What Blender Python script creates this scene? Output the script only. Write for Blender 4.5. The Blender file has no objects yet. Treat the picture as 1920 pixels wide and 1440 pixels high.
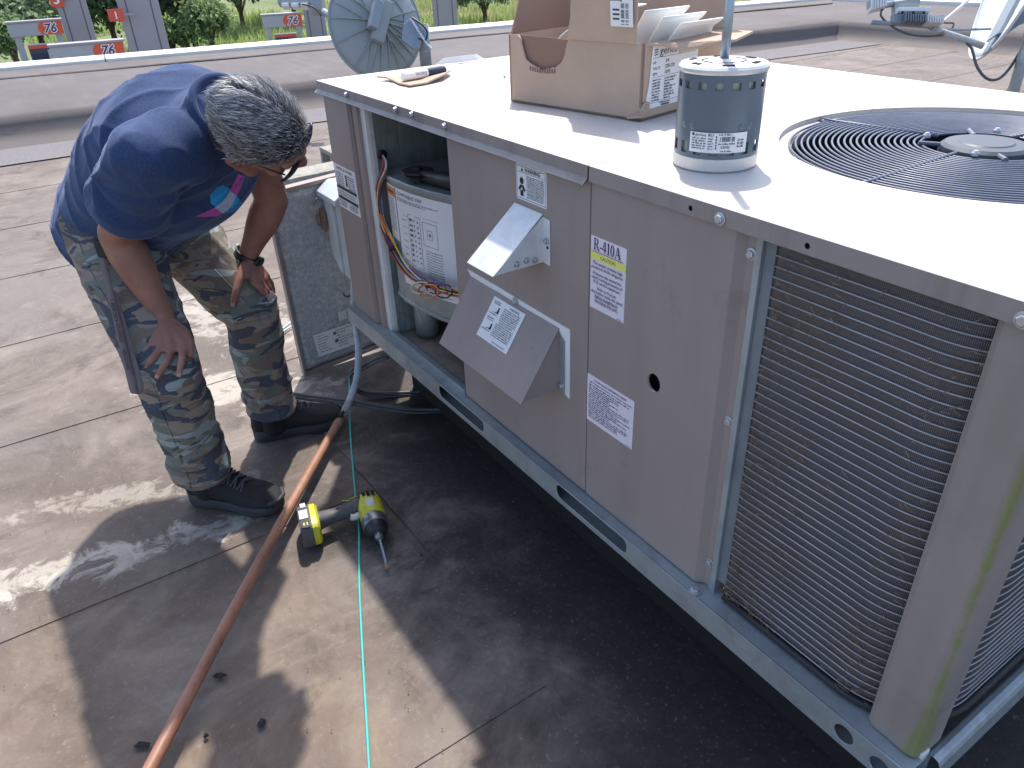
import bpy, bmesh, math, random
import numpy as np
from mathutils import Vector, Matrix, noise as mnoise
from mathutils.bvhtree import BVHTree

random.seed(7)
rng = np.random.default_rng(7)
scene = bpy.context.scene
COL = scene.collection

# ------------------------------------------------------------------ camera
CAM = Vector((2.1738, -0.797, 1.3488))
YAW, PITCH, ROLL, FPX = -0.99904, -0.53501, -0.03968, 1414.22
FWD = Vector((math.sin(YAW) * math.cos(PITCH), math.cos(YAW) * math.cos(PITCH), math.sin(PITCH)))
_r = FWD.cross(Vector((0, 0, 1))).normalized()
_u = _r.cross(FWD)
RGT = _r * math.cos(ROLL) + _u * math.sin(ROLL)
UPV = -_r * math.sin(ROLL) + _u * math.cos(ROLL)
cam_data = bpy.data.cameras.new('camera')
cam = bpy.data.objects.new('camera', cam_data)
COL.objects.link(cam)
cam.matrix_world = Matrix(((RGT.x, UPV.x, -FWD.x, CAM.x), (RGT.y, UPV.y, -FWD.y, CAM.y), (RGT.z, UPV.z, -FWD.z, CAM.z), (0, 0, 0, 1)))
cam_data.sensor_fit = 'HORIZONTAL'
cam_data.sensor_width = 36.0
cam_data.lens = FPX * 36.0 / 1920.0
cam_data.clip_start = 0.02
cam_data.clip_end = 3000.0
scene.camera = cam

# ------------------------------------------------------------------ light
SUN_DIR = Vector((-0.50, 0.37, 1.0)).normalized()          # towards the sun
SUN_ELEV = math.asin(SUN_DIR.z)
world = bpy.data.worlds.new('World')
scene.world = world
world.use_nodes = True
wn = world.node_tree.nodes
wl = world.node_tree.links
wn.clear()
sky = wn.new('ShaderNodeTexSky')
sky.sky_type = 'NISHITA'
sky.sun_disc = False
sky.sun_elevation = SUN_ELEV
sky.sun_rotation = math.atan2(SUN_DIR.x, SUN_DIR.y)
sky.dust_density = 2.0
sky.air_density = 1.0
bg = wn.new('ShaderNodeBackground')
bg.inputs['Strength'].default_value = 0.15
wout = wn.new('ShaderNodeOutputWorld')
wl.new(sky.outputs['Color'], bg.inputs['Color'])
wl.new(bg.outputs['Background'], wout.inputs['Surface'])
sun_data = bpy.data.lights.new('sun', 'SUN')
sun_data.energy = 2.9
sun_data.angle = math.radians(1.2)
sun_data.color = (1.0, 0.95, 0.87)
sun = bpy.data.objects.new('sun', sun_data)
COL.objects.link(sun)
sun.rotation_euler = SUN_DIR.to_track_quat('Z', 'Y').to_euler()
sun.location = SUN_DIR * 30

vs = scene.view_settings
scene.display_settings.display_device = 'sRGB'
vs.view_transform = 'Standard'
vs.look = 'None'
vs.exposure = 1.06
vs.gamma = 1.0
vs.use_curve_mapping = False
scene.cycles.max_bounces = 6
scene.cycles.use_denoising = True

# ------------------------------------------------------------------ pixel rays of the photograph (1920 x 1440)
def ray(x, y):
    return FWD + RGT * ((x - 960) / FPX) - UPV * ((y - 720) / FPX)
def onz(x, y, z=0.0):
    d = ray(x, y); return CAM + d * ((z - CAM.z) / d.z)
def ony(x, y, yy=0.0):
    d = ray(x, y); return CAM + d * ((yy - CAM.y) / d.y)
def onx(x, y, xx=0.0):
    d = ray(x, y); return CAM + d * ((xx - CAM.x) / d.x)
def at(x, y, depth):
    return CAM + ray(x, y) * depth
def V(*a):
    return Vector(a)

# ------------------------------------------------------------------ mesh helpers
class MB:
    def __init__(s):
        s.v = []; s.f = []; s.m = []
    def add(s, vs, fs, mi=0):
        o = len(s.v)
        s.v += [tuple(v) for v in vs]
        s.f += [tuple(i + o for i in f) for f in fs]
        s.m += [mi] * len(fs)
        return s
    def box(s, lo, hi, mi=0):
        x0, y0, z0 = lo; x1, y1, z1 = hi
        return s.add([(x0, y0, z0), (x1, y0, z0), (x1, y1, z0), (x0, y1, z0), (x0, y0, z1), (x1, y0, z1), (x1, y1, z1), (x0, y1, z1)],
                     [(0, 3, 2, 1), (4, 5, 6, 7), (0, 1, 5, 4), (1, 2, 6, 5), (2, 3, 7, 6), (3, 0, 4, 7)], mi)
    def obox(s, c, ax, ay, az, mi=0):
        """oriented box: centre and three half-axis vectors"""
        c = Vector(c); pts = []
        for k in (-1, 1):
            for (i, j) in ((-1, -1), (1, -1), (1, 1), (-1, 1)):
                pts.append(c + ax * i + ay * j + az * k)
        return s.add(pts, [(0, 3, 2, 1), (4, 5, 6, 7), (0, 1, 5, 4), (1, 2, 6, 5), (2, 3, 7, 6), (3, 0, 4, 7)], mi)
    def tube(s, pts, r, n=8, caps=True, mi=0, closed=False):
        pts = [Vector(p) for p in pts]
        m = len(pts)
        rs = r if isinstance(r, (list, tuple)) else [r] * m
        T = []
        for i in range(m):
            if closed: a, b = pts[i - 1], pts[(i + 1) % m]
            else: a, b = pts[max(i - 1, 0)], pts[min(i + 1, m - 1)]
            t = (b - a)
            T.append(t.normalized() if t.length > 1e-9 else Vector((0, 0, 1)))
        ref = Vector((0, 0, 1)) if abs(T[0].z) < .9 else Vector((1, 0, 0))
        nrm = T[0].cross(ref).normalized()
        vs = []; fs = []
        for i in range(m):
            nrm = (nrm - T[i] * nrm.dot(T[i])).normalized()
            bn = T[i].cross(nrm)
            for k in range(n):
                a = 2 * math.pi * k / n
                vs.append(pts[i] + (nrm * math.cos(a) + bn * math.sin(a)) * rs[i])
        for i in range(m if closed else m - 1):
            j = (i + 1) % m
            for k in range(n):
                k2 = (k + 1) % n
                fs.append((i * n + k, i * n + k2, j * n + k2, j * n + k))
        if caps and not closed:
            fs.append(tuple(range(n - 1, -1, -1)))
            fs.append(tuple(range((m - 1) * n, m * n)))
        return s.add(vs, fs, mi)
    def lathe(s, prof, c=(0, 0, 0), n=32, ax=None, mi=0, cap=True):
        """profile (r, h) turned about axis ax through c"""
        c = Vector(c); az = Vector(ax or (0, 0, 1)).normalized()
        a1 = az.orthogonal().normalized(); a2 = az.cross(a1)
        vs = []; fs = []
        for (r, h) in prof:
            for k in range(n):
                t = 2 * math.pi * k / n
                vs.append(c + az * h + (a1 * math.cos(t) + a2 * math.sin(t)) * r)
        for i in range(len(prof) - 1):
            for k in range(n):
                k2 = (k + 1) % n
                fs.append((i * n + k, i * n + k2, (i + 1) * n + k2, (i + 1) * n + k))
        if cap:
            fs.append(tuple(range(n - 1, -1, -1)))
            fs.append(tuple(range((len(prof) - 1) * n, len(prof) * n)))
        return s.add(vs, fs, mi)
    def extrude(s, poly, O, ex, ey, en, d, mi=0):
        """convex or simple polygon in the frame (O, ex, ey), thickened by d along en"""
        O = Vector(O)
        a = [O + ex * p[0] + ey * p[1] for p in poly]
        b = [q + en * d for q in a]
        n = len(poly)
        return s.add(a + b, [tuple(range(n - 1, -1, -1)), tuple(range(n, 2 * n))] + [(i, (i + 1) % n, n + (i + 1) % n, n + i) for i in range(n)], mi)
    def profile(s, prof, A, B, ex, ey, mi=0, close=False):
        """open 2-D profile swept from A to B"""
        A = Vector(A); B = Vector(B); n = len(prof)
        vs = [A + ex * p[0] + ey * p[1] for p in prof] + [B + ex * p[0] + ey * p[1] for p in prof]
        fs = [(i, i + 1, n + i + 1, n + i) for i in range(n - 1)]
        if close: fs.append((n - 1, 0, n, 2 * n - 1))
        return s.add(vs, fs, mi)
    def build(s, name, mats, parent=None, smooth=False, bevel=0.0, seg=2, solid=0.0, auto=None):
        me = bpy.data.meshes.new(name)
        me.from_pydata(s.v, [], s.f)
        return mesh_obj(name, me, mats, parent, smooth, bevel, seg, solid, s.m, auto)

def mesh_obj(name, me, mats, parent=None, smooth=False, bevel=0.0, seg=2, solid=0.0, mi=None, auto=None):
    if not isinstance(mats, (list, tuple)): mats = [mats]
    for m in mats: me.materials.append(m)
    if mi is not None and len(mats) > 1:
        me.polygons.foreach_set('material_index', mi)
    me.update()
    bm = bmesh.new(); bm.from_mesh(me)
    bmesh.ops.recalc_face_normals(bm, faces=bm.faces)
    if auto is not None:
        for f in bm.faces: f.smooth = True
        for e in bm.edges:
            if len(e.link_faces) == 2 and e.calc_face_angle(0) > auto: e.smooth = False
    elif smooth:
        for f in bm.faces: f.smooth = True
    bm.to_mesh(me); bm.free()
    o = bpy.data.objects.new(name, me)
    COL.objects.link(o)
    if parent is not None: o.parent = parent; 
    if parent is not None and parent.type == 'EMPTY':
        o.matrix_parent_inverse = parent.matrix_basis.inverted()
    elif parent is not None and parent.parent is not None:
        top = parent.parent
        if top.type == 'EMPTY': pass
    if solid:
        md = o.modifiers.new('solid', 'SOLIDIFY'); md.thickness = solid; md.offset = 0
    if bevel:
        md = o.modifiers.new('bevel', 'BEVEL'); md.width = bevel; md.segments = seg; md.limit_method = 'ANGLE'; md.angle_limit = math.radians(35)
    return o

def thing(name, label, cat, loc=(0, 0, 0), group=None):
    """an Empty at the origin of the thing's coordinates; its parts are given in world coordinates"""
    o = bpy.data.objects.new(name, None)
    COL.objects.link(o)
    o.location = loc
    o.empty_display_size = .05
    tag(o, label, cat, group)
    return o
def tag(o, label=None, cat=None, group=None, kind=None):
    if label: o['label'] = label
    if cat: o['category'] = cat
    if group: o['group'] = group
    if kind: o['kind'] = kind
    return o
def struct(o):
    o['kind'] = 'structure'; return o

def plate_mesh(name, loops, O, ex, ey, thick=0.0):
    """flat plate with holes: 2-D loops filled by a curve, frame (O, ex, ey), thickened to both sides of the plane"""
    cu = bpy.data.curves.new(name, 'CURVE'); cu.dimensions = '2D'; cu.fill_mode = 'BOTH'; cu.extrude = thick / 2
    for lp in loops:
        sp = cu.splines.new('POLY'); sp.points.add(len(lp) - 1)
        for i, p in enumerate(lp): sp.points[i].co = (p[0], p[1], 0, 1)
        sp.use_cyclic_u = True
    ob = bpy.data.objects.new(name, cu)
    me = bpy.data.meshes.new_from_object(ob)
    bpy.data.objects.remove(ob); bpy.data.curves.remove(cu)
    en = ex.cross(ey)
    M = Matrix(((ex.x, ey.x, en.x, O[0]), (ex.y, ey.y, en.y, O[1]), (ex.z, ey.z, en.z, O[2]), (0, 0, 0, 1)))
    me.transform(M); me.name = name
    bm = bmesh.new(); bm.from_mesh(me); bmesh.ops.remove_doubles(bm, verts=bm.verts, dist=1e-5); bm.to_mesh(me); bm.free()
    return me
def circle2(cx, cy, r, n=32, ry=None):
    return [(cx + r * math.cos(2 * math.pi * k / n), cy + (ry or r) * math.sin(2 * math.pi * k / n)) for k in range(n)]
def rrect(x0, y0, x1, y1, r, n=5):
    out = []
    for (cx, cy, a0) in ((x1 - r, y1 - r, 0), (x0 + r, y1 - r, 90), (x0 + r, y0 + r, 180), (x1 - r, y0 + r, 270)):
        for k in range(n + 1):
            a = math.radians(a0 + 90 * k / n)
            out.append((cx + r * math.cos(a), cy + r * math.sin(a)))
    return out

class Text:
    """flat printing gathered in the plane of a label: lines of lettering and bars, in the frame (O, ex, ey)"""
    def __init__(s, O, ex, ey, lift=0.0006):
        s.O = Vector(O); s.ex = ex.normalized(); s.ey = ey.normalized(); s.en = s.ex.cross(s.ey); s.lift = lift
        s.mb = MB(); s.k = 0
    def P(s, x, y):
        return s.O + s.ex * x + s.ey * y + s.en * (s.lift + s.k * 2e-5)
    def text(s, body, x, y, h, align='LEFT', width=None, bold=0.0, mi=0, ang=0.0, shear=0.0):
        cu = bpy.data.curves.new('t', 'FONT'); cu.body = body; cu.size = 1.0; cu.align_x = 'LEFT'; cu.offset = bold; cu.resolution_u = 2; cu.shear = shear
        ob = bpy.data.objects.new('t', cu)
        me = bpy.data.meshes.new_from_object(ob)
        bpy.data.objects.remove(ob); bpy.data.curves.remove(cu)
        vs = np.array([v.co[:2] for v in me.vertices]) if len(me.vertices) else np.zeros((0, 2))
        if len(vs) == 0: return
        fs = [tuple(p.vertices) for p in me.polygons]
        bpy.data.meshes.remove(me)
        x0 = vs[:, 0].min(); w = vs[:, 0].max() - x0
        sc = h / 0.70; sx = sc if width is None else width / max(w, 1e-6)
        ww = w * sx
        dx = {'LEFT': 0, 'CENTER': -ww / 2, 'RIGHT': -ww}[align]
        lx = (vs[:, 0] - x0) * sx + dx; ly = vs[:, 1] * sc
        ca, sa = math.cos(ang), math.sin(ang)
        s.k += 1
        s.mb.add([s.P(x + a * ca - b * sa, y + a * sa + b * ca) for a, b in zip(lx, ly)], fs, mi)
        return ww
    def poly(s, pts, mi=0):
        s.k += 1
        s.mb.add([s.P(*p) for p in pts], [tuple(range(len(pts)))], mi)
    def rect(s, x0, y0, x1, y1, mi=0):
        s.poly([(x0, y0), (x1, y0), (x1, y1), (x0, y1)], mi)
    def frame(s, x0, y0, x1, y1, w, mi=0):
        s.rect(x0, y0, x1, y0 + w, mi); s.rect(x0, y1 - w, x1, y1, mi); s.rect(x0, y0 + w, x0 + w, y1 - w, mi); s.rect(x1 - w, y0 + w, x1, y1 - w, mi)
    def words(s, x0, x1, y, h, mi=0, fill=.95):
        """one line of lettering too small to read: word-length strokes of uneven height"""
        x = x0; end = x0 + (x1 - x0) * fill
        s.k += 1
        while x < end:
            n = random.randint(2, 8)
            for i in range(n):
                w = h * .55
                if x + w > end: break
                hh = h * random.choice((.7, .7, .7, 1.0, 1.0))
                a = random.random()
                s.mb.add([s.P(x, y), s.P(x + w * .78, y), s.P(x + w * .78, y + hh * (.35 if a < .4 else 1)), s.P(x, y + hh)], [(0, 1, 2, 3)], mi)
                x += w
            x += h * .6
    def build(s, name, mats, parent):
        return s.mb.build(name, mats, parent)
# ------------------------------------------------------------------ materials
def srgb(r, g, b):
    def c(x):
        x /= 255.0
        return x / 12.92 if x <= .04045 else ((x + .055) / 1.055) ** 2.4
    return (c(r), c(g), c(b))

class NT:
    """small node-tree builder"""
    def __init__(s, name):
        s.mat = bpy.data.materials.new(name); s.mat.use_nodes = True
        s.n = s.mat.node_tree.nodes; s.l = s.mat.node_tree.links
        s.n.clear()
        s.out = s.n.new('ShaderNodeOutputMaterial')
        s.b = s.n.new('ShaderNodeBsdfPrincipled')
        s.l.new(s.b.outputs[0], s.out.inputs[0])
        s.tc = s.n.new('ShaderNodeTexCoord')
    def mapping(s, scale=(1, 1, 1), rot=(0, 0, 0), loc=(0, 0, 0), src='Object'):
        m = s.n.new('ShaderNodeMapping')
        m.inputs['Scale'].default_value = scale; m.inputs['Rotation'].default_value = rot; m.inputs['Location'].default_value = loc
        s.l.new(s.tc.outputs[src] if isinstance(src, str) else src, m.inputs['Vector'])
        return m.outputs[0]
    def noise(s, scale, detail=4, rough=.55, dist=0, vec=None):
        t = s.n.new('ShaderNodeTexNoise')
        t.inputs['Scale'].default_value = scale; t.inputs['Detail'].default_value = detail
        t.inputs['Roughness'].default_value = rough; t.inputs['Distortion'].default_value = dist
        s.l.new(vec if vec is not None else s.tc.outputs['Object'], t.inputs['Vector'])
        return t.outputs[0]
    def voronoi(s, scale, feature='F1', vec=None, out='Distance', rand=1.0):
        t = s.n.new('ShaderNodeTexVoronoi'); t.feature = feature
        t.inputs['Scale'].default_value = scale; t.inputs['Randomness'].default_value = rand
        s.l.new(vec if vec is not None else s.tc.outputs['Object'], t.inputs['Vector'])
        return t.outputs[out]
    def wave(s, scale, vec=None, dist=0, prof='SIN', direction='X'):
        t = s.n.new('ShaderNodeTexWave'); t.bands_direction = direction; t.wave_profile = prof
        t.inputs['Scale'].default_value = scale; t.inputs['Distortion'].default_value = dist
        s.l.new(vec if vec is not None else s.tc.outputs['Object'], t.inputs['Vector'])
        return t.outputs[1]
    def ramp(s, fac, stops, interp='LINEAR'):
        t = s.n.new('ShaderNodeValToRGB'); cr = t.color_ramp; cr.interpolation = interp
        while len(cr.elements) > 1: cr.elements.remove(cr.elements[-1])
        for i, (p, c) in enumerate(stops):
            e = cr.elements[0] if i == 0 else cr.elements.new(p)
            e.position = p
            e.color = (*c, 1) if isinstance(c, (tuple, list)) else (c, c, c, 1)
        s.l.new(fac, t.inputs[0])
        return t.outputs[0]
    def mix(s, fac, a, b, blend='MIX'):
        t = s.n.new('ShaderNodeMix'); t.data_type = 'RGBA'; t.blend_type = blend
        for v, i in ((fac, 0), (a, 6), (b, 7)):
            if hasattr(v, 'node'): s.l.new(v, t.inputs[i])
            elif i == 0: t.inputs[i].default_value = v
            else: t.inputs[i].default_value = (*v, 1) if isinstance(v, (tuple, list)) else (v, v, v, 1)
        return t.outputs[2]
    def math(s, op, a, b=0.0, clamp=False):
        t = s.n.new('ShaderNodeMath'); t.operation = op; t.use_clamp = clamp
        for v, i in ((a, 0), (b, 1)):
            if hasattr(v, 'node'): s.l.new(v, t.inputs[i])
            else: t.inputs[i].default_value = v
        return t.outputs[0]
    def xyz(s, src='Object'):
        t = s.n.new('ShaderNodeSeparateXYZ'); s.l.new(s.tc.outputs[src], t.inputs[0]); return t.outputs
    def bump(s, h, strength=.3, dist=.01):
        t = s.n.new('ShaderNodeBump'); t.inputs['Strength'].default_value = strength; t.inputs['Distance'].default_value = dist
        s.l.new(h, t.inputs['Height']); s.l.new(t.outputs[0], s.b.inputs['Normal'])
    def color(s, c):
        if hasattr(c, 'node'): s.l.new(c, s.b.inputs['Base Color'])
        else: s.b.inputs['Base Color'].default_value = (*c, 1)
    def rough(s, r):
        if hasattr(r, 'node'): s.l.new(r, s.b.inputs['Roughness'])
        else: s.b.inputs['Roughness'].default_value = r
    def metal(s, m): s.b.inputs['Metallic'].default_value = m
    def spec(s, v): s.b.inputs['Specular IOR Level'].default_value = v

def simple(name, col, rough=.5, metal=0.0, var=.12, scale=20, bump=0.0, bscale=60, spec=.5, dirt=None, dscale=6, damt=.5, rvar=.1):
    t = NT(name)
    n = t.noise(scale, 5, .6)
    a = tuple(max(c * (1 - var), 0) for c in col); b = tuple(min(c * (1 + var), 1) for c in col)
    c = t.ramp(n, [(.3, a), (.7, b)])
    if dirt:
        d = t.noise(dscale, 6, .65, .4)
        f = t.ramp(d, [(.48, 0.0), (.72, damt)])
        c = t.mix(f, c, dirt)
    t.color(c)
    t.rough(t.ramp(n, [(.3, max(rough - rvar, .03)), (.7, min(rough + rvar, 1))]))
    t.metal(metal); t.spec(spec)
    if bump: t.bump(t.noise(bscale, 4, .6), bump, .004)
    return t.mat

M = {}
# painted sheet metal of the unit: taupe, weathered, with fine vertical rain streaks
def make_taupe(name, col, streak, green=0.0, top=False):
    t = NT(name)
    n1 = t.noise(3.0, 5, .6); n2 = t.noise(1.0, 4, .65, .2, t.mapping((14, 14, 1.2)))
    c = t.ramp(n1, [(.3, tuple(x * .93 for x in col)), (.7, tuple(x * 1.05 for x in col))])
    c = t.mix(t.ramp(n2, [(.48, 0.0), (.75, streak)]), c, srgb(96, 84, 80))
    sp = t.voronoi(26, 'F1'); spn = t.noise(9, 3)
    spots = t.math('MULTIPLY', t.ramp(sp, [(.045, 1.0), (.08, 0.0)]), t.ramp(spn, [(.58, 0.0), (.66, .55)]))
    c = t.mix(spots, c, srgb(78, 66, 60))
    smu = t.noise(4.2, 7, .7, .6); c = t.mix(t.ramp(smu, [(.60, 0.0), (.72, .38)]), c, srgb(104, 92, 88))
    if green:
        g = t.noise(5, 6, .7, .5)
        c = t.mix(t.ramp(g, [(.42, 0.0), (.7, green)]), c, srgb(96, 100, 66))
    if top:
        d = t.noise(7, 8, .7, .3); d2 = t.noise(1.3, 4)
        c = t.mix(t.math('MULTIPLY', t.ramp(d, [(.50, 0.0), (.62, .75)]), t.ramp(d2, [(.48, 0.0), (.62, 1.0)])), c, srgb(150, 132, 118))
        s_ = t.noise(60, 3, .6); c = t.mix(t.ramp(s_, [(.66, 0.0), (.72, .45)]), c, srgb(120, 104, 92))
    t.color(c); t.rough(t.ramp(n1, [(.3, .42), (.7, .6)])); t.spec(.4)
    t.bump(t.noise(1.0, 3, .5, 0, t.mapping((5, 5, 2.5))), .12, .02)
    return t.mat
TAUPE = srgb(149, 136, 132)
M['taupe'] = make_taupe('taupe_painted_steel', TAUPE, .16)
M['taupe_post'] = make_taupe('taupe_painted_steel_post', srgb(148, 137, 133), .2, .25)
def add_moss(mat):
    nt = mat.node_tree; b = [n for n in nt.nodes if n.type == 'BSDF_PRINCIPLED'][0]
    src = b.inputs['Base Color'].links[0].from_socket
    t = NT.__new__(NT); t.mat = mat; t.n = nt.nodes; t.l = nt.links; t.b = b
    t.tc = t.n.new('ShaderNodeTexCoord')
    o = t.xyz(); n = t.noise(24, 6, .7); n2 = t.noise(3, 4, .6)
    d = t.math('ABSOLUTE', t.math('SUBTRACT', o[0], 1.933))
    d = t.math('ADD', d, t.math('MULTIPLY', t.math('SUBTRACT', n, .5), .018))
    d = t.math('ADD', d, t.math('MULTIPLY', t.math('MAXIMUM', t.math('SUBTRACT', o[1], .014), 0.0), .6))
    low = t.math('MULTIPLY', t.math('MAXIMUM', t.math('SUBTRACT', .46, o[2]), 0.0), .10)
    d = t.math('SUBTRACT', d, low)
    f = t.math('MULTIPLY', t.ramp(d, [(.000, .85), (.006, 0.0)]), t.ramp(n2, [(.3, .55), (.55, 1.0)]))
    t.color(t.mix(f, src, srgb(122, 128, 62)))
add_moss(M['taupe_post'])
M['lid'] = make_taupe('bleached_lid_paint', srgb(198, 190, 183), .10, 0, True)
M['lid_edge'] = make_taupe('lid_edge_paint', srgb(146, 137, 133), .5)
def make_galv(name, col=(.46, .49, .50), rough=.42, dark=.3, rust=0.0, metal=.75):
    t = NT(name)
    sp = t.voronoi(38, 'F1', out='Color'); bw = t.n.new('ShaderNodeRGBToBW'); t.l.new(sp, bw.inputs[0])
    n = t.noise(8, 6, .65)
    c = t.mix(t.math('MULTIPLY', bw.outputs[0], .35), tuple(x * .88 for x in col), tuple(min(x * 1.2, 1) for x in col))
    c = t.mix(t.ramp(n, [(.45, 0.0), (.75, dark)]), c, srgb(92, 90, 88))
    if rust:
        n3 = t.noise(14, 6, .7, .4)
        c = t.mix(t.ramp(n3, [(.55, 0.0), (.68, rust)]), c, srgb(126, 74, 46))
    t.color(c); t.metal(metal); t.rough(t.ramp(n, [(.3, rough - .08), (.7, rough + .16)]))
    t.bump(n, .08, .004)
    return t.mat
M['galv'] = make_galv('galvanised_rail_steel', (.40, .45, .48), .45, .45, .25, .55)
M['galv_bright'] = make_galv('bright_galvanised_sheet', (.74, .74, .74), .4, .15, .10, .12)
M['galv_dark'] = make_galv('aged_galvanised_sheet', (.22, .26, .30), .5, .5, 0, .5)
M['drum'] = make_galv('blower_housing_steel', (.34, .38, .38), .45, .35, .1, .5)
M['screw'] = make_galv('zinc_screw', (.55, .58, .62), .35, .2, .1, .8)
# roof membrane
def make_roof(name):
    t = NT(name)
    big = t.noise(.6, 6, .6, .8); mid = t.noise(2.0, 8, .68, .9); mid2 = t.noise(4.5, 8, .72, .6); fine = t.noise(34, 6, .75)
    rot = math.radians(58)
    brush = t.noise(1.0, 6, .72, .5, t.mapping((30, 6, 1), (0, 0, rot)))
    patch = t.ramp(t.noise(1.6, 4, .6, .3), [(.48, 0.0), (.62, 1.0)])
    c = t.ramp(mid, [(.28, srgb(72, 62, 56)), (.42, srgb(96, 85, 77)), (.53, srgb(114, 103, 96)), (.64, srgb(127, 117, 109)), (.8, srgb(146, 133, 117))])
    c = t.mix(t.ramp(big, [(.36, .6), (.52, 0.0)]), c, srgb(112, 105, 103))
    c = t.mix(t.ramp(mid2, [(.34, .7), (.47, 0.0)]), c, srgb(72, 63, 58))
    c = t.mix(t.ramp(mid2, [(.57, 0.0), (.70, .5)]), c, srgb(146, 135, 122))
    c = t.mix(t.math('MULTIPLY', t.ramp(brush, [(.54, 0.0), (.68, .5)]), patch), c, srgb(164, 156, 148))
    c = t.mix(t.math('MULTIPLY', t.ramp(brush, [(.32, .4), (.45, 0.0)]), patch), c, srgb(72, 64, 60))
    pud = t.noise(.95, 5, .55, .7)
    c = t.mix(t.ramp(pud, [(.52, 0.0), (.62, .5)]), c, srgb(84, 71, 62))
    flake = t.noise(11, 9, .72, .8)
    xyz = t.xyz(); x, y = xyz[0], xyz[1]
    # dry pale silt left by ponding water
    for (cx, cy, rx, ry, amt, th) in ((.38, -.80, .34, .06, .5, 1.5), (.30, -1.15, .42, .07, .5, 1.35), (.10, -.80, .34, .06, .3, 1.2), (-.30, -.36, .32, .14, .5, .9), (-.9, -.2, .5, .2, .4, .4)):
        dx = t.math('SUBTRACT', x, cx); dy = t.math('SUBTRACT', y, cy)
        ca, sa = math.cos(th), math.sin(th)
        uu = t.math('DIVIDE', t.math('ADD', t.math('MULTIPLY', dx, ca), t.math('MULTIPLY', dy, sa)), rx)
        vv = t.math('DIVIDE', t.math('SUBTRACT', t.math('MULTIPLY', dy, ca), t.math('MULTIPLY', dx, sa)), ry)
        d = t.math('ADD', t.math('MULTIPLY', uu, uu), t.math('MULTIPLY', vv, vv))
        d = t.math('ADD', d, t.math('MULTIPLY', t.math('SUBTRACT', brush, .5), 3.0))
        d = t.math('ADD', d, t.math('MULTIPLY', t.math('SUBTRACT', flake, .5), 9.0))
        c = t.mix(t.ramp(d, [(0.0, amt), (1.0, 0.0)]), c, srgb(198, 190, 176))
    # brown and ochre rust-water stain where water stands in front of the unit
    for (cx, cy, rx, ry, th) in ((.95, -.62, .62, .30, .1), (.75, -1.0, .5, .28, -.3), (1.35, -.75, .4, .3, .2)):
        dx = t.math('SUBTRACT', x, cx); dy = t.math('SUBTRACT', y, cy)
        uu = t.math('DIVIDE', t.math('ADD', t.math('MULTIPLY', dx, math.cos(th)), t.math('MULTIPLY', dy, math.sin(th))), rx)
        vv = t.math('DIVIDE', t.math('SUBTRACT', t.math('MULTIPLY', dy, math.cos(th)), t.math('MULTIPLY', dx, math.sin(th))), ry)
        d = t.math('ADD', t.math('MULTIPLY', uu, uu), t.math('MULTIPLY', vv, vv))
        d = t.math('ADD', d, t.math('MULTIPLY', t.math('SUBTRACT', mid2, .5), 2.6))
        oc = t.ramp(t.noise(3.1, 7, .68, .7), [(.34, srgb(82, 67, 56)), (.5, srgb(112, 94, 78)), (.62, srgb(144, 128, 108))])
        c = t.mix(t.ramp(d, [(.2, .46), (1.1, 0.0)]), c, oc)
    # black damp, oily stain with the shade round the unit's foot painted in, ragged
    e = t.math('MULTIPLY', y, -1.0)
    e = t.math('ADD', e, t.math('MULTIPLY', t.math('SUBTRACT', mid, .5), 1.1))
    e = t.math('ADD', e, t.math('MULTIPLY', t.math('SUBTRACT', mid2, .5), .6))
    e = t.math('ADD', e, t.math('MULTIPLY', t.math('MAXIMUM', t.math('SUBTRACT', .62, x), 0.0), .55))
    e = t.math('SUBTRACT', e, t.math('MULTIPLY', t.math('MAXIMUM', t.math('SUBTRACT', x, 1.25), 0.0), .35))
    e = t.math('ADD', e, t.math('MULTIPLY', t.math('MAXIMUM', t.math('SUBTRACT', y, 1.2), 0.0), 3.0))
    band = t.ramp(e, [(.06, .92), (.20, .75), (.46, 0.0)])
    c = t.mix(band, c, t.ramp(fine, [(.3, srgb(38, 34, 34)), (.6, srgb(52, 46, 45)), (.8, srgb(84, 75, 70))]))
    gr = t.noise(95, 3, .6)
    c = t.mix(t.ramp(gr, [(.60, 0.0), (.74, .3)]), c, srgb(160, 150, 142))
    sp = t.voronoi(17, 'F1'); spn = t.noise(5, 3)
    c = t.mix(t.math('MULTIPLY', t.ramp(sp, [(.03, 1.0), (.05, 0.0)]), t.ramp(spn, [(.55, 0.0), (.6, .8)])), c, srgb(46, 40, 38))
    t.color(c); t.rough(t.ramp(mid, [(.3, .6), (.7, .9)])); t.spec(.35)
    h = t.math('ADD', t.math('MULTIPLY', fine, .5), t.math('MULTIPLY', mid2, .9))
    t.bump(h, .4, .008)
    return t.mat
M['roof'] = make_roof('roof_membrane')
def make_ledge():
    t = NT('ledge_membrane')
    n = t.noise(.8, 6, .65, .4); n2 = t.noise(1, 5, .6, .2, t.mapping((1.2, 7, 1)))
    c = t.ramp(n, [(.3, srgb(79, 73, 73)), (.7, srgb(97, 91, 91))])
    c = t.mix(t.ramp(n2, [(.5, 0.0), (.75, .4)]), c, srgb(113, 106, 103))
    t.color(c); t.rough(.85); t.bump(t.noise(30, 4), .25, .006)
    return t.mat
M['ledge'] = make_ledge()
M['ledge_dark'] = simple('upturn_membrane', srgb(100, 93, 91), .8, 0, .16, 3, .3, 40, dirt=srgb(103, 94, 89), dscale=2)
M['curb'] = simple('black_curb_membrane', srgb(28, 26, 26), .85, 0, .25, 6, .4, 40)
M['granules'] = simple('mineral_granules', srgb(112, 108, 110), .95, 0, .5, 160, .9, 150)
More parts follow.
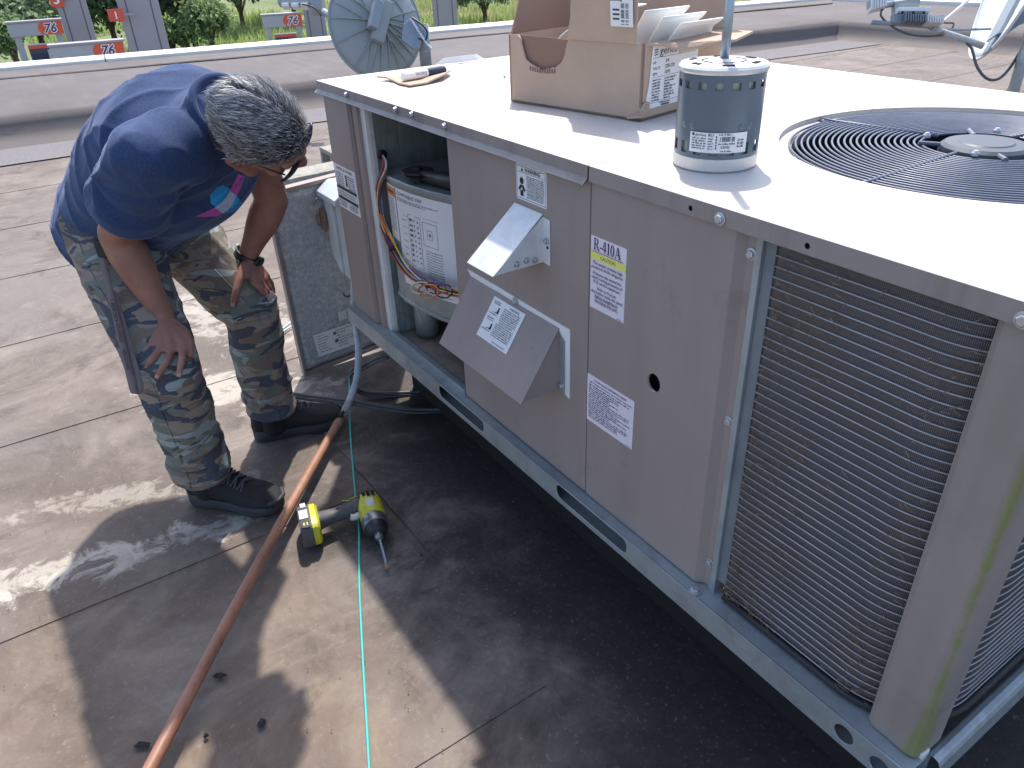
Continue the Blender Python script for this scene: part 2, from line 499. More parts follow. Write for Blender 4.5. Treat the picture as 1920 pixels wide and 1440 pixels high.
M['coping'] = simple('white_coping_metal', srgb(228, 226, 222), .45, 0, .06, 4, dirt=srgb(190, 180, 172), dscale=3, damt=.35)
M['coping_red'] = simple('red_fascia_paint', srgb(170, 62, 52), .5)
# plain things
M['white_label'] = simple('white_label_vinyl', srgb(224, 224, 226), .4, 0, .03, 8)
M['pink_label'] = simple('pale_lilac_paper', srgb(222, 212, 222), .55, 0, .04, 8)
M['ink'] = simple('black_ink', srgb(34, 34, 40), .6, 0, .05)
M['ink_purple'] = simple('dark_violet_ink', srgb(58, 40, 82), .6, 0, .05)
M['ink_grey'] = simple('grey_ink', srgb(96, 96, 104), .6, 0, .05)
M['ink_blue'] = simple('navy_ink', srgb(40, 46, 74), .6, 0, .05)
M['yellow_print'] = simple('yellow_print', srgb(226, 224, 110), .5, 0, .04)
M['orange_print'] = simple('orange_print', srgb(222, 128, 70), .5, 0, .04)
M['black_plastic'] = simple('black_plastic', srgb(34, 34, 38), .45, 0, .15, 30)
M['rubber'] = simple('black_rubber', srgb(40, 38, 40), .6, 0, .2, 30)
M['dark_hole'] = simple('dark_gap', srgb(24, 24, 28), .9)
M['floor_pan'] = simple('dirty_drain_pan', srgb(150, 132, 118), .8, 0, .3, 9, .3, 30, dirt=srgb(58, 48, 42), dscale=7, damt=.8)
def make_foil(name):
    t = NT(name)
    wy = t.wave(36, t.mapping((0, 1, 0)), 1.2, 'SIN', 'Y'); wz = t.wave(36, t.mapping((0, 0, 1)), 1.2, 'SIN', 'Z')
    n = t.noise(14, 6, .7); n2 = t.noise(70, 5, .75)
    c = t.ramp(n2, [(.35, srgb(150, 158, 168)), (.55, srgb(182, 188, 194)), (.7, srgb(216, 220, 224))])
    grid = t.math('MAXIMUM', t.ramp(wy, [(.86, 0.0), (.97, 1.0)]), t.ramp(wz, [(.86, 0.0), (.97, 1.0)]))
    c = t.mix(t.math('MULTIPLY', grid, .35), c, srgb(222, 224, 226))
    c = t.mix(t.ramp(t.noise(1, 6, .7, .6, t.mapping((16, 16, 2.2))), [(.56, 0.0), (.68, .55)]), c, srgb(176, 164, 142))
    t.color(c); t.metal(.25); t.rough(t.ramp(n, [(.3, .36), (.7, .6)]))
    t.bump(t.math('ADD', t.math('ADD', t.math('MULTIPLY', grid, .5), n2), t.math('MULTIPLY', n, .8)), .6, .005)
    return t.mat
M['foil'] = make_foil('foil_faced_insulation')
def make_inner():
    t = NT('inner_liner'); n = t.noise(9, 6, .7); s_ = t.noise(1, 5, .7, .3, t.mapping((40, 40, 8)))
    c = t.ramp(n, [(.3, srgb(104, 112, 112)), (.7, srgb(148, 156, 156))])
    c = t.mix(t.ramp(s_, [(.55, 0.0), (.72, .5)]), c, srgb(188, 192, 188))
    t.color(c); t.rough(.5); t.metal(.35); t.bump(s_, .5, .006); return t.mat
M['inner'] = make_inner()
# condenser coil: fine upright fins, clogged with brown dust
def make_coil():
    t = NT('condenser_fins')
    uv = t.tc.outputs['UV']
    w = t.wave(140, t.mapping((1, .0, 0), src=uv), 0)
    w2 = t.wave(52, t.mapping((0, 1, 0), src=uv), .4, 'SIN', 'Y')
    n = t.noise(6, 8, .74, .4); n2 = t.noise(2.2, 5, .6, .3); fn = t.noise(80, 5, .75)
    c = t.mix(t.math('MULTIPLY', w, .8), srgb(66, 65, 72), srgb(124, 120, 124))
    c = t.mix(t.ramp(w2, [(.6, 0.0), (1.0, .3)]), c, srgb(54, 52, 58))
    c = t.mix(t.ramp(n, [(.44, 0.0), (.66, .85)]), c, t.ramp(fn, [(.3, srgb(80, 68, 62)), (.7, srgb(122, 106, 94))]))
    c = t.mix(t.ramp(n2, [(.46, 0.0), (.70, .6)]), c, srgb(94, 82, 75))
    t.color(c); t.rough(.7); t.metal(.1)
    t.bump(t.math('ADD', w, t.math('MULTIPLY', fn, .7)), .5, .002)
    return t.mat
M['coil'] = make_coil()
M['wire_guard'] = make_galv('guard_wire_steel', (.42, .42, .44), .5, .45, .10, .3)
M['grille'] = simple('dark_grille_wire', srgb(92, 98, 114), .4, .1, .12, 30)
M['hub'] = simple('grey_fan_hub', srgb(72, 78, 90), .55, 0, .1, 12)
M['fan_dark'] = simple('dark_fan_plastic', srgb(30, 34, 44), .5, 0, .2, 10)
M['cardboard'] = None
def make_card(name, col):
    t = NT(name)
    f = t.wave(60, t.mapping((1, 1, 0), (0, 0, .16)), .4); n = t.noise(6, 6, .6); g = t.noise(120, 3, .6)
    c = t.ramp(n, [(.3, tuple(x * .9 for x in col)), (.7, tuple(min(1, x * 1.06) for x in col))])
    c = t.mix(t.ramp(g, [(.6, 0.0), (.8, .25)]), c, tuple(x * .7 for x in col))
    t.color(c); t.rough(.85); t.spec(.2)
    t.bump(t.math('ADD', t.math('MULTIPLY', f, .25), n), .2, .004)
    return t.mat
M['cardboard'] = make_card('brown_cardboard', srgb(184, 160, 142))
M['cardboard_in'] = make_card('inner_cardboard', srgb(142, 114, 100))
M['foam'] = simple('white_foam_sheet', srgb(236, 235, 232), .7, 0, .03, 12, .1, 20)
M['motor_blue'] = simple('slate_blue_enamel', srgb(92, 106, 118), .30, .1, .015, 3, rvar=.01)
M['motor_zinc'] = make_galv('cast_end_bell', (.66, .66, .66), .38, .1, 0, .55)
M['shaft'] = simple('ground_steel_shaft', srgb(150, 158, 168), .3, .8, .05, 40)
M['copper_wind'] = simple('copper_windings', srgb(176, 128, 86), .5, .3, .3, 60)
M['stator'] = simple('pale_stator', srgb(176, 178, 168), .5, .2, .2, 60)
def make_rusty():
    t = NT('rusty_pipe_paint'); n = t.noise(7, 7, .68, .3); m2 = t.noise(40, 4, .6)
    c = t.ramp(n, [(.3, srgb(118, 80, 66)), (.52, srgb(152, 106, 84)), (.72, srgb(172, 134, 108))])
    c = t.mix(t.ramp(m2, [(.6, 0.0), (.7, .5)]), c, srgb(96, 72, 62))
    t.color(c); t.rough(t.ramp(n, [(.3, .42), (.7, .68)])); t.bump(m2, .2, .003); return t.mat
M['rusty'] = make_rusty()
def make_conduit():
    t = NT('weathered_conduit'); n = t.noise(9, 6, .7, .3)
    c = t.ramp(n, [(.38, srgb(150, 158, 164)), (.56, srgb(178, 184, 188)), (.68, srgb(150, 110, 88)), (.8, srgb(168, 116, 90))])
    t.color(c); t.rough(.55); t.metal(.2); return t.mat
M['conduit'] = make_conduit()
M['box_white'] = simple('chalky_grey_white_paint', srgb(188, 196, 200), .5, 0, .06, 5, dirt=srgb(140, 136, 128), dscale=9, damt=.45)
M['rust_metal'] = simple('rusted_hasp', srgb(138, 112, 96), .7, .2, .35, 40, .3, 60)
M['concrete'] = simple('grey_concrete', srgb(150, 146, 138), .95, 0, .25, 40, .7, 70, dirt=srgb(96, 92, 86), dscale=9)
M['cable'] = simple('grey_black_cable', srgb(84, 84, 88), .55, 0, .15, 20)
M['string'] = simple('turquoise_cord', srgb(64, 182, 172), .55, 0, .1, 60)
M['drv_yellow'] = simple('lime_yellow_plastic', srgb(186, 184, 40), .42, 0, .08, 20, dirt=srgb(90, 84, 50), dscale=20, damt=.6)
M['drv_grey'] = simple('charcoal_grip', srgb(74, 72, 74), .6, 0, .15, 40, dirt=srgb(128, 120, 112), dscale=14, damt=.5)
M['drv_metal'] = simple('worn_chuck', srgb(128, 130, 136), .35, .7, .15, 40)
M['drv_label'] = simple('scuffed_label', srgb(190, 188, 186), .5, 0, .12, 30, dirt=srgb(110, 104, 100), dscale=24, damt=.6)
M['dish'] = simple('grey_dish_moulding', srgb(146, 152, 152), .5, 0, .05, 8, dirt=srgb(130, 136, 138), dscale=8, damt=.4)
M['dish_bracket'] = simple('grey_cast_bracket', srgb(140, 150, 158), .5, .3, .1, 20)
M['dish_white'] = simple('white_dish_face', srgb(214, 218, 222), .45, 0, .04, 8)
M['column'] = simple('mauve_grey_cladding', srgb(156, 150, 154), .6, 0, .05, 1.5)
M['canopy_grey'] = simple('silver_grey_panel', srgb(168, 168, 172), .5, 0, .05, 2)
M['sign_red'] = simple('signal_red', srgb(214, 84, 62), .5, 0, .05, 4)
M['sign_orange'] = simple('orange_red_panel', srgb(220, 88, 52), .5, 0, .05, 4)
M['sign_white'] = simple('white_print', srgb(236, 234, 232), .5, 0, .02, 4)
M['sign_navy'] = simple('navy_print', srgb(40, 60, 104), .5, 0, .05, 4)
M['pump_dark'] = simple('dark_pump_face', srgb(58, 62, 76), .4, 0, .1, 6)
M['asphalt'] = simple('forecourt_concrete', srgb(112, 110, 106), .9, 0, .15, 2, .3, 30)
M['leaf_litter'] = simple('black_leaf_bits', srgb(44, 40, 40), .8)
# skin, cloth
def make_skin():
    t = NT('tanned_skin')
    n = t.noise(14, 5, .6); n2 = t.noise(55, 4, .65)
    c = t.ramp(n, [(.3, srgb(134, 91, 78)), (.7, srgb(160, 114, 98))])
    c = t.mix(t.ramp(n2, [(.56, 0.0), (.72, .4)]), c, srgb(122, 82, 70))
    t.color(c); t.rough(.5); t.spec(.4)
    t.b.inputs['Subsurface Weight'].default_value = .08
    t.b.inputs['Subsurface Radius'].default_value = (.02, .008, .004)
    t.b.inputs['Subsurface Scale'].default_value = .3
    t.bump(t.noise(160, 4, .7), .25, .002); return t.mat
M['skin'] = make_skin()
M['nail'] = simple('finger_nail', srgb(178, 130, 112), .35, 0, .04)
def make_shirt():
    t = NT('navy_cotton_knit')
    n = t.noise(4, 5, .6); g = t.noise(240, 3, .6)
    c = t.ramp(n, [(.3, srgb(40, 55, 87)), (.7, srgb(49, 65, 98))])
    c = t.mix(t.ramp(g, [(.45, 0.0), (.75, .35)]), c, srgb(84, 100, 132))
    t.color(c); t.rough(.9); t.spec(.15)
    t.b.inputs['Sheen Weight'].default_value = .25
    t.b.inputs['Sheen Tint'].default_value = (.6, .7, 1, 1)
    t.bump(g, .25, .0015); return t.mat
M['shirt'] = make_shirt()
def make_camo():
    t = NT('woodland_camouflage_twill')
    m = t.mapping((3.2, 3.2, 8.5), (.18, -.12, .4))
    def lay(sc, loc, th, w=.012, d=1.3):
        mm = t.mapping((4.0, 4.0, 11.0), (.2, -.15, .5), loc)
        n = t.noise(sc, 2.5, .5, d, mm)
        return t.ramp(n, [(th, 0.0), (th + w, 1.0)])
    tan = srgb(140, 127, 116); olive = srgb(112, 114, 106); pale = srgb(144, 151, 150); navy = srgb(74, 77, 88); brn = srgb(118, 104, 96)
    c = t.mix(lay(1.5, (3, 1, 5), .50), tan, brn)
    c = t.mix(lay(1.5, (7, 2, 0), .52), c, olive)
    c = t.mix(lay(1.7, (0, 9, 4), .595), c, pale)
    c = t.mix(lay(1.7, (5, 4, 8), .565), c, navy)
    g = t.noise(200, 3, .6)
    c = t.mix(t.ramp(g, [(.5, 0.0), (.8, .2)]), c, srgb(170, 164, 156))
    t.color(c); t.rough(.9); t.spec(.15); t.bump(g, .25, .0015); return t.mat
M['camo'] = make_camo()
M['shoe'] = simple('black_suede', srgb(31, 30, 32), .8, 0, .2, 40, .3, 140)
M['shoe_sole'] = simple('charcoal_sole_rubber', srgb(54, 55, 60), .65, 0, .15, 20)
M['lace'] = simple('black_lace', srgb(66, 66, 72), .8)
M['sock'] = simple('black_sock', srgb(30, 30, 34), .9)
M['watch'] = simple('black_watch_resin', srgb(28, 30, 36), .4)
M['steel'] = simple('polished_steel', srgb(200, 204, 210), .25, .9, .05, 30)
M['strap'] = simple('brown_webbing_strap', srgb(112, 98, 98), .85, 0, .15, 40)
M['print_blue'] = simple('cyan_blue_print', srgb(36, 148, 210), .7, 0, .04)
M['print_pink'] = simple('magenta_print', srgb(190, 84, 176), .7, 0, .04)
M['print_pale'] = simple('pale_grey_print', srgb(180, 186, 208), .7, 0, .04)
def make_hair():
    t = NT('salt_and_pepper_hair')
    oi = t.n.new('ShaderNodeNewGeometry')
    c = t.ramp(oi.outputs['Random Per Island'], [(.0, srgb(62, 61, 64)), (.4, srgb(112, 112, 116)), (.75, srgb(160, 160, 164)), (1.0, srgb(218, 218, 220))])
    t.color(c); t.rough(.45); t.spec(.5); return t.mat
M['hair'] = make_hair()
M['scalp'] = simple('greying_scalp_stubble', srgb(58, 54, 56), .7, 0, .3, 60, .5, 90)
M['lens'] = simple('dark_blue_lens', srgb(26, 30, 52), .12)
# plants and land
def make_leaf(name, a, b, c_):
    t = NT(name)
    oi = t.n.new('ShaderNodeNewGeometry')
    n = t.noise(.7, 3, .5)
    c = t.ramp(oi.outputs['Random Per Island'], [(0, a), (.55, b), (1, c_)])
    c = t.mix(t.ramp(n, [(.35, .45), (.65, 0.0)]), c, a)
    t.color(c); t.rough(.55); t.spec(.4)
    tr = t.n.new('ShaderNodeBsdfTranslucent'); mx = t.n.new('ShaderNodeMixShader'); mx.inputs[0].default_value = .45
    t.l.new(c, tr.inputs['Color']); t.l.new(t.b.outputs[0], mx.inputs[1]); t.l.new(tr.outputs[0], mx.inputs[2]); t.l.new(mx.outputs[0], t.out.inputs[0])
    return t.mat
M['leaf_bush'] = make_leaf('bramble_leaves', (0.130, 0.196, 0.082), (0.214, 0.310, 0.130), (0.334, 0.430, 0.202))
M['leaf_dark'] = make_leaf('dark_tree_leaves', (0.082, 0.130, 0.070), (0.142, 0.214, 0.106), (0.214, 0.298, 0.142))
M['leaf_pale'] = make_leaf('pale_shrub_leaves', (0.178, 0.250, 0.154), (0.286, 0.370, 0.214), (0.394, 0.478, 0.286))
M['leaf_rust'] = make_leaf('orange_brown_leaves', (0.250, 0.154, 0.070), (0.394, 0.250, 0.106), (0.490, 0.346, 0.154))
M['grass'] = make_leaf('summer_grass', (0.238, 0.322, 0.094), (0.358, 0.454, 0.154), (0.490, 0.550, 0.226))
M['dry_grass'] = make_leaf('dry_grass_blades', (0.370, 0.322, 0.166), (0.514, 0.454, 0.250), (0.600, 0.550, 0.346))
M['straw'] = simple('dry_straw', srgb(126, 108, 90), .85, 0, .3, 40)
M['bark'] = simple('brown_bark', srgb(92, 78, 66), .9, 0, .3, 20, .5, 30)
def make_field():
    t = NT('meadow_ground'); n = t.noise(.12, 6, .65); n2 = t.noise(2.5, 5, .7)
    c = t.ramp(n, [(.3, (.12, .15, .06)), (.55, (.20, .23, .10)), (.75, (.29, .26, .15))])
    c = t.mix(t.ramp(n2, [(.4, .4), (.7, 0.0)]), c, (.06, .09, .025))
    t.color(c); t.rough(.95); t.bump(n2, .6, .2); return t.mat
M['field'] = make_field()
# ------------------------------------------------------------------ the roof
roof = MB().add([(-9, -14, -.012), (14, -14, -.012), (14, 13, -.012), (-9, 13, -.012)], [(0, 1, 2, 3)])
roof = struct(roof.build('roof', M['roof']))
# rolled membrane sheets lapped over one another, their edges running from the unit's front to its back
lap = [-5.35, -3.87, -2.98, -2.09, -1.24, -.41, .51, 1.33, 2.22, 3.1, 4.0, 4.9]
for i in range(len(lap) - 1):
    x0, x1 = lap[i], lap[i + 1]
    mb = MB()
    n = 60
    ys = [-7 + 16.4 * k / n for k in range(n + 1)]
    za = -.004
    vs = []
    for k, yy in enumerate(ys):
        w = .009 * mnoise.noise(Vector((i * 3.1, yy * 1.7, 0))) + .005 * mnoise.noise(Vector((i * 3.1, yy * 7, 4)))
        lift = .0016 * max(0, mnoise.noise(Vector((i * 1.7, yy * 2.3, 9))))
        vs += [(x0 - .06, yy, za - .0026), (x1 - .02, yy, za), (x1 + w, yy, za + .0002 + lift * .6), (x1 + w, yy, za - .0026)]
    fs = []
    for k in range(n):
        for j in range(3):
            fs.append((k * 4 + j, k * 4 + j + 1, (k + 1) * 4 + j + 1, (k + 1) * 4 + j))
    mb.add(vs, fs)
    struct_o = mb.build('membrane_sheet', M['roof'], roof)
# flashing strip of the curb, lapped on to the roof in front of the unit
mb = MB(); vs = []; fs = []
n = 90
for k in range(n + 1):
    xx = -.25 + 2.75 * k / n
    w = .010 * mnoise.noise(Vector((xx * 3, 7, 0))) + .006 * mnoise.noise(Vector((xx * 14, 2, 0)))
    ye = -.205 + .02 * (xx - .8) + w
    lift = .003 * max(0, mnoise.noise(Vector((xx * 4, 1, 9))))
    vs += [(xx, .2, .0005), (xx, ye + .03, .0015), (xx, ye, .003 + lift), (xx, ye - .002, -.006)]
    if k:
        for j in range(3): fs.append(((k - 1) * 4 + j, (k - 1) * 4 + j + 1, k * 4 + j + 1, k * 4 + j))
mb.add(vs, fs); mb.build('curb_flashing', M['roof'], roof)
# raised curb the unit sits on
mb = MB().box((.06, .14, -.01), (1.85, .98, .279))
struct(mb.build('roof_curb', M['curb'], bevel=.02))

# ------------------------------------------------------------------ low parapet ledge round the roof
def lerp(a, b, t): return a + (b - a) * t
IN0, IN1 = V(-5.95, -8.0, 0), V(-4.62, 9.0, 0)          # foot of the upturn, left side
BK1 = V(9.0, 9.25, 0)                                       # foot of the upturn, far side
OUT0, OUT1 = V(-9.95, -8.0, 0), V(-6.95, 12.0, 0)        # outer edge with the coping
OB1 = V(9.0, 12.6, 0)
par = thing('parapet_wall', 'low wide parapet ledge wrapped in grey brown roofing membrane along the roof edge', 'parapet', (-6.5, 2, 0))
def wall_strip(name, a0, a1, b0, b1, mats, nseg, hs=(.21, .20), seed=0):
    """cove, upturn face and flat top between the inner foot line a and the outer line b"""
    mb = MB(); vs = []; fs = []
    prof = [(0.0, 0.0), (.10, .025), (.17, .075), (.21, .145), (.245, .195), (.31, .215)]
    npf = len(prof)
    rows = []
    for k in range(nseg + 1):
        t = k / nseg
        A = lerp(a0, a1, t); B = lerp(b0, b1, t); d = (B - A).normalized(); L = (B - A).length
        row = []
        for j, (o, h) in enumerate(prof):
            wob = .018 * mnoise.noise(Vector((t * 14 + seed, j * .7, seed))) * (1 if j else .6)
            row.append(A + d * (o + wob) + V(0, 0, h + (.012 * mnoise.noise(Vector((t * 11, j, seed + 3))) if j else -.008)))
        for q in (.2, .4, .6, .8, 1.0):
            o = .31 + (L - .31) * q
            row.append(A + d * o + V(0, 0, .215 - .01 * q + .012 * mnoise.noise(Vector((t * 9, q * 4, seed + 5)))))
        rows.append(row)
    w = len(rows[0])
    for r_ in rows: vs += r_
    mi = []
    for k in range(nseg):
        for j in range(w - 1):
            fs.append((k * w + j, k * w + j + 1, (k + 1) * w + j + 1, (k + 1) * w + j)); mi.append(0 if j >= 4 else 1)
    mb.v = [tuple(v) for v in vs]; mb.f = fs; mb.m = mi
    return mb.build(name, mats, par, smooth=True)
wall_strip('ledge', IN0, IN1, OUT0, OUT1, [M['ledge'], M['ledge_dark']], 90, seed=1)
wall_strip('ledge', IN1, BK1, OUT1, OB1, [M['ledge'], M['ledge_dark']], 80, seed=8)
# membrane laps on the ledge top
for (a, b, q0, q1) in ((IN0, IN1, .70, .72), ):
    mb = MB(); vs = []; fs = []
    for k in range(121):
        t = k / 120
        A = lerp(IN0, IN1, t); B = lerp(OUT0, OUT1, t)
        o = .80 + .012 * mnoise.noise(Vector((t * 22, 3, 1)))
        vs += [lerp(A, B, o) + V(0, 0, .214), lerp(A, B, o + .004) + V(0, 0, .224), lerp(A, B, 1.0) + V(0, 0, .226)]
        if k:
            for j in range(2): fs.append(((k - 1) * 3 + j, (k - 1) * 3 + j + 1, k * 3 + j + 1, k * 3 + j))
    mb.add(vs, fs); mb.build('ledge_lap', M['ledge'], par)
# metal coping in lengths with butt joints, a red fascia line behind it
def coping(A, B, L=3.0, ang=0):
    d = (B - A); n = max(1, round(d.length / L)); e = d.normalized(); out = V(-e.y, e.x, 0)
    if out.dot(V(-1, 1, 0)) < 0: out = -out
    for k in range(n):
        a = A + d * (k / n) + e * .006; b = A + d * ((k + 1) / n) - e * .006
        prof = [(-.02, .20), (-.02, .255), (.0, .27), (.19, .285), (.205, .28), (.205, .12)]
        MB().profile(prof, a, b, out, V(0, 0, 1)).build('coping', M['coping'], par)
        s = MB()
        m = int((b - a).length / .62)
        for q in range(m):
            c = a + e * (.3 + q * .62) + out * .06
            s.lathe([(.009, 0), (.009, .004), (.004, .009)], c + V(0, 0, .272), 8)
        s.build('coping_screws', M['dark_hole'], par)
    MB().profile([(.21, .27), (.21, -.1)], A, B, out, V(0, 0, 1)).build('fascia', M['coping_red'], par, solid=.01)
coping(OUT0, OUT1); coping(OUT1, OB1)
# strip of loose mineral granules at the foot of the upturn
mb = MB()
for k in range(60):
    t0 = k / 60
    A = lerp(IN0, IN1, t0) + V(.04, 0, .004); B = lerp(IN0, IN1, t0 + 1 / 60) + V(.04, 0, .004)
    w0 = .62 + .12 * mnoise.noise(Vector((t0 * 9, 0, 0))); w1 = .62 + .12 * mnoise.noise(Vector(((t0 + 1 / 60) * 9, 0, 0)))
    mb.add([A, A + V(w0, 0, 0), B + V(w1, 0, 0), B], [(0, 1, 2, 3)])
g = mb.build('gravel', M['granules'], roof)
tag(g, kind='stuff')
# building below the roof edge
mb = MB().box((-9.6, -14, -3.3), (14, 12.4, -.06))
tag(mb.build('building', M['canopy_grey']), 'low commercial building that carries the flat roof', 'building')

# ------------------------------------------------------------------ land beyond
GZ = -3.2
mb = MB(); vs = []; fs = []
nx, ny = 90, 90
for j in range(ny + 1):
    for i in range(nx + 1):
        x = 60 - 1200 * (i / nx) ** 1.7; y = -400 + 900 * (j / ny)
        d = math.hypot(x + 27, 0) if x < -27 else 0
        z = GZ - .02
        if x < -33: z += min(2.6, (-33 - x) * .055) + .3 * mnoise.noise(Vector((x * .05, y * .05, 0)))
        vs.append((x, y, z))
for j in range(ny):
    for i in range(nx):
        a = j * (nx + 1) + i
        fs.append((a, a + 1, a + nx + 2, a + nx + 1))
mb.add(vs, fs); struct(mb.build('ground', M['field'], smooth=True))
mb = MB().add([(-33, -30, GZ), (16, -30, GZ), (16, 12, GZ), (-33, 12, GZ)], [(0, 1, 2, 3)])
struct(mb.build('forecourt', M['asphalt']))
# ------------------------------------------------------------------ packaged rooftop unit
EX, EY, EZ = V(1, 0, 0), V(0, 1, 0), V(0, 0, 1)
ZB, ZR, ZT = .28, .331, 1.021                 # rail bottom, rail top, lid top
UL, UW = 1.939, 1.057
unit = thing('rooftop_air_conditioner', 'large taupe packaged rooftop air conditioner with open blower compartment and fan grille', 'air conditioner', (.97, .5, ZB))
def screw(parent, c, n, r=.0065, washer=True):
    mb = MB(); n = Vector(n).normalized()
    if washer: mb.lathe([(r * 1.45, 0), (r * 1.45, .0015), (r * 1.0, .002)], c, 14, n)
    mb.lathe([(r, .0015), (r, .0055), (r * .8, .0065)], c, 6, n)
    return mb.build('screw', M['screw'], parent, bevel=0)

# base rails
FACE = plate_mesh('base_rail', [[(-.005, 0), (UL + .005, 0), (UL + .005, ZR - ZB), (-.005, ZR - ZB)],
    rrect(.606, .012, .832, .047, .014), rrect(1.131, .012, 1.36, .047, .014), circle2(1.847, .025, .0165, 20), circle2(1.907, .021, .0165, 20)],
    V(0, -.0205, ZB), EX, EZ, .003)
rail = mesh_obj('base_rail', FACE, M['galv'], unit)
mb = MB().box((-.005, -.0188, ZR - .003), (UL + .005, .024, ZR))
mb.box((-.005, -.0188, ZB), (UL + .005, .03, ZB + .0025))
mb.box((-.005, .036, ZB), (UL + .005, .039, ZR - .004))
mb.build('rail_shelf', M['galv'], rail)
# right-hand rail: a rounded tube-like folded edge running back along the end
mb = MB()
prof = [(0, 0), (0, .043), (.004, .05), (.012, .052), (.02, .05), (.024, .042), (.024, .0)]
mb.profile(prof, V(UL - .002, .03, ZB), V(UL - .002, UW + .02, ZB), EX, EZ)
mb.build('base_rail', M['galv'], unit, smooth=False, bevel=.002)
mb = MB().box((UL - .03, .012, ZR), (UL + .004, .03, ZR + .012)); mb.build('rail_clip', M['galv_bright'], rail, bevel=.002)
mb = MB().box((-.005, UW - .01, ZB), (UL, UW + .02, ZR)).box((-.006, .03, ZB), (.03, UW - .02, ZR - .001)); mb.build('base_rail', M['galv'], unit)
# base pan
mb = MB().box((.03, .026, ZB + .02), (1.90, UW - .03, ZR - .006)); mb.build('base_pan', M['floor_pan'], unit)

# left corner post (wide, with a folded edge) and its flange
prof = [(.0, .52), (.0, .012), (.008, .003), (.168, .003), (.176, .010), (.178, .022)]
mb = MB().profile(prof, V(0, 0, ZR + .002), V(0, 0, ZT - .028), EX, EY); mb.build('corner_panel', M['taupe'], unit, solid=.002, bevel=.0)
prof = [(.182, .03), (.182, .012), (.215, .010), (.219, .016), (.219, .06)]
mb = MB().profile(prof, V(0, 0, ZR - .004), V(0, 0, ZT - .028), EX, EY); fl = mb.build('door_jamb', M['taupe'], unit, solid=.002)
prof = [(.219, .018), (.252, .018), (.254, .012), (.262, .012), (.264, .02), (.264, .07)]
mb = MB().profile(prof, V(0, 0, ZR - .004), V(0, 0, ZT - .028), EX, EY); mb.build('jamb_strip', M['galv_bright'], fl, solid=.0016)
mb = MB().box((.0, .53, ZR), (.004, UW - .01, ZT - .028)).box((.0, UW - .012, ZR), (UL, UW - .008, ZT - .028)); mb.build('rear_panel', M['taupe'], unit)

# middle access panel with the flue hoods, right service panel
pan = MB().box((.708, .003, ZR + .003), (1.1975, .022, ZT - .026)).build('service_panel', M['taupe'], unit, bevel=.003)
MB().box((.700, .010, ZR + .002), (.7065, .05, ZT - .028)).build('panel_edge', M['taupe'], pan)
rp = mesh_obj('service_panel', plate_mesh('service_panel', [[(1.2015, ZR + .003), (1.514, ZR + .003), (1.514, ZT - .026), (1.2015, ZT - .026)], [(1.377 + .0155 * math.cos(a * math.pi / 14), .686 + .0175 * math.sin(a * math.pi / 14)) for a in range(28)]],
    V(0, .006, 0), EX, EZ, .006), M['taupe'], unit)
MB().box((1.34, .03, .64), (1.42, .034, .73)).build('dark_cavity', M['dark_hole'], rp)
# folded right edge of the panel, galvanised jamb and seal strip beside the coil
prof = [(1.514, .003), (1.527, .0155), (1.541, .0165), (1.541, .03)]
ef = MB().profile(prof, V(0, 0, ZR + .003), V(0, 0, ZT - .028), EX, EY).build('panel_flange', M['taupe'], rp, solid=.0016)
MB().profile([(1.5425, .03), (1.5425, .0125), (1.552, .0125), (1.5535, .035)], V(0, 0, ZR), V(0, 0, ZT - .028), EX, EY).build('coil_jamb', M['galv'], unit, solid=.0015)
cj = MB().profile([(1.5535, .018), (1.571, .018), (1.573, .03)], V(0, 0, ZR + .03), V(0, 0, ZT - .028), EX, EY).build('coil_tube_plate', M['galv_dark'], unit, solid=.0015)
for zz in (.962, .686, .388): screw(unit, V(1.534, .0150, zz), (0, -1, 0))
screw(unit, V(1.531, -.012, ZR + .001), (0, 0, 1), .008)

# lid: two sheets with folded skirts
lidL = MB()
lidL.box((-.012, -.004, ZT - .003), (1.1985, UW + .01, ZT))
ll = lidL.build('lid', [M['lid']], unit, bevel=.0012)
prof = [(-.0042, 0), (-.0046, -.021), (-.012, -.028), (-.0145, -.030), (-.0125, -.0305), (-.003, -.0235)]
MB().profile(prof, V(-.0125, 0, ZT - .0005), V(1.1985, 0, ZT - .0005), EY, EZ).build('drip_edge', M['lid_edge'], ll)
MB().box((-.0145, -.003, ZT - .030), (-.0122, UW + .008, ZT - .0005)).build('side_skirt', M['lid_edge'], ll)
for q in ((650, 178), (742, 206), (772, 211), (834, 237)):
    p_ = ony(*q, -.0055); screw(ll, V(p_.x, -.0055, min(p_.z, ZT - .009)), (0, -1, 0), .0055)
GC, GR = V(1.541, .570, ZT), .322
def big_lid(z0, z1):
    x0, x1, y0, y1 = 1.2015, UL + .012, -.004, UW + .01
    return plate_mesh('lid', [[(x0, y0), (x1, y0), (x1, y1), (x0, y1)], circle2(GC.x, GC.y, GR + .007, 96)], V(0, 0, (z0 + z1) / 2), EX, EY, z1 - z0)
lr = mesh_obj('lid', big_lid(ZT - .003, ZT), M['lid'], unit)
sk = mesh_obj('front_skirt', plate_mesh('front_skirt', [[(1.2015, ZT - .026), (UL + .012, ZT - .026), (UL + .012, ZT - .0008), (1.2015, ZT - .0008)], circle2(1.432, 1.0055, .0042, 14), circle2(1.631, 1.006, .0042, 14)], V(0, -.0033, 0), EX, EZ, .0018), M['lid_edge'], lr)
MB().box((1.40, .001, ZT - .02), (1.66, .002, ZT - .006)).build('dark_cavity', M['dark_hole'], lr)
MB().box((UL + .0105, -.003, ZT - .028), (UL + .013, UW + .008, ZT - .0008)).build('side_skirt', M['lid_edge'], lr)
for (xx, zz) in ((1.489, 1.0045), (1.889, 1.003)): screw(lr, V(xx, -.0043, zz), (0, -1, 0), .0068)
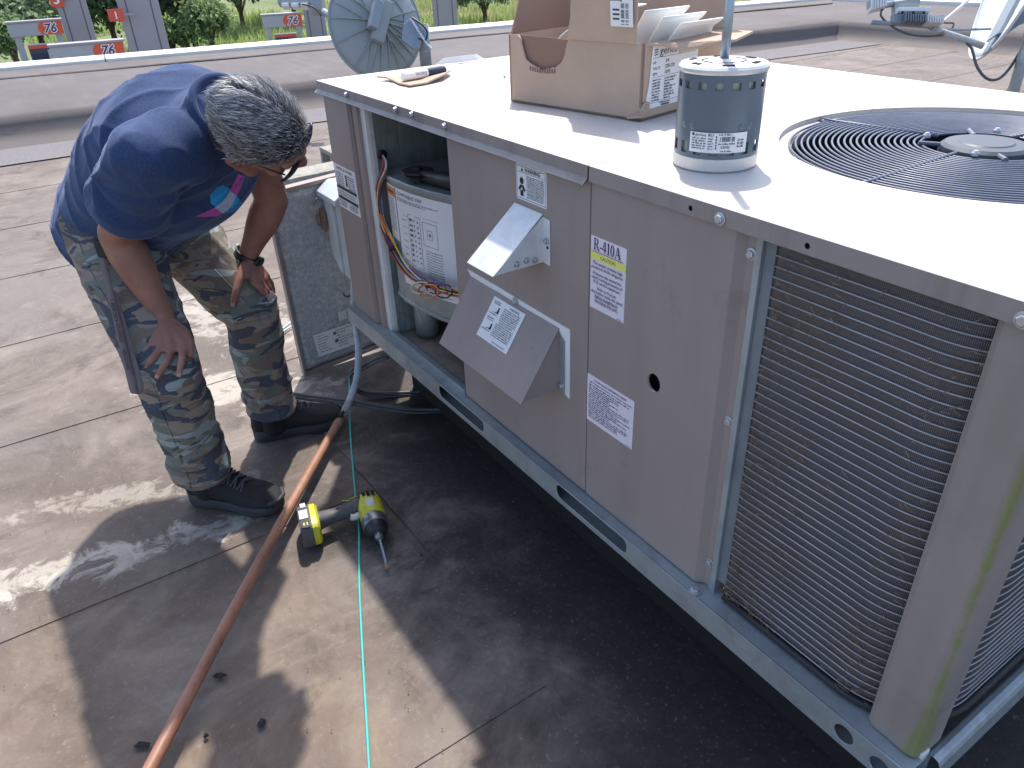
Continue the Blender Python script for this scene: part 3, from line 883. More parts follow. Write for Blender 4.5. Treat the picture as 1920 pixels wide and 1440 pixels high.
# recessed fan ring, orifice and fan
ring = MB().lathe([(GR + .0075, -.001), (GR + .007, -.009), (GR - .006, -.011), (GR - .016, -.015), (GR - .02, -.14)], GC, 96, cap=False)
ring.build('fan_ring', M['lid'], lr, smooth=False, auto=.6)
sh = MB().lathe([(GR - .0195, -.03), (GR - .018, -.20), (GR + .02, -.26)], GC, 72, cap=False).build('fan_shroud', M['fan_dark'], unit, smooth=True)
fan = MB().lathe([(.0, -.09), (.07, -.09), (.08, -.10), (.08, -.17), (.0, -.17)], GC, 32, cap=False)
for k in range(4):
    a0 = k * math.pi / 2 + .4
    vs = []; 
    for i in range(7):
        rr = .075 + .215 * i / 6
        for j in range(6):
            a = a0 + (.95 + .15 * i / 6) * (j / 5 - .5)
            vs.append(GC + V(rr * math.cos(a), rr * math.sin(a), -.13 - .055 * (j / 5 - .5) * 2 + .012 * math.sin(j / 5 * math.pi)))
    fan.add(vs, [(i * 6 + j, i * 6 + j + 1, (i + 1) * 6 + j + 1, (i + 1) * 6 + j) for i in range(6) for j in range(5)])
fan.build('fan', M['fan_dark'], unit, smooth=True)
grille = MB()
for k in range(4):                       # spokes carry the rings
    a = math.radians(-92 + 90 * k)
    d = V(math.cos(a), math.sin(a), 0)
    grille.tube([GC + d * (GR + .004) + V(0, 0, -.006), GC + d * (GR - .02) + V(0, 0, -.006), GC + d * .085 + V(0, 0, .002)], .003, 8)
    grille.lathe([(.011, 0), (.011, .003)], GC + d * (GR + .0) + V(0, 0, -.0095), 12)
gr = grille.build('fan_grille', M['grille'], unit, smooth=True)
for k in range(22):
    rr = .098 + (GR - .012 - .098) * k / 21
    zz = -.001 - .008 * ((rr - .09) / .23) ** 2
    MB().tube([GC + V(rr * math.cos(2 * math.pi * i / 96), rr * math.sin(2 * math.pi * i / 96), zz) for i in range(96)], .0022, 6, closed=True).build('ring', M['grille'], gr, smooth=True)
hub = MB().lathe([(.0, .008), (.040, .008), (.043, .006), (.062, .005), (.068, .0), (.070, -.008), (.070, -.03)], GC, 48, cap=False).build('motor_mount', M['hub'], gr, auto=.5)
for k in range(4):
    a = math.radians(-47 + 90 * k); d = V(math.cos(a), math.sin(a), 0)
    MB().tube([GC + d * .07 + V(0, 0, .001), GC + d * .104 + V(0, 0, .003)], .004, 8).build('lug', M['grille'], gr)
    a = math.radians(-72 + 90 * k); d = V(math.cos(a), math.sin(a), 0)
    MB().lathe([(.006, .0), (.006, .004), (.003, .008)], GC + d * .092 + V(0, 0, .004), 12).build('bolt', M['screw'], gr)

# right corner post with a rounded nose
pp = [(1.862, .022), (1.862, .010), (1.870, .004), (1.924, .002), (1.933, .005), (1.938, .013), (1.9395, .022), (1.9395, .060), (1.932, .066)]
post = MB().profile(pp, V(0, 0, ZR + .0035), V(0, 0, ZT - .0275), EX, EY).build('corner_post', M['taupe_post'], unit, solid=.0018, bevel=0)

# condenser coil: slab bent round the corner, with its guard wires
def coil_path(off, n=34):
    pts = []
    x0, yf = 1.574, .019; cxr = 1.80; R = .125
    c = V(cxr, yf + R, 0)
    pts.append(V(x0, yf - off, 0)); pts.append(V((x0 + cxr) / 2, yf - off, 0))
    for k in range(n + 1):
        a = -math.pi / 2 + (math.pi / 2) * k / n
        pts.append(c + V(math.cos(a), math.sin(a), 0) * (R + off))
    for k in range(1, 5): pts.append(c + V(R + off, (UW - .08 - c.y) * k / 4, 0))
    return pts
CP = coil_path(0)
vs = []; fs = []; uv = []
s_ = 0; ss = []
for i, p_ in enumerate(CP):
    if i: s_ += (p_ - CP[i - 1]).length
    ss.append(s_)
    vs += [V(p_.x, p_.y, ZR + .004), V(p_.x, p_.y, ZT - .03)]
for i in range(len(CP) - 1): fs.append((2 * i, 2 * i + 2, 2 * i + 3, 2 * i + 1))
coil = MB().add(vs, fs).build('condenser_coil', M['coil'], unit, smooth=True)
uvl = coil.data.uv_layers.new(name='UVMap')
for lp in coil.data.loops:
    vi = lp.vertex_index
    uvl.data[lp.index].uv = (ss[vi // 2], coil.data.vertices[vi].co.z)
WP = coil_path(.0035)
nw = 43
zlo, zhi = ZR + .018, ZT - .034
base_me = None
for k in range(nw):
    zz = zlo + (zhi - zlo) * k / (nw - 1)
    mb = MB().tube([p_ + V(0, 0, zz) for p_ in WP], .0012, 5)
    mb.build('guard_wire', M['wire_guard'], coil, smooth=True)
# black seal at the coil's foot, sheet tray
WS = coil_path(.007)
MB().tube([p_ + V(0, 0, ZR + .009) for p_ in WS], .006, 6).build('coil_seal', M['rubber'], unit, smooth=True)
# bits of straw and fluff caught in the coil
mb = MB()
for k in range(1100):
    if random.random() < .5: i = 0; fr = random.random() ** 1.6 * .9
    else: fr = random.random() * 24; 
    i = int(fr); fr -= i
    p_ = lerp(WP[i], WP[i + 1], fr)
    cl = random.random()
    zz = zlo + (zhi - zlo) * (random.random() if cl < .7 else random.random() ** 2 * .25)
    L = random.choice((random.uniform(.002, .009), random.uniform(.002, .009), random.uniform(.008, .022))); a = random.uniform(-1.2, 1.2)
    t_ = (WP[i + 1] - WP[i]).normalized()
    d = t_ * math.cos(a) * L + V(0, 0, math.sin(a) * L)
    o = V(t_.y, -t_.x, 0) * random.uniform(.001, .006)
    w = V(0, 0, random.uniform(.0004, .0013))
    q = p_ + V(0, 0, zz) + o
    mb.add([q - w, q + d - w * .4, q + d + w * .4 + o * .4, q + w], [(0, 1, 2, 3)])
tag(mb.build('straw', M['straw'], coil), kind='stuff')
random.seed(11)

# ------------------------------------------------------------------ blower compartment
MB().box((.264, .03, ZR - .004), (.268, .62, ZT - .03)).build('liner', M['inner'], unit)
MB().box((.268, .62, ZR - .004), (1.19, .624, ZT - .03)).build('liner', M['inner'], unit)
MB().box((1.186, .03, ZR - .004), (1.192, .62, ZT - .03)).build('liner', M['inner'], unit)
MB().box((.265, .002, ZR - .001), (.702, .007, ZR + .014)).box((.265, .014, ZR - .001), (.702, .028, ZR + .004)).build('door_sill', M['galv'], unit, bevel=.001)
prof = [(.33, .46), (.285, .40), (.281, .30), (.280, .105), (.284, .068), (.293, .042), (.315, .028), (.37, .022), (.45, .026), (.54, .042), (.64, .072), (.74, .115), (.82, .16)]
prof2 = prof + [(.82, .46)]
D0, D1 = .475, .816
def drum_solid(z0, z1, grow=0.0):
    mb = MB(); c = V(.55, .26, 0)
    lo = []; hi = []
    for (x, y) in prof2:
        d = (V(x, y, 0) - c).normalized() * grow
        lo.append(V(x + d.x, y + d.y, z0)); hi.append(V(x + d.x, y + d.y, z1))
    n = len(lo)
    mb.add(lo + hi, [tuple(range(n))[::-1], tuple(range(n, 2 * n))] + [(i, (i + 1) % n, n + (i + 1) % n, n + i) for i in range(n)])
    return mb
drum = drum_solid(D0, D1).build('blower_housing', M['drum'], unit, auto=.7)
drum_solid(D1 - .008, D1 + .006, .005).build('housing_rim', M['drum'], drum, auto=.7, bevel=.003)
drum_solid(D0 - .004, D0 + .008, .005).build('housing_rim', M['drum'], drum, auto=.7, bevel=.003)
# pulley, belt guard and motor on top of the housing
pc = onz(783, 320, D1 + .034); pc.z = D1 + .006
MB().lathe([(.016, 0), (.016, .012), (.038, .014), (.04, .018), (.034, .022), (.04, .026), (.04, .030), (.012, .031), (.012, .038)], pc, 28).build('pulley', M['black_plastic'], drum, auto=.5)
mb = MB().tube([pc + V(.03, .0, .02), pc + V(.13, .03, .022), pc + V(.24, .02, .03)], [.014, .022, .02], 10); mb.build('belt_guard', M['black_plastic'], drum, smooth=True)
MB().lathe([(.075, 0), (.078, .01), (.078, .15), (.07, .17), (.03, .175)], V(.66, .22, D1 + .008), 28).build('inner_motor', M['galv_dark'], drum, auto=.5)
MB().lathe([(.082, 0), (.082, .012)], V(.66, .22, D1 + .11), 28).build('motor_band', M['galv_bright'], drum, auto=.5)
MB().lathe([(.035, 0), (.037, .05), (.035, .15)], V(.325, .10, ZR + .001), 20).build('drain_pipe', M['inner'], unit, smooth=True)

# labels wrapped on the housing
def drum_pt(s):
    """point at arc length s along the housing's front"""
    acc = 0
    for i in range(3, len(prof) - 1):
        a = V(*prof[i], 0); b = V(*prof[i + 1], 0); L = (b - a).length
        if acc + L >= s or i == len(prof) - 2:
            return lerp(a, b, (s - acc) / L), (b - a).normalized()
        acc += L
def wrapped(name, s0, s1, z0, z1, mat, lift, parent):
    mb = MB(); n = 14; vs = []
    for k in range(n + 1):
        q, t_ = drum_pt(s0 + (s1 - s0) * k / n)
        o = q + V(t_.y, -t_.x, 0) * lift
        vs += [V(o.x, o.y, z0), V(o.x, o.y, z1)]
    mb.add(vs, [(2 * i, 2 * i + 2, 2 * i + 3, 2 * i + 1) for i in range(n)])
    return mb.build(name, mat, parent, smooth=True)
lab1 = wrapped('warning_label', .052, .150, .650, .800, M['white_label'], .0015, drum)
wrapped('label_header', .054, .148, .770, .794, M['orange_print'], .0022, lab1)
lab2 = wrapped('component_map', .154, .43, .535, .800, M['white_label'], .0015, drum)
# printing on the flat part of the component map
q0, t0 = drum_pt(.262)
class DrumText(Text):
    def P(s, x, y):
        q, t_ = drum_pt(x + s.O.x)
        o = q + V(t_.y, -t_.x, 0) * (.0024 + s.k * 1e-5)
        return V(o.x, o.y, y)
tx = DrumText(V(-.084, 0, 0), EX, EZ)
tx.text('COMPONENT MAP', .246, .782, .0095)
tx.words(.246, .43, .7735, .0032); tx.words(.246, .38, .7685, .0032)
tx.frame(.292, .60, .345, .742, .0012)
for k in range(9):
    zz = .615 + k * .0138
    tx.rect(.298, zz, .298 + random.uniform(.006, .015), zz + random.uniform(.004, .008)); tx.rect(.318, zz + .002, .322, zz + .006); tx.rect(.332, zz, .338, zz + .004)
tx.frame(.355, .672, .412, .735, .001); tx.frame(.372, .692, .394, .716, .001); tx.rect(.38, .70, .386, .708)
tx.frame(.37, .555, .425, .60, .001)
for k in range(5): tx.rect(.376 + k * .009, .562, .378 + k * .009, .585)
for k in range(11): tx.words(.36, .43, .658 - k * .0072, .0026)
for k in range(7): tx.words(.262, .284, .72 - k * .019, .003)
tx.rect(.262, .7335, .292, .7342); tx.rect(.36, .745, .42, .7456)
tx.words(.40, .45, .543, .003)
tx.build('printing', M['ink_grey'], lab2)
tx = DrumText(V(-.084, 0, 0), EX, EZ)
for k in range(14): tx.words(.178, .229, .762 - k * .0066, .003)
tx.poly([(.163, .74), (.172, .74), (.1675, .752)]); tx.rect(.164, .725, .172, .735); tx.rect(.158, .717, .232, .7176)
tx.text('WARNING', .178, .778, .009, width=.046, bold=.01)
tx.build('printing', M['ink'], lab1)

# wiring loom: comes out of the liner, hangs down the housing and gathers in a knot
cols = [('yellow_wire', srgb(206, 186, 60)), ('yellow_wire', srgb(222, 204, 96)), ('red_wire', srgb(176, 50, 44)), ('brown_wire', srgb(110, 70, 54)), ('blue_wire', srgb(66, 78, 138)),
        ('orange_wire', srgb(214, 104, 52)), ('black_wire', srgb(40, 40, 46)), ('purple_wire', srgb(104, 70, 130)), ('white_wire', srgb(206, 204, 198)), ('red_wire', srgb(192, 66, 50)), ('orange_wire', srgb(226, 126, 60)), ('blue_wire', srgb(84, 70, 120))]
loom = [((717, 292), .045), ((722, 312), .024), ((711, 345), .021), ((709, 380), .019), ((716, 415), .017), ((731, 450), .015), ((752, 490), .014), ((775, 515), .013), ((800, 530), .012), ((830, 545), .012), ((868, 552), .014)]
wm = {}
for k, (nm, c) in enumerate(cols):
    if nm + str(c) not in wm: wm[nm + str(c)] = simple(nm + '_insulation', c, .45, 0, .06, 30)
    pts = []
    for j, ((x, y), yy) in enumerate(loom):
        sp = (.4 if j == 0 else 1.0) * (6 if j < 5 else (8 if j < 7 else 10))
        jx = sp * math.sin(k * 2.4 + j * .35); jy = .6 * sp * math.cos(k * 1.9 + j * .3)
        pts.append(ony(x + jx * .75, y + jy, yy + .004 * math.sin(k * 1.3 + j)))
    # smooth
    fine = []
    for j in range(len(pts) - 1):
        p0 = pts[max(j - 1, 0)]; p1 = pts[j]; p2 = pts[j + 1]; p3 = pts[min(j + 2, len(pts) - 1)]
        for q in range(5):
            t = q / 5
            fine.append(.5 * ((2 * p1) + (p2 - p0) * t + (2 * p0 - 5 * p1 + 4 * p2 - p3) * t * t + (3 * p1 - p0 - 3 * p2 + p3) * t ** 3))
    fine.append(pts[-1])
    MB().tube(fine, .0022, 6).build('wire', wm[nm + str(c)], unit, smooth=True)
    # coil of slack wire at the bottom
    cx_, cy_ = 790 + 7 * (k % 8), 540 + 3 * (k % 4)
    loop = [ony(cx_ + (16 + 2 * (k % 3)) * math.cos(a * .42 + k), cy_ + (11 + k % 4) * math.sin(a * .42 + k), .012 + .0012 * a * .4 - .0010 * k) for a in range(15)]
    if k % 2 == 0: MB().tube(loop, .002, 6).build('wire', wm[nm + str(c)], unit, smooth=True)
for (x, y) in ((737, 465), (806, 534)):
    c = ony(x, y, .014); MB().lathe([(.013, -.004), (.0135, 0), (.013, .004)], c, 16, V(.6, 0, -.8)).build('cable_tie', M['black_plastic'], unit)
gp = onx(716, 290, .268)
MB().lathe([(.014, 0), (.014, .004), (.008, .006)], V(.268, gp.y, gp.z), 16, EX).build('grommet', M['black_plastic'], unit)

# ------------------------------------------------------------------ flue hoods
hood1 = MB()
x0, x1 = .972, 1.062; zt, zb, dp = .902, .809, .114
hood1.extrude([(0, 0), (1, 0), (1, 1), (0, 1)], V(x0 - .004, .0025, zt), EX * (x1 - x0 + .004), V(0, -dp - .002, zb - zt - .003), V(0, -.6, .8) * 1.0, .002)
h1 = hood1.build('exhaust_hood', M['galv_bright'], unit, bevel=.0008)
for xx in (x0, x1):
    MB().add([(xx, .0025, zt - .003), (xx, -dp, zb), (xx, .0025, zb)], [(0, 1, 2)]).build('hood_side', M['galv_bright'], h1, solid=.0016)
MB().add([(x1 + .0008, .0015, zt - .004), (x1 + .022, .0015, zt - .006), (x1 + .022, .0015, zb - .002), (x1 + .0008, .0015, zb)], [(0, 1, 2, 3)]).build('hood_flange', M['galv_bright'], h1, solid=.0016)
for (yy, zz) in ((-.062, .820), (-.04, .8225), (-.02, .818)): screw(h1, V(x1 + .0008, yy, zz), (1, 0, 0), .0042)
screw(h1, V(x1 + .013, .0006, .855), (0, -1, 0), .0048)
MB().lathe([(.003, 0), (.003, .0008)], V(x1 + .015, .0006, .842), 12, (0, -1, 0)).build('screw_hole', M['dark_hole'], h1)
x0, x1 = .782, 1.112; zt, zb, dp = .686, .548, .094
hood2 = MB().extrude([(0, 0), (1, 0), (1, 1), (0, 1)], V(x0 - .002, .001, zt), EX * (x1 - x0 + .004), V(0, -dp - .002, zb - zt - .002), V(0, -.8, .6), .002)
h2 = hood2.build('intake_hood', M['taupe'], unit, bevel=.0008)
for xx in (x0, x1): MB().add([(xx, .001, zt - .004), (xx, -dp, zb), (xx, .001, zb)], [(0, 1, 2)]).build('hood_side', M['taupe'], h2, solid=.0016)
# torn white gasket showing behind the hood
gl = [(.765, .700), (.90, .699), (1.02, .697), (1.146, .696), (1.146, .540), (1.118, .548), (1.118, .664), (1.10, .684), (1.06, .6865), (.98, .6835), (.90, .687), (.83, .6855), (.778, .688)]
MB().extrude(gl, V(0, .0028, 0), EX, EZ, V(0, -1, 0), .002).build('gasket', M['white_label'], h2)
MB().add([(x1 + .001, .0002, zt - .006), (x1 + .02, .0002, zt - .02), (x1 + .02, .0002, zb - .004), (x1 + .001, .0002, zb)], [(0, 1, 2, 3)]).build('hood_flange', M['galv'], h2, solid=.0014)
screw(h2, V(x1 + .011, -.0008, .562), (0, -1, 0), .0055)
screw(h2, V(.963, -.0012, .6915), (0, -1, 0), .0058)
# instruction label on the sloping hood
hx = EX; hy = V(0, dp, zt - zb).normalized(); hn = hx.cross(hy)
HO = V(0, -dp, zb) + hn * .0022
def hoodpt(x, y):
    d = ray(x, y); t = (HO - CAM).dot(hn) / d.dot(hn); q = CAM + d * t - HO
    return (q.dot(hx), q.dot(hy))
cs = [hoodpt(*q) for q in ((931, 558), (990, 591), (946, 662), (890, 625))]
LX0 = (cs[0][0] + cs[3][0]) / 2; LX1 = (cs[1][0] + cs[2][0]) / 2; LY0 = (cs[2][1] + cs[3][1]) / 2; LY1 = (cs[0][1] + cs[1][1]) / 2
lb = MB().extrude([(LX0, LY0), (LX1, LY0), (LX1, LY1), (LX0, LY1)], HO, hx, hy, hn, .0006).build('instruction_label', M['white_label'], h2)
tx = Text(HO, hx, hy, .0010)
w = LX1 - LX0; h = LY1 - LY0
tx.text('WARNING', LX0 + w * .70, LY1 - h * .10, h * .055, 'CENTER'); tx.text('AVERTISSEMENT', LX0 + w * .66, LY1 - h * .50, h * .045, 'CENTER', width=w * .42)
for k in range(7):
    tx.words(LX0 + w * .42, LX1 - w * .04, LY1 - h * (.155 + k * .046), h * .026); tx.words(LX0 + w * .38, LX1 - w * .04, LY1 - h * (.545 + k * .046), h * .026)
for b in (0, .4):
    tx.words(LX0 + w * .06, LX0 + w * .3, LY1 - h * (.09 + b), h * .028); tx.words(LX0 + w * .08, LX0 + w * .3, LY1 - h * (.135 + b), h * .028)
    tx.poly([(LX0 + w * .12, LY1 - h * (.33 + b)), (LX0 + w * .32, LY1 - h * (.33 + b)), (LX0 + w * .30, LY1 - h * (.17 + b)), (LX0 + w * .27, LY1 - h * (.20 + b)), (LX0 + w * .26, LY1 - h * (.31 + b))])
    tx.words(LX0 + w * .05, LX0 + w * .33, LY1 - h * (.385 + b), h * .028)
tx.words(LX0 + w * .5, LX1 - w * .06, LY0 + h * .05, h * .024)
tx.build('printing', M['ink'], lb)

# ------------------------------------------------------------------ flat labels on the panels
def plabel(name, x0, z0, x1, z1, mat, parent, yy=.003, r=.004):
    o = MB().extrude(rrect(x0, z0, x1, z1, r), V(0, yy, 0), EX, EZ, V(0, -1, 0), .0006).build(name, mat, parent)
    return o, Text(V(0, yy - .0006, 0), EX, EZ, .0005)
# warning label above the hood
L, tx = plabel('warning_label', .975, .914, 1.073, .982, M['white_label'], pan)
tx.frame(.978, .917, 1.070, .979, .0008, 0); tx.rect(.979, .967, 1.069, .9676, 0)
tx.text('WARNING', 1.004, .9695, .0075, width=.05, bold=.012); tx.poly([(.992, .9695), (1.000, .9695), (.996, .977)])
tx.rect(1.0105, .918, 1.0111, .967)
tx.poly(circle2(.994, .951, .0062, 16, .0068)); tx.poly([(.983, .935), (.989, .943), (.999, .943), (1.006, .935), (1.003, .931), (.999, .936), (.999, .922), (.989, .922), (.989, .936), (.985, .931)])
tx.poly(circle2(.994, .9355, .0026, 12), 1)
for k in range(13): tx.words(1.013, 1.067, .9615 - k * .0033, .0021, fill=.98)
tx.build('printing', [M['ink'], M['white_label']], L)
# refrigerant caution label
L, tx = plabel('caution_label', 1.203, .767, 1.295, .902, M['pink_label'], rp, r=.001)
tx.rect(1.203, .8605, 1.295, .8735, 1)
tx.text('CAUTION', 1.249, .8642, .0062, 'CENTER', bold=.012)
class Serif:
    """upright serif capitals and figures drawn from stems, hairlines and bowls (unit height)"""
    def __init__(s, tx, x, y, h): s.tx = tx; s.x = x; s.y = y; s.h = h
    def pl(s, pts): s.tx.poly([(s.x + p[0] * s.h, s.y + p[1] * s.h) for p in pts])
    def ring(s, cx, cy, rx, ry, ix, iy, a0=0, a1=360, n=20):
        for k in range(n):
            a = math.radians(a0 + (a1 - a0) * k / n); b = math.radians(a0 + (a1 - a0) * (k + 1) / n)
            s.pl([(cx + rx * math.cos(a), cy + ry * math.sin(a)), (cx + rx * math.cos(b), cy + ry * math.sin(b)), (cx + ix * math.cos(b), cy + iy * math.sin(b)), (cx + ix * math.cos(a), cy + iy * math.sin(a))])
    def draw(s, ch):
        if ch == 'R':
            s.pl([(.1, 0), (.24, 0), (.24, 1), (.1, 1)]); s.pl([(0, 0), (.34, 0), (.34, .05), (0, .05)]); s.pl([(0, .95), (.4, .95), (.4, 1), (0, 1)])
            s.ring(.38, .745, .24, .255, .11, .20, -90, 90, 12); s.pl([(.24, .49), (.4, .49), (.4, .54), (.24, .54)])
            s.pl([(.34, .5), (.48, .5), (.74, 0), (.58, 0)]); s.pl([(.6, 0), (.8, 0), (.8, .05), (.6, .05)]); s.x += .80 * s.h
        elif ch == '-':
            s.pl([(.04, .27), (.3, .27), (.3, .36), (.04, .36)]); s.x += .34 * s.h
        elif ch == '4':
            s.pl([(.3, 0), (.42, 0), (.42, 1), (.3, 1)]); s.pl([(.02, .24), (.5, .24), (.5, .33), (.02, .33)]); s.pl([(.02, .33), (.08, .33), (.36, 1), (.3, 1)]); s.x += .54 * s.h
        elif ch == '1':
            s.pl([(.18, 0), (.31, 0), (.31, 1), (.18, 1)]); s.pl([(.06, 0), (.43, 0), (.43, .05), (.06, .05)]); s.pl([(.06, .84), (.18, .88), (.31, 1), (.25, 1)]); s.x += .50 * s.h
        elif ch == '0':
            s.ring(.25, .5, .23, .51, .11, .46); s.x += .53 * s.h
        elif ch == 'A':
            s.pl([(.1, 0), (.15, 0), (.42, 1), (.36, 1)]); s.pl([(.33, 1), (.45, 1), (.74, 0), (.58, 0)]); s.pl([(.2, .3), (.56, .3), (.56, .36), (.2, .36)])
            s.pl([(0, 0), (.26, 0), (.26, .05), (0, .05)]); s.pl([(.5, 0), (.82, 0), (.82, .05), (.5, .05)]); s.x += .8 * s.h
sf = Serif(tx, 1.2105, .8785, .0205)
for ch in 'R-410A': sf.draw(ch)
tx.rect(1.209, .8755, 1.289, .8763)
yy = .8525
for ln, un in (('This system contains high', 0), ('pressure R-410A refrigerant.', 0), ('', 0), ('Pressures may exceed the', 0), ('rated working pressures of', 0), ('R-22 service equipment.', 0), ('', 0), ('Refer to Product', 0), ('information inside this panel', 0), ('Before Installing or', 1), ('Servicing this unit.', 1)):
    if ln:
        w_ = tx.text(ln, 1.249, yy, .0053, 'CENTER', bold=.01, width=min(.084, .0031 * len(ln)))
        if un: tx.rect(1.249 - w_ / 2, yy - .0014, 1.249 + w_ / 2, yy - .0008)
        yy -= .0079
    else: yy -= .0034
tx.words(1.278, 1.292, .7695, .0018)
tx.build('printing', [M['ink_purple'], M['yellow_print']], L)
# quick reference label
L, tx = plabel('reference_label', 1.2005, .521, 1.333, .626, M['pink_label'], rp, r=.001)
tx.text('R-410A QUICK REFERENCE GUIDE', 1.267, .6165, .0042, 'CENTER', bold=.01); tx.text('Refer to Installation Instructions for specific installation requirements', 1.267, .6095, .0034, 'CENTER', width=.118, bold=.01)
for k in range(17): tx.words(1.206, 1.329, .6035 - k * .0045, .0026, fill=random.choice((.98, .95, .7, .9, .5)))
tx.words(1.316, 1.331, .5235, .0018)
tx.build('printing', M['ink_purple'], L)
# label on the corner panel
L, tx = plabel('warning_label', .012, .667, .166, .797, M['white_label'], unit, .0016)
tx.text('DANGER', .03, .783, .009, width=.045); tx.text('WARNING', .095, .783, .009, width=.05); tx.poly([(.08, .783), (.09, .783), (.085, .792)])
for k in range(6): tx.words(.02, .08, .772 - k * .007, .004); tx.words(.105, .158, .772 - k * .007, .004)
tx.poly([(.088, .742), (.1, .742), (.098, .765), (.09, .765)]); tx.poly(circle2(.094, .77, .006, 10))
tx.rect(.018, .726, .16, .735); tx.words(.02, .16, .717, .004); tx.words(.02, .16, .709, .004)
tx.rect(.018, .695, .16, .704)
for k in range(3): tx.words(.02, .08, .688 - k * .0065, .004); tx.words(.095, .158, .688 - k * .0065, .004)
tx.build('printing', M['ink'], L)
# wear: dents and scuffs on the panels are small pressed marks
def spline(pts, m=6):
    pts = [Vector(p) for p in pts]; out = []
    for j in range(len(pts) - 1):
        p0 = pts[max(j - 1, 0)]; p1 = pts[j]; p2 = pts[j + 1]; p3 = pts[min(j + 2, len(pts) - 1)]
        for q in range(m):
            t = q / m
            out.append(.5 * ((2 * p1) + (p2 - p0) * t + (2 * p0 - 5 * p1 + 4 * p2 - p3) * t * t + (3 * p1 - p0 - 3 * p2 + p3) * t ** 3))
    out.append(pts[-1])
    return out
# ------------------------------------------------------------------ removed door leaning beside the unit
BL, TL = V(-.250, -.140, .004), V(-.170, -.170, .70)
lx = V(-.055, 1.0, .043).normalized(); lz = (TL - BL).normalized(); ln = lx.cross(lz)
if ln.x < 0: ln = -ln
DW, DH = .455, (TL - BL).length
door = thing('access_door', 'removed access door leaning beside the unit, foil insulation facing out', 'panel', BL)
MB().obox(BL + lx * DW / 2 + lz * DH / 2 - ln * .006, lx * (DW / 2), lz * (DH / 2), ln * .002).build('skin', M['taupe'], door)
for (a, b, w) in ((V(0, 0, 0), lx * DW, lz), (lz * (DH - .012), lx * DW, lz)):
    MB().obox(BL + a + b / 2 + lz * .006 + ln * .006, lx * (DW / 2), lz * .006, ln * .0105).build('flange', M['taupe'], door)
for o in (0, DW - .008):
    MB().obox(BL + lx * (o + .004) + lz * DH / 2 + ln * .006, lx * .004, lz * (DH / 2 - .0125), ln * .0105).build('flange', M['taupe'], door)
# quilted insulation board
mb = MB(); nx, nz = 40, 60; vs = []; fs = []
for j in range(nz + 1):
    for i in range(nx + 1):
        a = .012 + (DW - .024) * i / nx; b = .016 + (DH - .032) * j / nz
        e = min(i, nx - i, j, nz - j)
        h = (.012 if e > 0 else 0) + .0035 * mnoise.noise(Vector((a * 16, b * 16, 0))) + .0016 * mnoise.noise(Vector((a * 60, b * 60, 3)))
        vs.append(BL + lx * a + lz * b + ln * h)
for j in range(nz):
    for i in range(nx):
        k = j * (nx + 1) + i; fs.append((k, k + 1, k + nx + 2, k + nx + 1))
ins = mb.add(vs, fs).build('insulation', M['foil'], door, smooth=True)
def doorpt(x, y):
    d = ray(x, y); t = (BL + ln * .017 - CAM).dot(ln) / d.dot(ln); q = CAM + d * t - BL
    return q.dot(lx), q.dot(lz)
p0 = doorpt(586, 628); p1 = doorpt(668, 600); p2 = doorpt(676, 640); p3 = doorpt(597, 668)
dl = MB().add([BL + lx * a + lz * b + ln * .0215 for (a, b) in (p0, p1, p2, p3)], [(0, 1, 2, 3)]).build('data_label', M['white_label'], door)
tx = Text(BL + lx * p3[0] + lz * p3[1] + ln * .0218, (lx * (p2[0] - p3[0]) + lz * (p2[1] - p3[1])), (lx * (p0[0] - p3[0]) + lz * (p0[1] - p3[1])), .0004)
W_, H_ = math.hypot(p2[0] - p3[0], p2[1] - p3[1]), math.hypot(p0[0] - p3[0], p0[1] - p3[1])
for k in range(7): tx.words(W_ * .06, W_ * random.choice((.3, .36, .26)), H_ * (.88 - k * .12), H_ * .045); tx.words(W_ * .5, W_ * random.choice((.75, .9, .66)), H_ * (.88 - k * .12), H_ * .045)
tx.poly(circle2(W_ * .47, H_ * .8, H_ * .07, 12)); tx.poly(circle2(W_ * .47, H_ * .45, H_ * .08, 12))
tx.build('printing', M['ink_grey'], dl)
q = doorpt(642, 590); MB().obox(BL + lx * q[0] + lz * q[1] + ln * .019, lx * .016, lz * .018, ln * .0006).build('fastener_plate', M['galv_bright'], door)

# ------------------------------------------------------------------ electrical disconnect on the unit's end
dx0, dx1, dy0, dy1 = -.142, -.004, .004, .115
ed = thing('electrical_disconnect', 'chalky white electrical disconnect box with rusty hasp on the unit end', 'switch box', (-.06, .06, .40))
ztop, zbot = .705, .405
# enclosure with a chamfered right edge and sloping foot
oc = [(dx0, zbot + .055), (dx0 + .07, zbot), (dx1, zbot), (dx1, ztop - .04), (dx0, ztop - .04)]
MB().extrude(oc, V(0, dy0 + .012, 0), EX, EZ, EY, dy1 - dy0 - .012).build('enclosure', M['box_white'], ed, bevel=.003)
MB().extrude([(dx0 + .006, zbot + .06), (dx0 + .066, zbot + .012), (dx0 + .066, ztop - .05), (dx0 + .006, ztop - .05)], V(0, dy0 + .013, 0), EX, EZ, -EY, .012).build('cover', M['box_white'], ed, bevel=.003)
MB().extrude([(dx0 - .016, zbot + .07), (dx0 - .008, zbot + .066), (dx0 - .008, ztop - .05), (dx0 - .016, ztop - .05)], V(0, dy0 + .006, 0), EX, EZ, EY, .1).build('cover_edge', M['box_white'], ed, bevel=.002)
MB().extrude([(dy0 - .012, ztop - .045), (dy1, ztop - .045), (dy1, ztop), (dy0 + .03, ztop), (dy0 - .012, ztop - .028)], V(dx0 - .018, 0, 0), EY, EZ, EX, dx1 - dx0 + .016).build('rain_hood', M['box_white'], ed, bevel=.002)
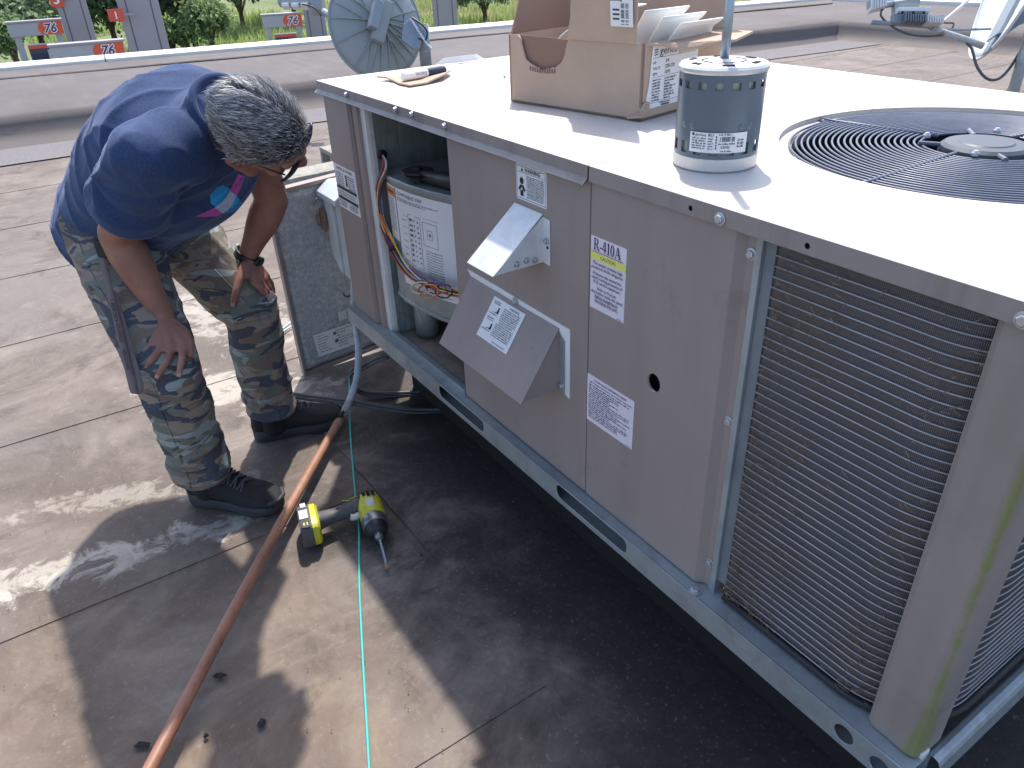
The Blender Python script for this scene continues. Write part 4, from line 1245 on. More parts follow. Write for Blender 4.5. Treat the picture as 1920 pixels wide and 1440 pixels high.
hs = MB().extrude([(dx0 - .03, .545), (dx0 + .01, .545), (dx0 + .016, .575), (dx0 + .016, .605), (dx0 + .006, .617), (dx0 - .024, .617), (dx0 - .03, .60)], V(0, dy0 - .006, 0), EX, EZ, -EY, .004)
hs.tube([V(dx0 - .022, dy0 - .012, .60), V(dx0 - .022, dy0 - .022, .595), V(dx0 - .022, dy0 - .022, .565), V(dx0 - .022, dy0 - .012, .56)], .0035, 6)
hs.tube([V(dx0 - .006, dy0 - .012, .585), V(dx0 + .012, dy0 - .013, .587)], .004, 6)
hs.build('hasp', M['rust_metal'], ed, bevel=.001)
MB().lathe([(.006, 0), (.007, .004), (.003, .008)], V(dx0 - .012, dy0 - .012, .655), 10, (0, -1, 0)).build('seal_knob', M['steel'], ed)
MB().tube(spline([V(dx0 - .012, dy0 - .016, .652), V(dx0 - .022, dy0 - .022, .632), V(dx0 - .045, dy0 - .022, .618)], 5), .001, 5).build('seal_wire', M['cable'], ed)

# ------------------------------------------------------------------ conduit down the corner, then the rusty pipe across the roof
cpts = [V(-.030, .035, .42), V(-.026, .020, .385), ony(664, 585, .005), ony(671, 640, -.02), ony(672, 680, -.045), ony(668, 715, -.075), ony(655, 752, -.115), ony(640, 782, -.150)]
cd = MB().tube(spline(cpts, 6), .0115, 12).build('conduit', M['conduit'], None, smooth=True)
tag(cd, 'grey weathered conduit running down the unit corner to the roof', 'conduit')
for (x, y) in ((652, 552), (672, 648)):
    c = ony(x, y, .0); MB().tube([c + V(-.014, -.008, 0), c + V(0, -.014, .001), c + V(.016, -.010, 0), c + V(.022, .0, .003)], .0028, 6).build('cable_tie', M['black_plastic'], cd)
MB().tube(spline([ony(664, 590, .0), ony(672, 596, -.008), ony(680, 604, -.01), ony(684, 616, -.012)], 4), .007, 8).build('elbow', M['rust_metal'], cd, smooth=True)
pa = cpts[-1] + V(.006, -.004, .001); pb = onz(262, 1478, .045)
n = 30
pp_ = [lerp(pa, pb, k / n) + V(0, 0, .012 * math.sin(k / n * math.pi)) for k in range(n + 1)]
_d = (pp_[-1] - pp_[-4]).normalized()
pp_ += [pp_[-1] + _d * .25 + V(0, 0, -.004), V(*(pp_[-1] + _d * .7).xy, .0135)]
pipe = MB().tube(pp_, .0135, 16).build('rusty_pipe', M['rusty'], None, smooth=True)
tag(pipe, 'long straight rust brown pipe lying across the roof in front of the shoes', 'pipe')
MB().tube([pp_[0], lerp(pp_[0], pp_[1], 1.3)], .0152, 16).build('coupling', M['rusty'], pipe, smooth=True)
# pipe supports: small blocks that keep it off the membrane
for t in (.12, .96):
    c = lerp(pa, pb, t)

# ------------------------------------------------------------------ cables and cord
c1 = [onz(500, 650, .02), onz(520, 628, .02), onz(545, 607, .012)]
t1 = MB().tube(spline([onz(508, 636, .004), onz(525, 620, .008), onz(548, 604, .008), onz(570, 596, .006)], 5), .0048, 8)
t1.tube(spline([onz(504, 646, .004), onz(522, 629, .006), onz(545, 613, .006), onz(568, 604, .006)], 5), .004, 8)
tag(t1.build('grey_cable', M['conduit'], None, smooth=True), 'short pair of pale grey cables coming from behind the leaning door', 'cable')
cab = spline([onz(455, 742, .006), onz(490, 742, .012), onz(520, 738, .04), onz(548, 738, .05), onz(580, 743, .042), onz(620, 747, .04), onz(660, 751, .052), onz(700, 758, .05), onz(745, 765, .03), onz(790, 768, .012), onz(840, 768, .008)], 6)
mb = MB().tube(cab, .0055, 8).tube([p + V(.002, -.004, -.011) for p in cab], .0045, 8)
# they start from a fold on the ground behind the shoe
tag(mb.build('black_cable', M['cable'], None, smooth=True), 'pair of dark cables crossing over the rusty pipe to under the unit', 'cable')
cab2 = spline([ony(728, 664, .02), ony(705, 672, -.01), ony(680, 686, -.03), ony(664, 690, -.05), ony(657, 702, -.06), ony(662, 720, -.06), onz(680, 733, .03), onz(715, 737, .02), onz(760, 736, .012), onz(800, 734, .008)], 6)
mb = MB().tube(cab2, .006, 8).tube([p + V(.003, -.003, -.011) for p in cab2], .005, 8)
tag(mb.build('looped_cable', M['cable'], None, smooth=True), 'looped grey cable hanging from the rail and curling round the conduit foot', 'cable')
sp_ = [onz(655, 700, .05), onz(655, 760, .03), onz(658, 830, .006), onz(664, 900, .004), onz(668, 945, .0045), onz(673, 990, .0045), onz(674, 1100, .004), onz(680, 1230, .004), onz(687, 1350, .004), onz(694, 1480, .004)]
tag(MB().tube(spline(sp_, 8), .0027, 8).build('cord', M['string'], None, smooth=True), 'thin turquoise cord lying down the roof under the drill', 'cord')

# ------------------------------------------------------------------ concrete blocks behind the unit
def block(c, yaw, size, hollow, label, lay=False):
    L, W, H = size
    e1 = V(math.cos(yaw), math.sin(yaw), 0); e2 = V(-math.sin(yaw), math.cos(yaw), 0)
    if hollow:
        w = (L - .03 * 3) / 2
        me = plate_mesh('concrete_block', [[(0, 0), (L, 0), (L, H), (0, H)], rrect(.03, .03, .03 + w, H - .03, .015), rrect(.06 + w, .03, L - .03, H - .03, .015)], c, e1, EZ, W)
        o = mesh_obj('concrete_block', me, M['concrete'], None, bevel=.004)
    else:
        o = MB().obox(Vector(c) + e1 * L / 2 + EZ * H / 2, e1 * L / 2, e2 * W / 2, EZ * H / 2).build('concrete_block', M['concrete'], None, bevel=.006)
    tag(o, label, 'block', 'concrete blocks behind the unit')
A_ = onz(523, 340, .2); B_ = onz(628, 318, .2)
yw = math.atan2(B_.y - A_.y, B_.x - A_.x)
block(V(A_.x, A_.y, 0.0) + V(-math.sin(yw), math.cos(yw), 0) * .10, yw, (.46, .20, .2), False, 'flat grey concrete block lying nearer the leaning door, pitted top')
A_ = onz(598, 275, .2); B_ = onz(623, 288, .2)
yw = math.atan2(B_.y - A_.y, B_.x - A_.x)
block(V(A_.x, A_.y, 0.0) + V(-math.sin(yw), math.cos(yw), 0) * .09, yw, (.40, .18, .2), True, 'hollow concrete block half hidden behind the unit corner')

# ------------------------------------------------------------------ impact driver lying on its side
ra = onz(689, 938, .036); ch = onz(706, 1003, .034); be = onz(727, 1067, .012)
du = V(be.x - ra.x, be.y - ra.y, 0).normalized(); dv = V(du.y, -du.x, 0)
if dv.dot(onz(590, 990, .03) - ra) < 0: dv = -dv
DO = V(ra.x, ra.y, .0045)
HL = (V(ch.x, ch.y, 0) - V(ra.x, ra.y, 0)).dot(du)          # rear of the head to the nose
drv = thing('impact_driver', 'yellow and charcoal cordless impact driver lying on its side on the roof', 'drill', DO)
def D_(u, v, z): return DO + du * u + dv * (v * .90) + V(0, 0, z)
def loft(secs, n=20, sq=2.6):
    """closed loft through super-ellipse sections: (centre, half-axis vector a, half-axis vector b)"""
    mb = MB(); vs = []; fs = []
    for (c, a, b) in secs:
        for k in range(n):
            t = 2 * math.pi * k / n
            ct, st = math.cos(t), math.sin(t)
            vs.append(c + a * (math.copysign(abs(ct) ** (2 / sq), ct)) + b * (math.copysign(abs(st) ** (2 / sq), st)))
    for i in range(len(secs) - 1):
        for k in range(n):
            k2 = (k + 1) % n
            fs.append((i * n + k, i * n + k2, (i + 1) * n + k2, (i + 1) * n + k))
    fs.append(tuple(range(n - 1, -1, -1))); fs.append(tuple(range((len(secs) - 1) * n, len(secs) * n)))
    return mb.add(vs, fs)
zc = .037
UZ = V(0, 0, 1)
hd = loft([(D_(.0, .0, zc), dv * .020, UZ * .021), (D_(.008, .0, zc), dv * .029, UZ * .029), (D_(.03, 0, zc), dv * .033, UZ * .033), (D_(HL * .6, 0, zc), dv * .034, UZ * .034), (D_(HL * .68, 0, zc), dv * .033, UZ * .033)], 24, 2.5).build('motor_housing', M['drv_yellow'], drv, smooth=True)
loft([(D_(HL * .66, 0, zc), dv * .0335, UZ * .0335), (D_(HL * .70, 0, zc), dv * .035, UZ * .035), (D_(HL * .84, 0, zc), dv * .033, UZ * .033), (D_(HL * .93, 0, zc), dv * .027, UZ * .027), (D_(HL * .99, 0, zc), dv * .019, UZ * .019)], 24, 2.1).build('gear_case', M['drv_metal'], drv, auto=.5)
loft([(D_(HL * .86, 0, zc), dv * .031, UZ * .031), (D_(HL * .90, 0, zc), dv * .0315, UZ * .0315), (D_(HL * 1.0, 0, zc), dv * .024, UZ * .024), (D_(HL * 1.04, 0, zc), dv * .018, UZ * .018)], 24, 2.0).build('nose_guard', M['black_plastic'], drv, smooth=True)
MB().lathe([(.010, 0), (.0115, .004), (.0115, .016), (.009, .020), (.007, .024)], D_(HL * 1.03, 0, zc), 18, du).build('chuck', M['drv_metal'], drv, auto=.4)
bt0 = D_(HL * 1.03 + .02, 0, zc); bt1 = V(be.x, be.y, .013)
bit = MB().tube([bt0, lerp(bt0, bt1, .86)], .0036, 6).build('bit_extension', M['galv_dark'], drv)
MB().tube([lerp(bt0, bt1, .84), bt1], .0062, 12).build('socket', M['rust_metal'], bit)
# vents and scuffed badge on the housing
for k in range(3):
    for j in range(4):
        MB().obox(D_(.012 + .0062 * j, -.016 + .013 * k, zc + .0325 - .002 * abs(k - 1)), du * .0018, dv * .0045, UZ * .0015).build('vent_slot', M['dark_hole'], hd)
MB().extrude([(0, 0), (.034, 0), (.034, .02), (0, .02)], D_(HL * .28, -.012, zc + .0335), du, dv, UZ, .0012).build('badge', M['drv_label'], hd)
# grip
loft([(D_(.022, .022, zc), du * .030, UZ * .027), (D_(.026, .045, zc), du * .024, UZ * .023), (D_(.030, .075, zc), du * .020, UZ * .0185), (D_(.036, .11, zc), du * .0205, UZ * .0175), (D_(.042, .145, zc), du * .024, UZ * .021), (D_(.044, .155, zc), du * .03, UZ * .026)], 20, 2.4).build('grip', M['drv_grey'], drv, smooth=True)
MB().tube(spline([D_(.058, .036, zc), D_(.061, .048, zc - .002), D_(.060, .062, zc)], 4), [.009] * 9, 8).build('trigger', M['drv_label'], drv, smooth=True)
MB().lathe([(.003, 0), (.003, .001)], D_(.034, .093, zc + .0176), 10).build('screw_hole', M['dark_hole'], drv)
for (a, b) in (((.004, .030), (.014, .062)), ((.014, .062), (.006, .074))): MB().tube([D_(a[0], a[1], zc + .022), D_(b[0], b[1], zc + .019)], .0014, 5).build('grip_line', M['drv_yellow'], drv)
# battery foot and pack
loft([(D_(.050, .150, zc), du * .046, UZ * .030), (D_(.050, .156, zc), du * .054, UZ * .036), (D_(.050, .172, zc), du * .055, UZ * .037)], 20, 4.5).build('battery_foot', M['drv_yellow'], drv, auto=.5)
bp = loft([(D_(.050, .1725, zc), du * .054, UZ * .0365), (D_(.050, .19, zc), du * .056, UZ * .037), (D_(.050, .200, zc), du * .055, UZ * .0365), (D_(.050, .206, zc), du * .050, UZ * .034)], 20, 5).build('battery', M['drv_grey'], drv, auto=.5)
MB().extrude([(0, 0), (.036, 0), (.036, .022), (0, .022)], D_(.030, .178, zc + .0372), du, dv, UZ, .001).build('label', M['drv_label'], bp)
MB().extrude([(0, 0), (.018, 0), (.018, .014), (0, .014)], D_(.002, .180, zc + .0372), du, dv, UZ, .001).build('label', M['drv_label'], bp)
MB().extrude([(0, 0), (.03, 0), (.034, .008), (.03, .022), (0, .022)], D_(.070, .176, zc + .0370), du, dv, UZ, .0008).build('marking', M['black_plastic'], bp)
for k in range(2): MB().extrude([(0, 0), (.010, 0), (.010, .003), (0, .003)], D_(.084, .182 + k * .009, zc + .0380), du, dv, UZ, .0006).build('marking', M['yellow_print'], bp)
# ------------------------------------------------------------------ cardboard carton on the lid
bA, bB, bC = onz(958, 191, ZT), onz(1200, 229, ZT), onz(1290, 202, ZT)
be1 = V(bB.x - bA.x, bB.y - bA.y, 0); BXL = be1.length; be1.normalize()
be2 = V(-be1.y, be1.x, 0)
BXW, BXH = .30, .142
BO = V(bA.x, bA.y, ZT + .001)
carton = thing('cardboard_box', 'torn open brown cardboard carton with white foam sheets on the unit lid', 'box', BO)
def B_(a, b, c): return BO + be1 * a + be2 * b + V(0, 0, c)
TH = .005
# front wall with a ragged hole torn from its upper left corner
random.seed(5)
L_ = BXL
tear = [(.028, BXH), (.036, BXH - .008), (.043, BXH - .030), (.05, BXH - .046)]
for k in range(14):
    a = .05 + .105 * k / 13
    tear.append((a, BXH - .048 - .018 * math.sin(k / 13 * math.pi) ** .8 + random.uniform(-.0025, .0025)))
tear += [(.163, BXH - .040), (.168, BXH - .028), (.172, BXH - .012), (.178, BXH - .002)]
outl = [(0, 0), (L_, 0), (L_, BXH)] + [(.178, BXH)] + tear[::-1][1:] + [(0.0, BXH - .002)]
fw = mesh_obj('front_wall', plate_mesh('front_wall', [outl], BO + be2 * (TH / 2), be1, EZ, TH), M['cardboard'], carton)
# inner corrugated liner seen through the tear, set back
il = [(.03, BXH - .075), (.175, BXH - .075), (.175, BXH - .004), (.12, BXH - .002), (.03, BXH - .0015)]
MB().extrude(il, BO + be2 * (TH + .003), be1, EZ, be2, .002).build('inner_ply', M['cardboard_in'], fw)
for k in range(11):
    a = .066 + .0072 * k
    MB().obox(B_(a, -.0006, BXH - .0655 - .003 * math.sin(k / 10 * 3.1)), be1 * .0016, be2 * .0012, EZ * .0042).build('flute', M['cardboard_in'], fw)
MB().extrude([(0, 0), (BXW, 0), (BXW, BXH), (0, BXH)], B_(BXL, 0, 0), be2, EZ, -be1, TH).build('side_wall', M['cardboard'], carton)
MB().extrude([(0, 0), (BXW, 0), (BXW, BXH), (0, BXH)], B_(0, 0, 0), be2, EZ, be1, TH).build('side_wall', M['cardboard'], carton)
MB().extrude([(0, 0), (BXL, 0), (BXL, BXH), (0, BXH)], B_(0, BXW, 0), be1, EZ, -be2, TH).build('rear_wall', M['cardboard'], carton)
MB().extrude([(0, 0), (BXL, 0), (BXL, BXW), (0, BXW)], B_(0, 0, 0), be1, be2, EZ, TH).build('bottom', M['cardboard_in'], carton)
# flaps: tall front one, rear one, drooping right one, left one folded inward
def flap(name, pts, mat=None, th=.0045):
    a = [Vector(p) for p in pts]
    nrm = (a[1] - a[0]).cross(a[2] - a[0]).normalized() * th
    n = len(a)
    return MB().add(a + [p + nrm for p in a], [tuple(range(n))[::-1], tuple(range(n, 2 * n))] + [(i, (i + 1) % n, n + (i + 1) % n, n + i) for i in range(n)]).build(name, mat or M['cardboard'], carton)
ff = flap('front_flap', [B_(.178, 0, BXH), B_(.352, 0, BXH), B_(.358, -.006, BXH + .05), B_(.360, -.014, BXH + .14), B_(.200, -.014, BXH + .14), B_(.196, -.010, BXH + .09), B_(.190, -.005, BXH + .04), B_(.182, -.002, BXH + .018)])
flap('rear_flap', [B_(.02, BXW, BXH), B_(BXL, BXW, BXH), B_(BXL, BXW + .014, BXH + .16), B_(.02, BXW + .014, BXH + .16)])
flap('right_flap', [B_(BXL, .01, BXH), B_(BXL, BXW - .02, BXH), B_(BXL + .085, BXW - .05, BXH + .004), B_(BXL + .10, .16, BXH - .002), B_(BXL + .080, .09, BXH - .003), B_(BXL + .045, .06, BXH - .012), B_(BXL + .018, .035, BXH - .002)])
flap('left_flap', [B_(.002, .004, BXH), B_(.002, BXW - .02, BXH), B_(-.020, BXW - .03, BXH + .115), B_(-.025, .07, BXH + .095)], M['cardboard_in'])
# crushed lower right corner
for k in range(5):
    MB().tube([B_(BXL - .03 + .006 * k, -.002, .004 + .003 * k), B_(BXL + .004, -.004 + .003 * k, .010 + .006 * k), B_(BXL + .004, .02, .02 + .003 * k)], .0032, 6).build('crease', M['cardboard'], carton, smooth=True)
# foam sheets
for k, (a0, h0, w0) in enumerate(((.100, .035, .085), (.108, .048, .07))):
    pts = []
    for j in range(9):
        t = j / 8
        pts.append((a0 + t * .12, BXH - .03 + h0 * (1 - (1 - t) ** 3) * 1.5))
    vs = []
    for (a, c) in pts: vs += [B_(a, .03 + .02 * k, c), B_(a + .01, .03 + .02 * k + .13, c + .01)]
    MB().add(vs, [(2 * i, 2 * i + 2, 2 * i + 3, 2 * i + 1) for i in range(8)]).build('foam_sheet', M['foam'], carton, smooth=True, solid=.003)
for k in range(3):
    vs = []
    for j in range(10):
        t = j / 9; y_ = .02 + .025 * k
        base = B_(BXL - .045 + .028 * k, y_, BXH - .05); 
        px_ = BXL - .05 + .016 * k + .035 * t ** 2 * (1 + .25 * k); pz = BXH - .04 + .095 * t - .012 * k
        vs += [B_(px_, y_, pz), B_(px_ - .01, y_ + .16, pz + .004 * math.sin(j * 2))]
    MB().add(vs, [(2 * i, 2 * i + 2, 2 * i + 3, 2 * i + 1) for i in range(9)]).build('foam_sheet', M['foam'], carton, smooth=True, solid=.003)
# maker's label on the right side, barcode sticker on the tall flap
lab = MB().add([B_(BXL + .001, .028, .138), B_(BXL + .001, .185, .138), B_(BXL + .001, .185, .020), B_(BXL + .001, .010, .020), B_(BXL + .001, .022, .07)], [(0, 1, 2, 3, 4)]).build('shipping_label', M['white_label'], carton)
tx = Text(B_(BXL + .0012, 0, 0), be2, EZ, .0005)
tx.text('genteq', .052, .118, .014, width=.068)
for k in range(3): tx.poly([(.034, .118 + k * .0045), (.046, .119 + k * .0045), (.046, .1206 + k * .0045), (.034, .1196 + k * .0045)])
tx.rect(.030, .113, .175, .1136)
for k, (a, b) in enumerate((('HP', '3/4'), ('VOLTS', '208-230'), ('RPM', '1050'))):
    tx.text(a, .032, .102 - k * .0105, .0055); tx.text(b, .072, .102 - k * .0105, .0068)
tx.rect(.030, .0775, .175, .078)
for k in range(8): tx.words(.032, .06, .071 - k * .0054, .0034); tx.words(.072, .072 + random.uniform(.02, .045), .071 - k * .0054, .0038)
tx.rect(.026, .030, .175, .0305); tx.words(.06, .10, .026, .003); tx.rect(.066, .0215, .092, .0245)
tx.build('printing', M['ink_blue'], lab)
tx = Text(BO, be1, EZ); 
nn = Vector((0, 0, 0))
fo = B_(.298, -.0070, BXH + .030)
fe = (B_(.335, -.014, BXH + .14) - B_(.335, 0, BXH)).normalized()
fn = be1.cross(fe)
st = MB().extrude([(0, 0), (.054, 0), (.054, .058), (.048, .054), (.042, .060), (.038, .050), (.030, .050), (.028, .043), (.02, .045), (0, .044)], fo + fn * .0048, be1, fe, fn, .0006).build('barcode_sticker', M['white_label'], carton)
tx = Text(fo + fn * .0056, be1, fe, .0004)
for k in range(3): tx.rect(.006, .012 + k * .008, .022, .015 + k * .008)
for k in range(18): 
    if random.random() < .75: tx.rect(.026, .004 + k * .0022, .034, .0052 + k * .0022); tx.rect(.037, .004 + k * .0022, .044, .0050 + k * .0022)
tx.build('printing', M['ink'], st)

# ------------------------------------------------------------------ new blower motor standing on the lid
MC = V(1.3225, .158, ZT); MR = .0655; MH = .150
motor = thing('blower_motor', 'new slate blue electric blower motor standing on end on the lid', 'motor', MC)
# shell: plain middle, plain rims, and two bands of posts between vent windows
def band(h0, h1, name, parent):
    return MB().lathe([(MR - .002, h0), (MR, h0), (MR, h1), (MR - .002, h1)], MC, 96, cap=False).build(name, M['motor_blue'], parent, auto=.6)
shell = band(.043, .1165, 'shell', motor)
band(.020, .026, 'shell_rim', shell); band(.1265, .137, 'shell_rim', shell)
for (h0, h1) in ((.026, .043), (.1165, .1265)):
    mb = MB()
    for k in range(16):
        vs = []
        for j in range(5):
            a = 2 * math.pi * (k + .5 * j / 4) / 16; c_, s_ = math.cos(a), math.sin(a)
            vs += [MC + V(MR * c_, MR * s_, h0), MC + V(MR * c_, MR * s_, h1), MC + V((MR - .002) * c_, (MR - .002) * s_, h1), MC + V((MR - .002) * c_, (MR - .002) * s_, h0)]
        mb.add(vs, [(4 * j + i, 4 * j + (i + 1) % 4, 4 * j + 4 + (i + 1) % 4, 4 * j + 4 + i) for j in range(4) for i in range(4)] + [(0, 1, 2, 3), (19, 18, 17, 16)])
    mb.build('vent_band', M['motor_blue'], shell, auto=.6)
MB().lathe([(.0, .0005), (MR - .002, .0005), (MR + .0005, .003), (MR + .001, .020), (MR - .002, .0215), (.0, .0215)], MC, 64, cap=False).build('lower_end_bell', M['motor_zinc'], motor, auto=.5)
top = MB().lathe([(.0, .1365), (MR + .001, .1365), (MR + .0025, .139), (MR + .0025, .143), (MR - .001, .1465), (MR - .012, .1475), (.02, .149), (.016, .1515), (.0, .152)], MC, 64, cap=False).build('upper_end_bell', M['motor_zinc'], motor, auto=.45)
for k in range(6):
    a = math.radians(20 + 60 * k); d = V(math.cos(a), math.sin(a), 0); e = V(-d.y, d.x, 0)
    MB().obox(MC + d * .050 + V(0, 0, .1476), d * .004, e * .009, EZ * .0012).build('vent_slot', M['dark_hole'], top)
    MB().obox(MC + d * .031 + V(0, 0, .1487), d * .0012, e * .012, EZ * .0008).build('vent_slot', M['ink_grey'], top)
MB().lathe([(MR - .006, .024), (MR - .006, .045), (MR - .02, .05), (MR - .02, .11), (MR - .006, .116), (MR - .006, .135)], MC, 48, cap=False).build('stator', M['stator'], motor)
MB().lathe([(MR - .012, .117), (MR - .009, .121), (MR - .012, .125)], MC, 48, cap=False).build('windings', M['copper_wind'], motor)
MB().tube([MC + V(0, 0, .15), MC + V(.0, .0, .185), MC + V(0, 0, .37)], .0070, 16).build('shaft', M['shaft'], motor, smooth=True)
fl_ = V(math.cos(math.radians(-60)), math.sin(math.radians(-60)), 0)
# pressed dimples
cdir = math.atan2(CAM.y - MC.y, CAM.x - MC.x)
for a in (-.85, -.6, .55, .8):
    d = V(math.cos(cdir + a), math.sin(cdir + a), 0)
    MB().lathe([(.006, -.001), (.004, .0012), (.0, .0016)], MC + d * MR + V(0, 0, .066), 12, d, cap=False).build('dimple', M['motor_blue'], shell, smooth=True)
# rating label wrapped on the shell
def shell_pt(a, h, lift=.0012):
    return MC + V((MR + .001 + lift) * math.cos(cdir + a), (MR + .001 + lift) * math.sin(cdir + a), h)
a0, a1 = -.62, .72
vs = []
for k in range(21):
    a = a0 + (a1 - a0) * k / 20; vs += [shell_pt(a, .0305), shell_pt(a, .059)]
rl = MB().add(vs, [(2 * i, 2 * i + 2, 2 * i + 3, 2 * i + 1) for i in range(20)]).build('rating_label', M['white_label'], motor, smooth=True)
class ShellText(Text):
    def P(s, x, y): return shell_pt(a0 + x / MR, .0305 + y, .0017 + s.k * 1e-5)
tx = ShellText(V(0, 0, 0), EX, EZ)
tx.text('genteq', .009, .0235, .0042); tx.poly(circle2(.0055, .0255, .0022, 8)); tx.text('RU', .029, .0235, .0042, bold=.015)
for k in range(5): tx.words(.004, .028, .0195 - k * .0036, .0022); tx.words(.029, .037, .0195 - k * .0036, .0022)
for k in range(17):
    if random.random() < .8: tx.rect(.046 + k * .0013, .0165, .0467 + k * .0013, .0235)
tx.words(.044, .066, .0255, .002); tx.words(.044, .07, .0125, .0022); tx.text('5SME', .048, .0065, .0042); tx.words(.048, .066, .002, .002)
for k in range(5): tx.rect(.040, .006 + k * .004, .0418, .0085 + k * .004)
for k in range(3): tx.words(.072, .084, .017 - k * .0045, .003)
tx.build('printing', M['ink_blue'], rl)

motor.scale = (1, 1, 1.045)
# ------------------------------------------------------------------ small things on the lid
sa, sb = onz(708, 151, ZT), onz(845, 143, ZT)
scr = [onz(*q, ZT + .002) for q in ((706, 150), (722, 151), (738, 154), (748, 159), (768, 163), (800, 158), (830, 151), (846, 141), (843, 136), (800, 141), (760, 145))]
cx_ = sum((p for p in scr), V(0, 0, 0)) / len(scr)
mb = MB(); n = len(scr); vs = []
for k, p in enumerate(scr):
    curl = .010 if k in (6, 7, 8) else (.006 if k in (0, 1) else .001)
    vs.append(p + V(0, 0, curl))
vs2 = [v + V(0, 0, .004) for v in vs]
mb.add(vs + vs2 + [cx_ + V(0, 0, .001), cx_ + V(0, 0, .005)], [(i, (i + 1) % n, n + (i + 1) % n, n + i) for i in range(n)] + [(2 * n, (i + 1) % n, i) for i in range(n)] + [(2 * n + 1, n + i, n + (i + 1) % n) for i in range(n)])
tag(mb.build('cardboard_scrap', M['cardboard'], None), 'torn scrap of cardboard under the marker pen at the lid corner', 'scrap')
m0, m1 = onz(755, 144, ZT + .019), onz(833, 131, ZT + .019)
md = (m1 - m0).normalized(); ML = (m1 - m0).length
mk = thing('marker_pen', 'white barrelled marker pen with dark cap lying on the cardboard scrap', 'marker', m0)
MB().lathe([(.0095, 0), (.0112, .002), (.0116, .01), (.0116, ML * .56)], m0, 20, md).build('barrel', M['sign_white'], mk, auto=.6)
MB().lathe([(.0121, ML * .56), (.0123, ML * .62), (.0116, ML * .96), (.0100, ML), (.004, ML * 1.005)], m0, 20, md).build('cap', M['ink_blue'], mk, auto=.6)
side = md.cross(EZ).normalized(); tocam = (CAM - m0); tocam = (tocam - md * tocam.dot(md)).normalized(); upv = tocam.cross(md)
class PenText(Text):
    def P(s, x, y):
        a = y / .0119
        return m0 + md * (ML * .56 - x) + (tocam * math.cos(a) - upv * math.sin(a)) * (.0119 + s.k * 1e-5)
tx = PenText(V(0, 0, 0), EX, EZ)
tx.text('Sharpie', .006, -.003, .0085, shear=.3); tx.words(.006, .05, -.0055, .0012)
tx.build('lettering', M['ink'], mk)
# torn white foam scrap at the lid's far left corner
w0 = [onz(*q, ZT + .003) for q in ((806, 121), (826, 112), (850, 107), (874, 104), (882, 109), (866, 117), (840, 119))]
w0 = [V(max(q.x, .01), q.y, q.z) for q in w0]
cw = sum((p for p in w0), V(0, 0, 0)) / len(w0) + V(0, 0, .014)
n = len(w0)
mb = MB().add(w0 + [lerp(p, cw, .35) + V(0, 0, .012) for p in w0] + [cw], [(i, (i + 1) % n, n + (i + 1) % n, n + i) for i in range(n)] + [(n + i, n + (i + 1) % n, 2 * n) for i in range(n)])
tag(mb.build('foam_scrap', M['foam'], None), 'crumpled white foam scrap at the far left edge of the lid', 'scrap')
sc_ = onz(944, 148, ZT)
mb = MB().lathe([(.007, 0), (.007, .001), (.0045, .002), (.0045, .006)], sc_ + V(0, 0, .006), 12, V(.4, .9, .15)).tube([sc_ + V(0, 0, .006), sc_ + V(.01, .024, .004)], .0018, 8)
tag(mb.build('loose_screw', M['screw'], None), 'single loose screw lying on the lid beside the carton', 'screw')
# bits of black debris scattered on the roof
deb = [(412, 1267, .017, .009, 'curled black scrap of membrane on the sunny roof right of the pipe'), (491, 1357, .010, .013, 'small black lump of tar on the roof between pipe and cord'), (266, 1397, .018, .008, 'flat black oval flake on the roof left of the pipe'), (386, 1380, .006, .006, 'tiny brown crumb on the roof close to the lower pipe'), (790, 1042, .006, .006, 'dark crumb on the shaded roof right of the drill socket')]
for (x, y, a, b, lb_) in deb:
    c = onz(x, y, .003); mb = MB(); vs = []
    for k in range(9):
        t = 2 * math.pi * k / 9; rr = random.uniform(.75, 1.15)
        vs.append(c + RGT * a * math.cos(t) * rr + V(RGT.y * -1, RGT.x, 0) * b * math.sin(t) * rr + V(0, 0, random.uniform(0, .002)))
    n = 9; vs += [lerp(v, c, .5) + V(0, 0, random.uniform(.003, .008)) for v in vs]
    mb.add(vs, [(i, (i + 1) % n, n + (i + 1) % n, n + i) for i in range(n)] + [tuple(range(n, 2 * n))])
    tag(mb.build('debris', M['leaf_litter'], None), lb_, 'debris')
# fine grit strewn over the membrane
mb = MB()
for k in range(900):
    x = random.uniform(-.6, 2.0); y = random.uniform(-1.7, -.05)
    s = random.uniform(.0008, .0028); c = V(x, y, .001)
    a = random.uniform(0, 3)
    e = V(math.cos(a), math.sin(a), 0) * s; f = V(-e.y, e.x, 0) * random.uniform(.4, 1)
    mb.add([c - e, c - f, c + e, c + f, c + V(0, 0, s * .9)], [(0, 1, 4), (1, 2, 4), (2, 3, 4), (3, 0, 4)])
tag(mb.build('grit', [M['straw']], roof), kind='stuff')

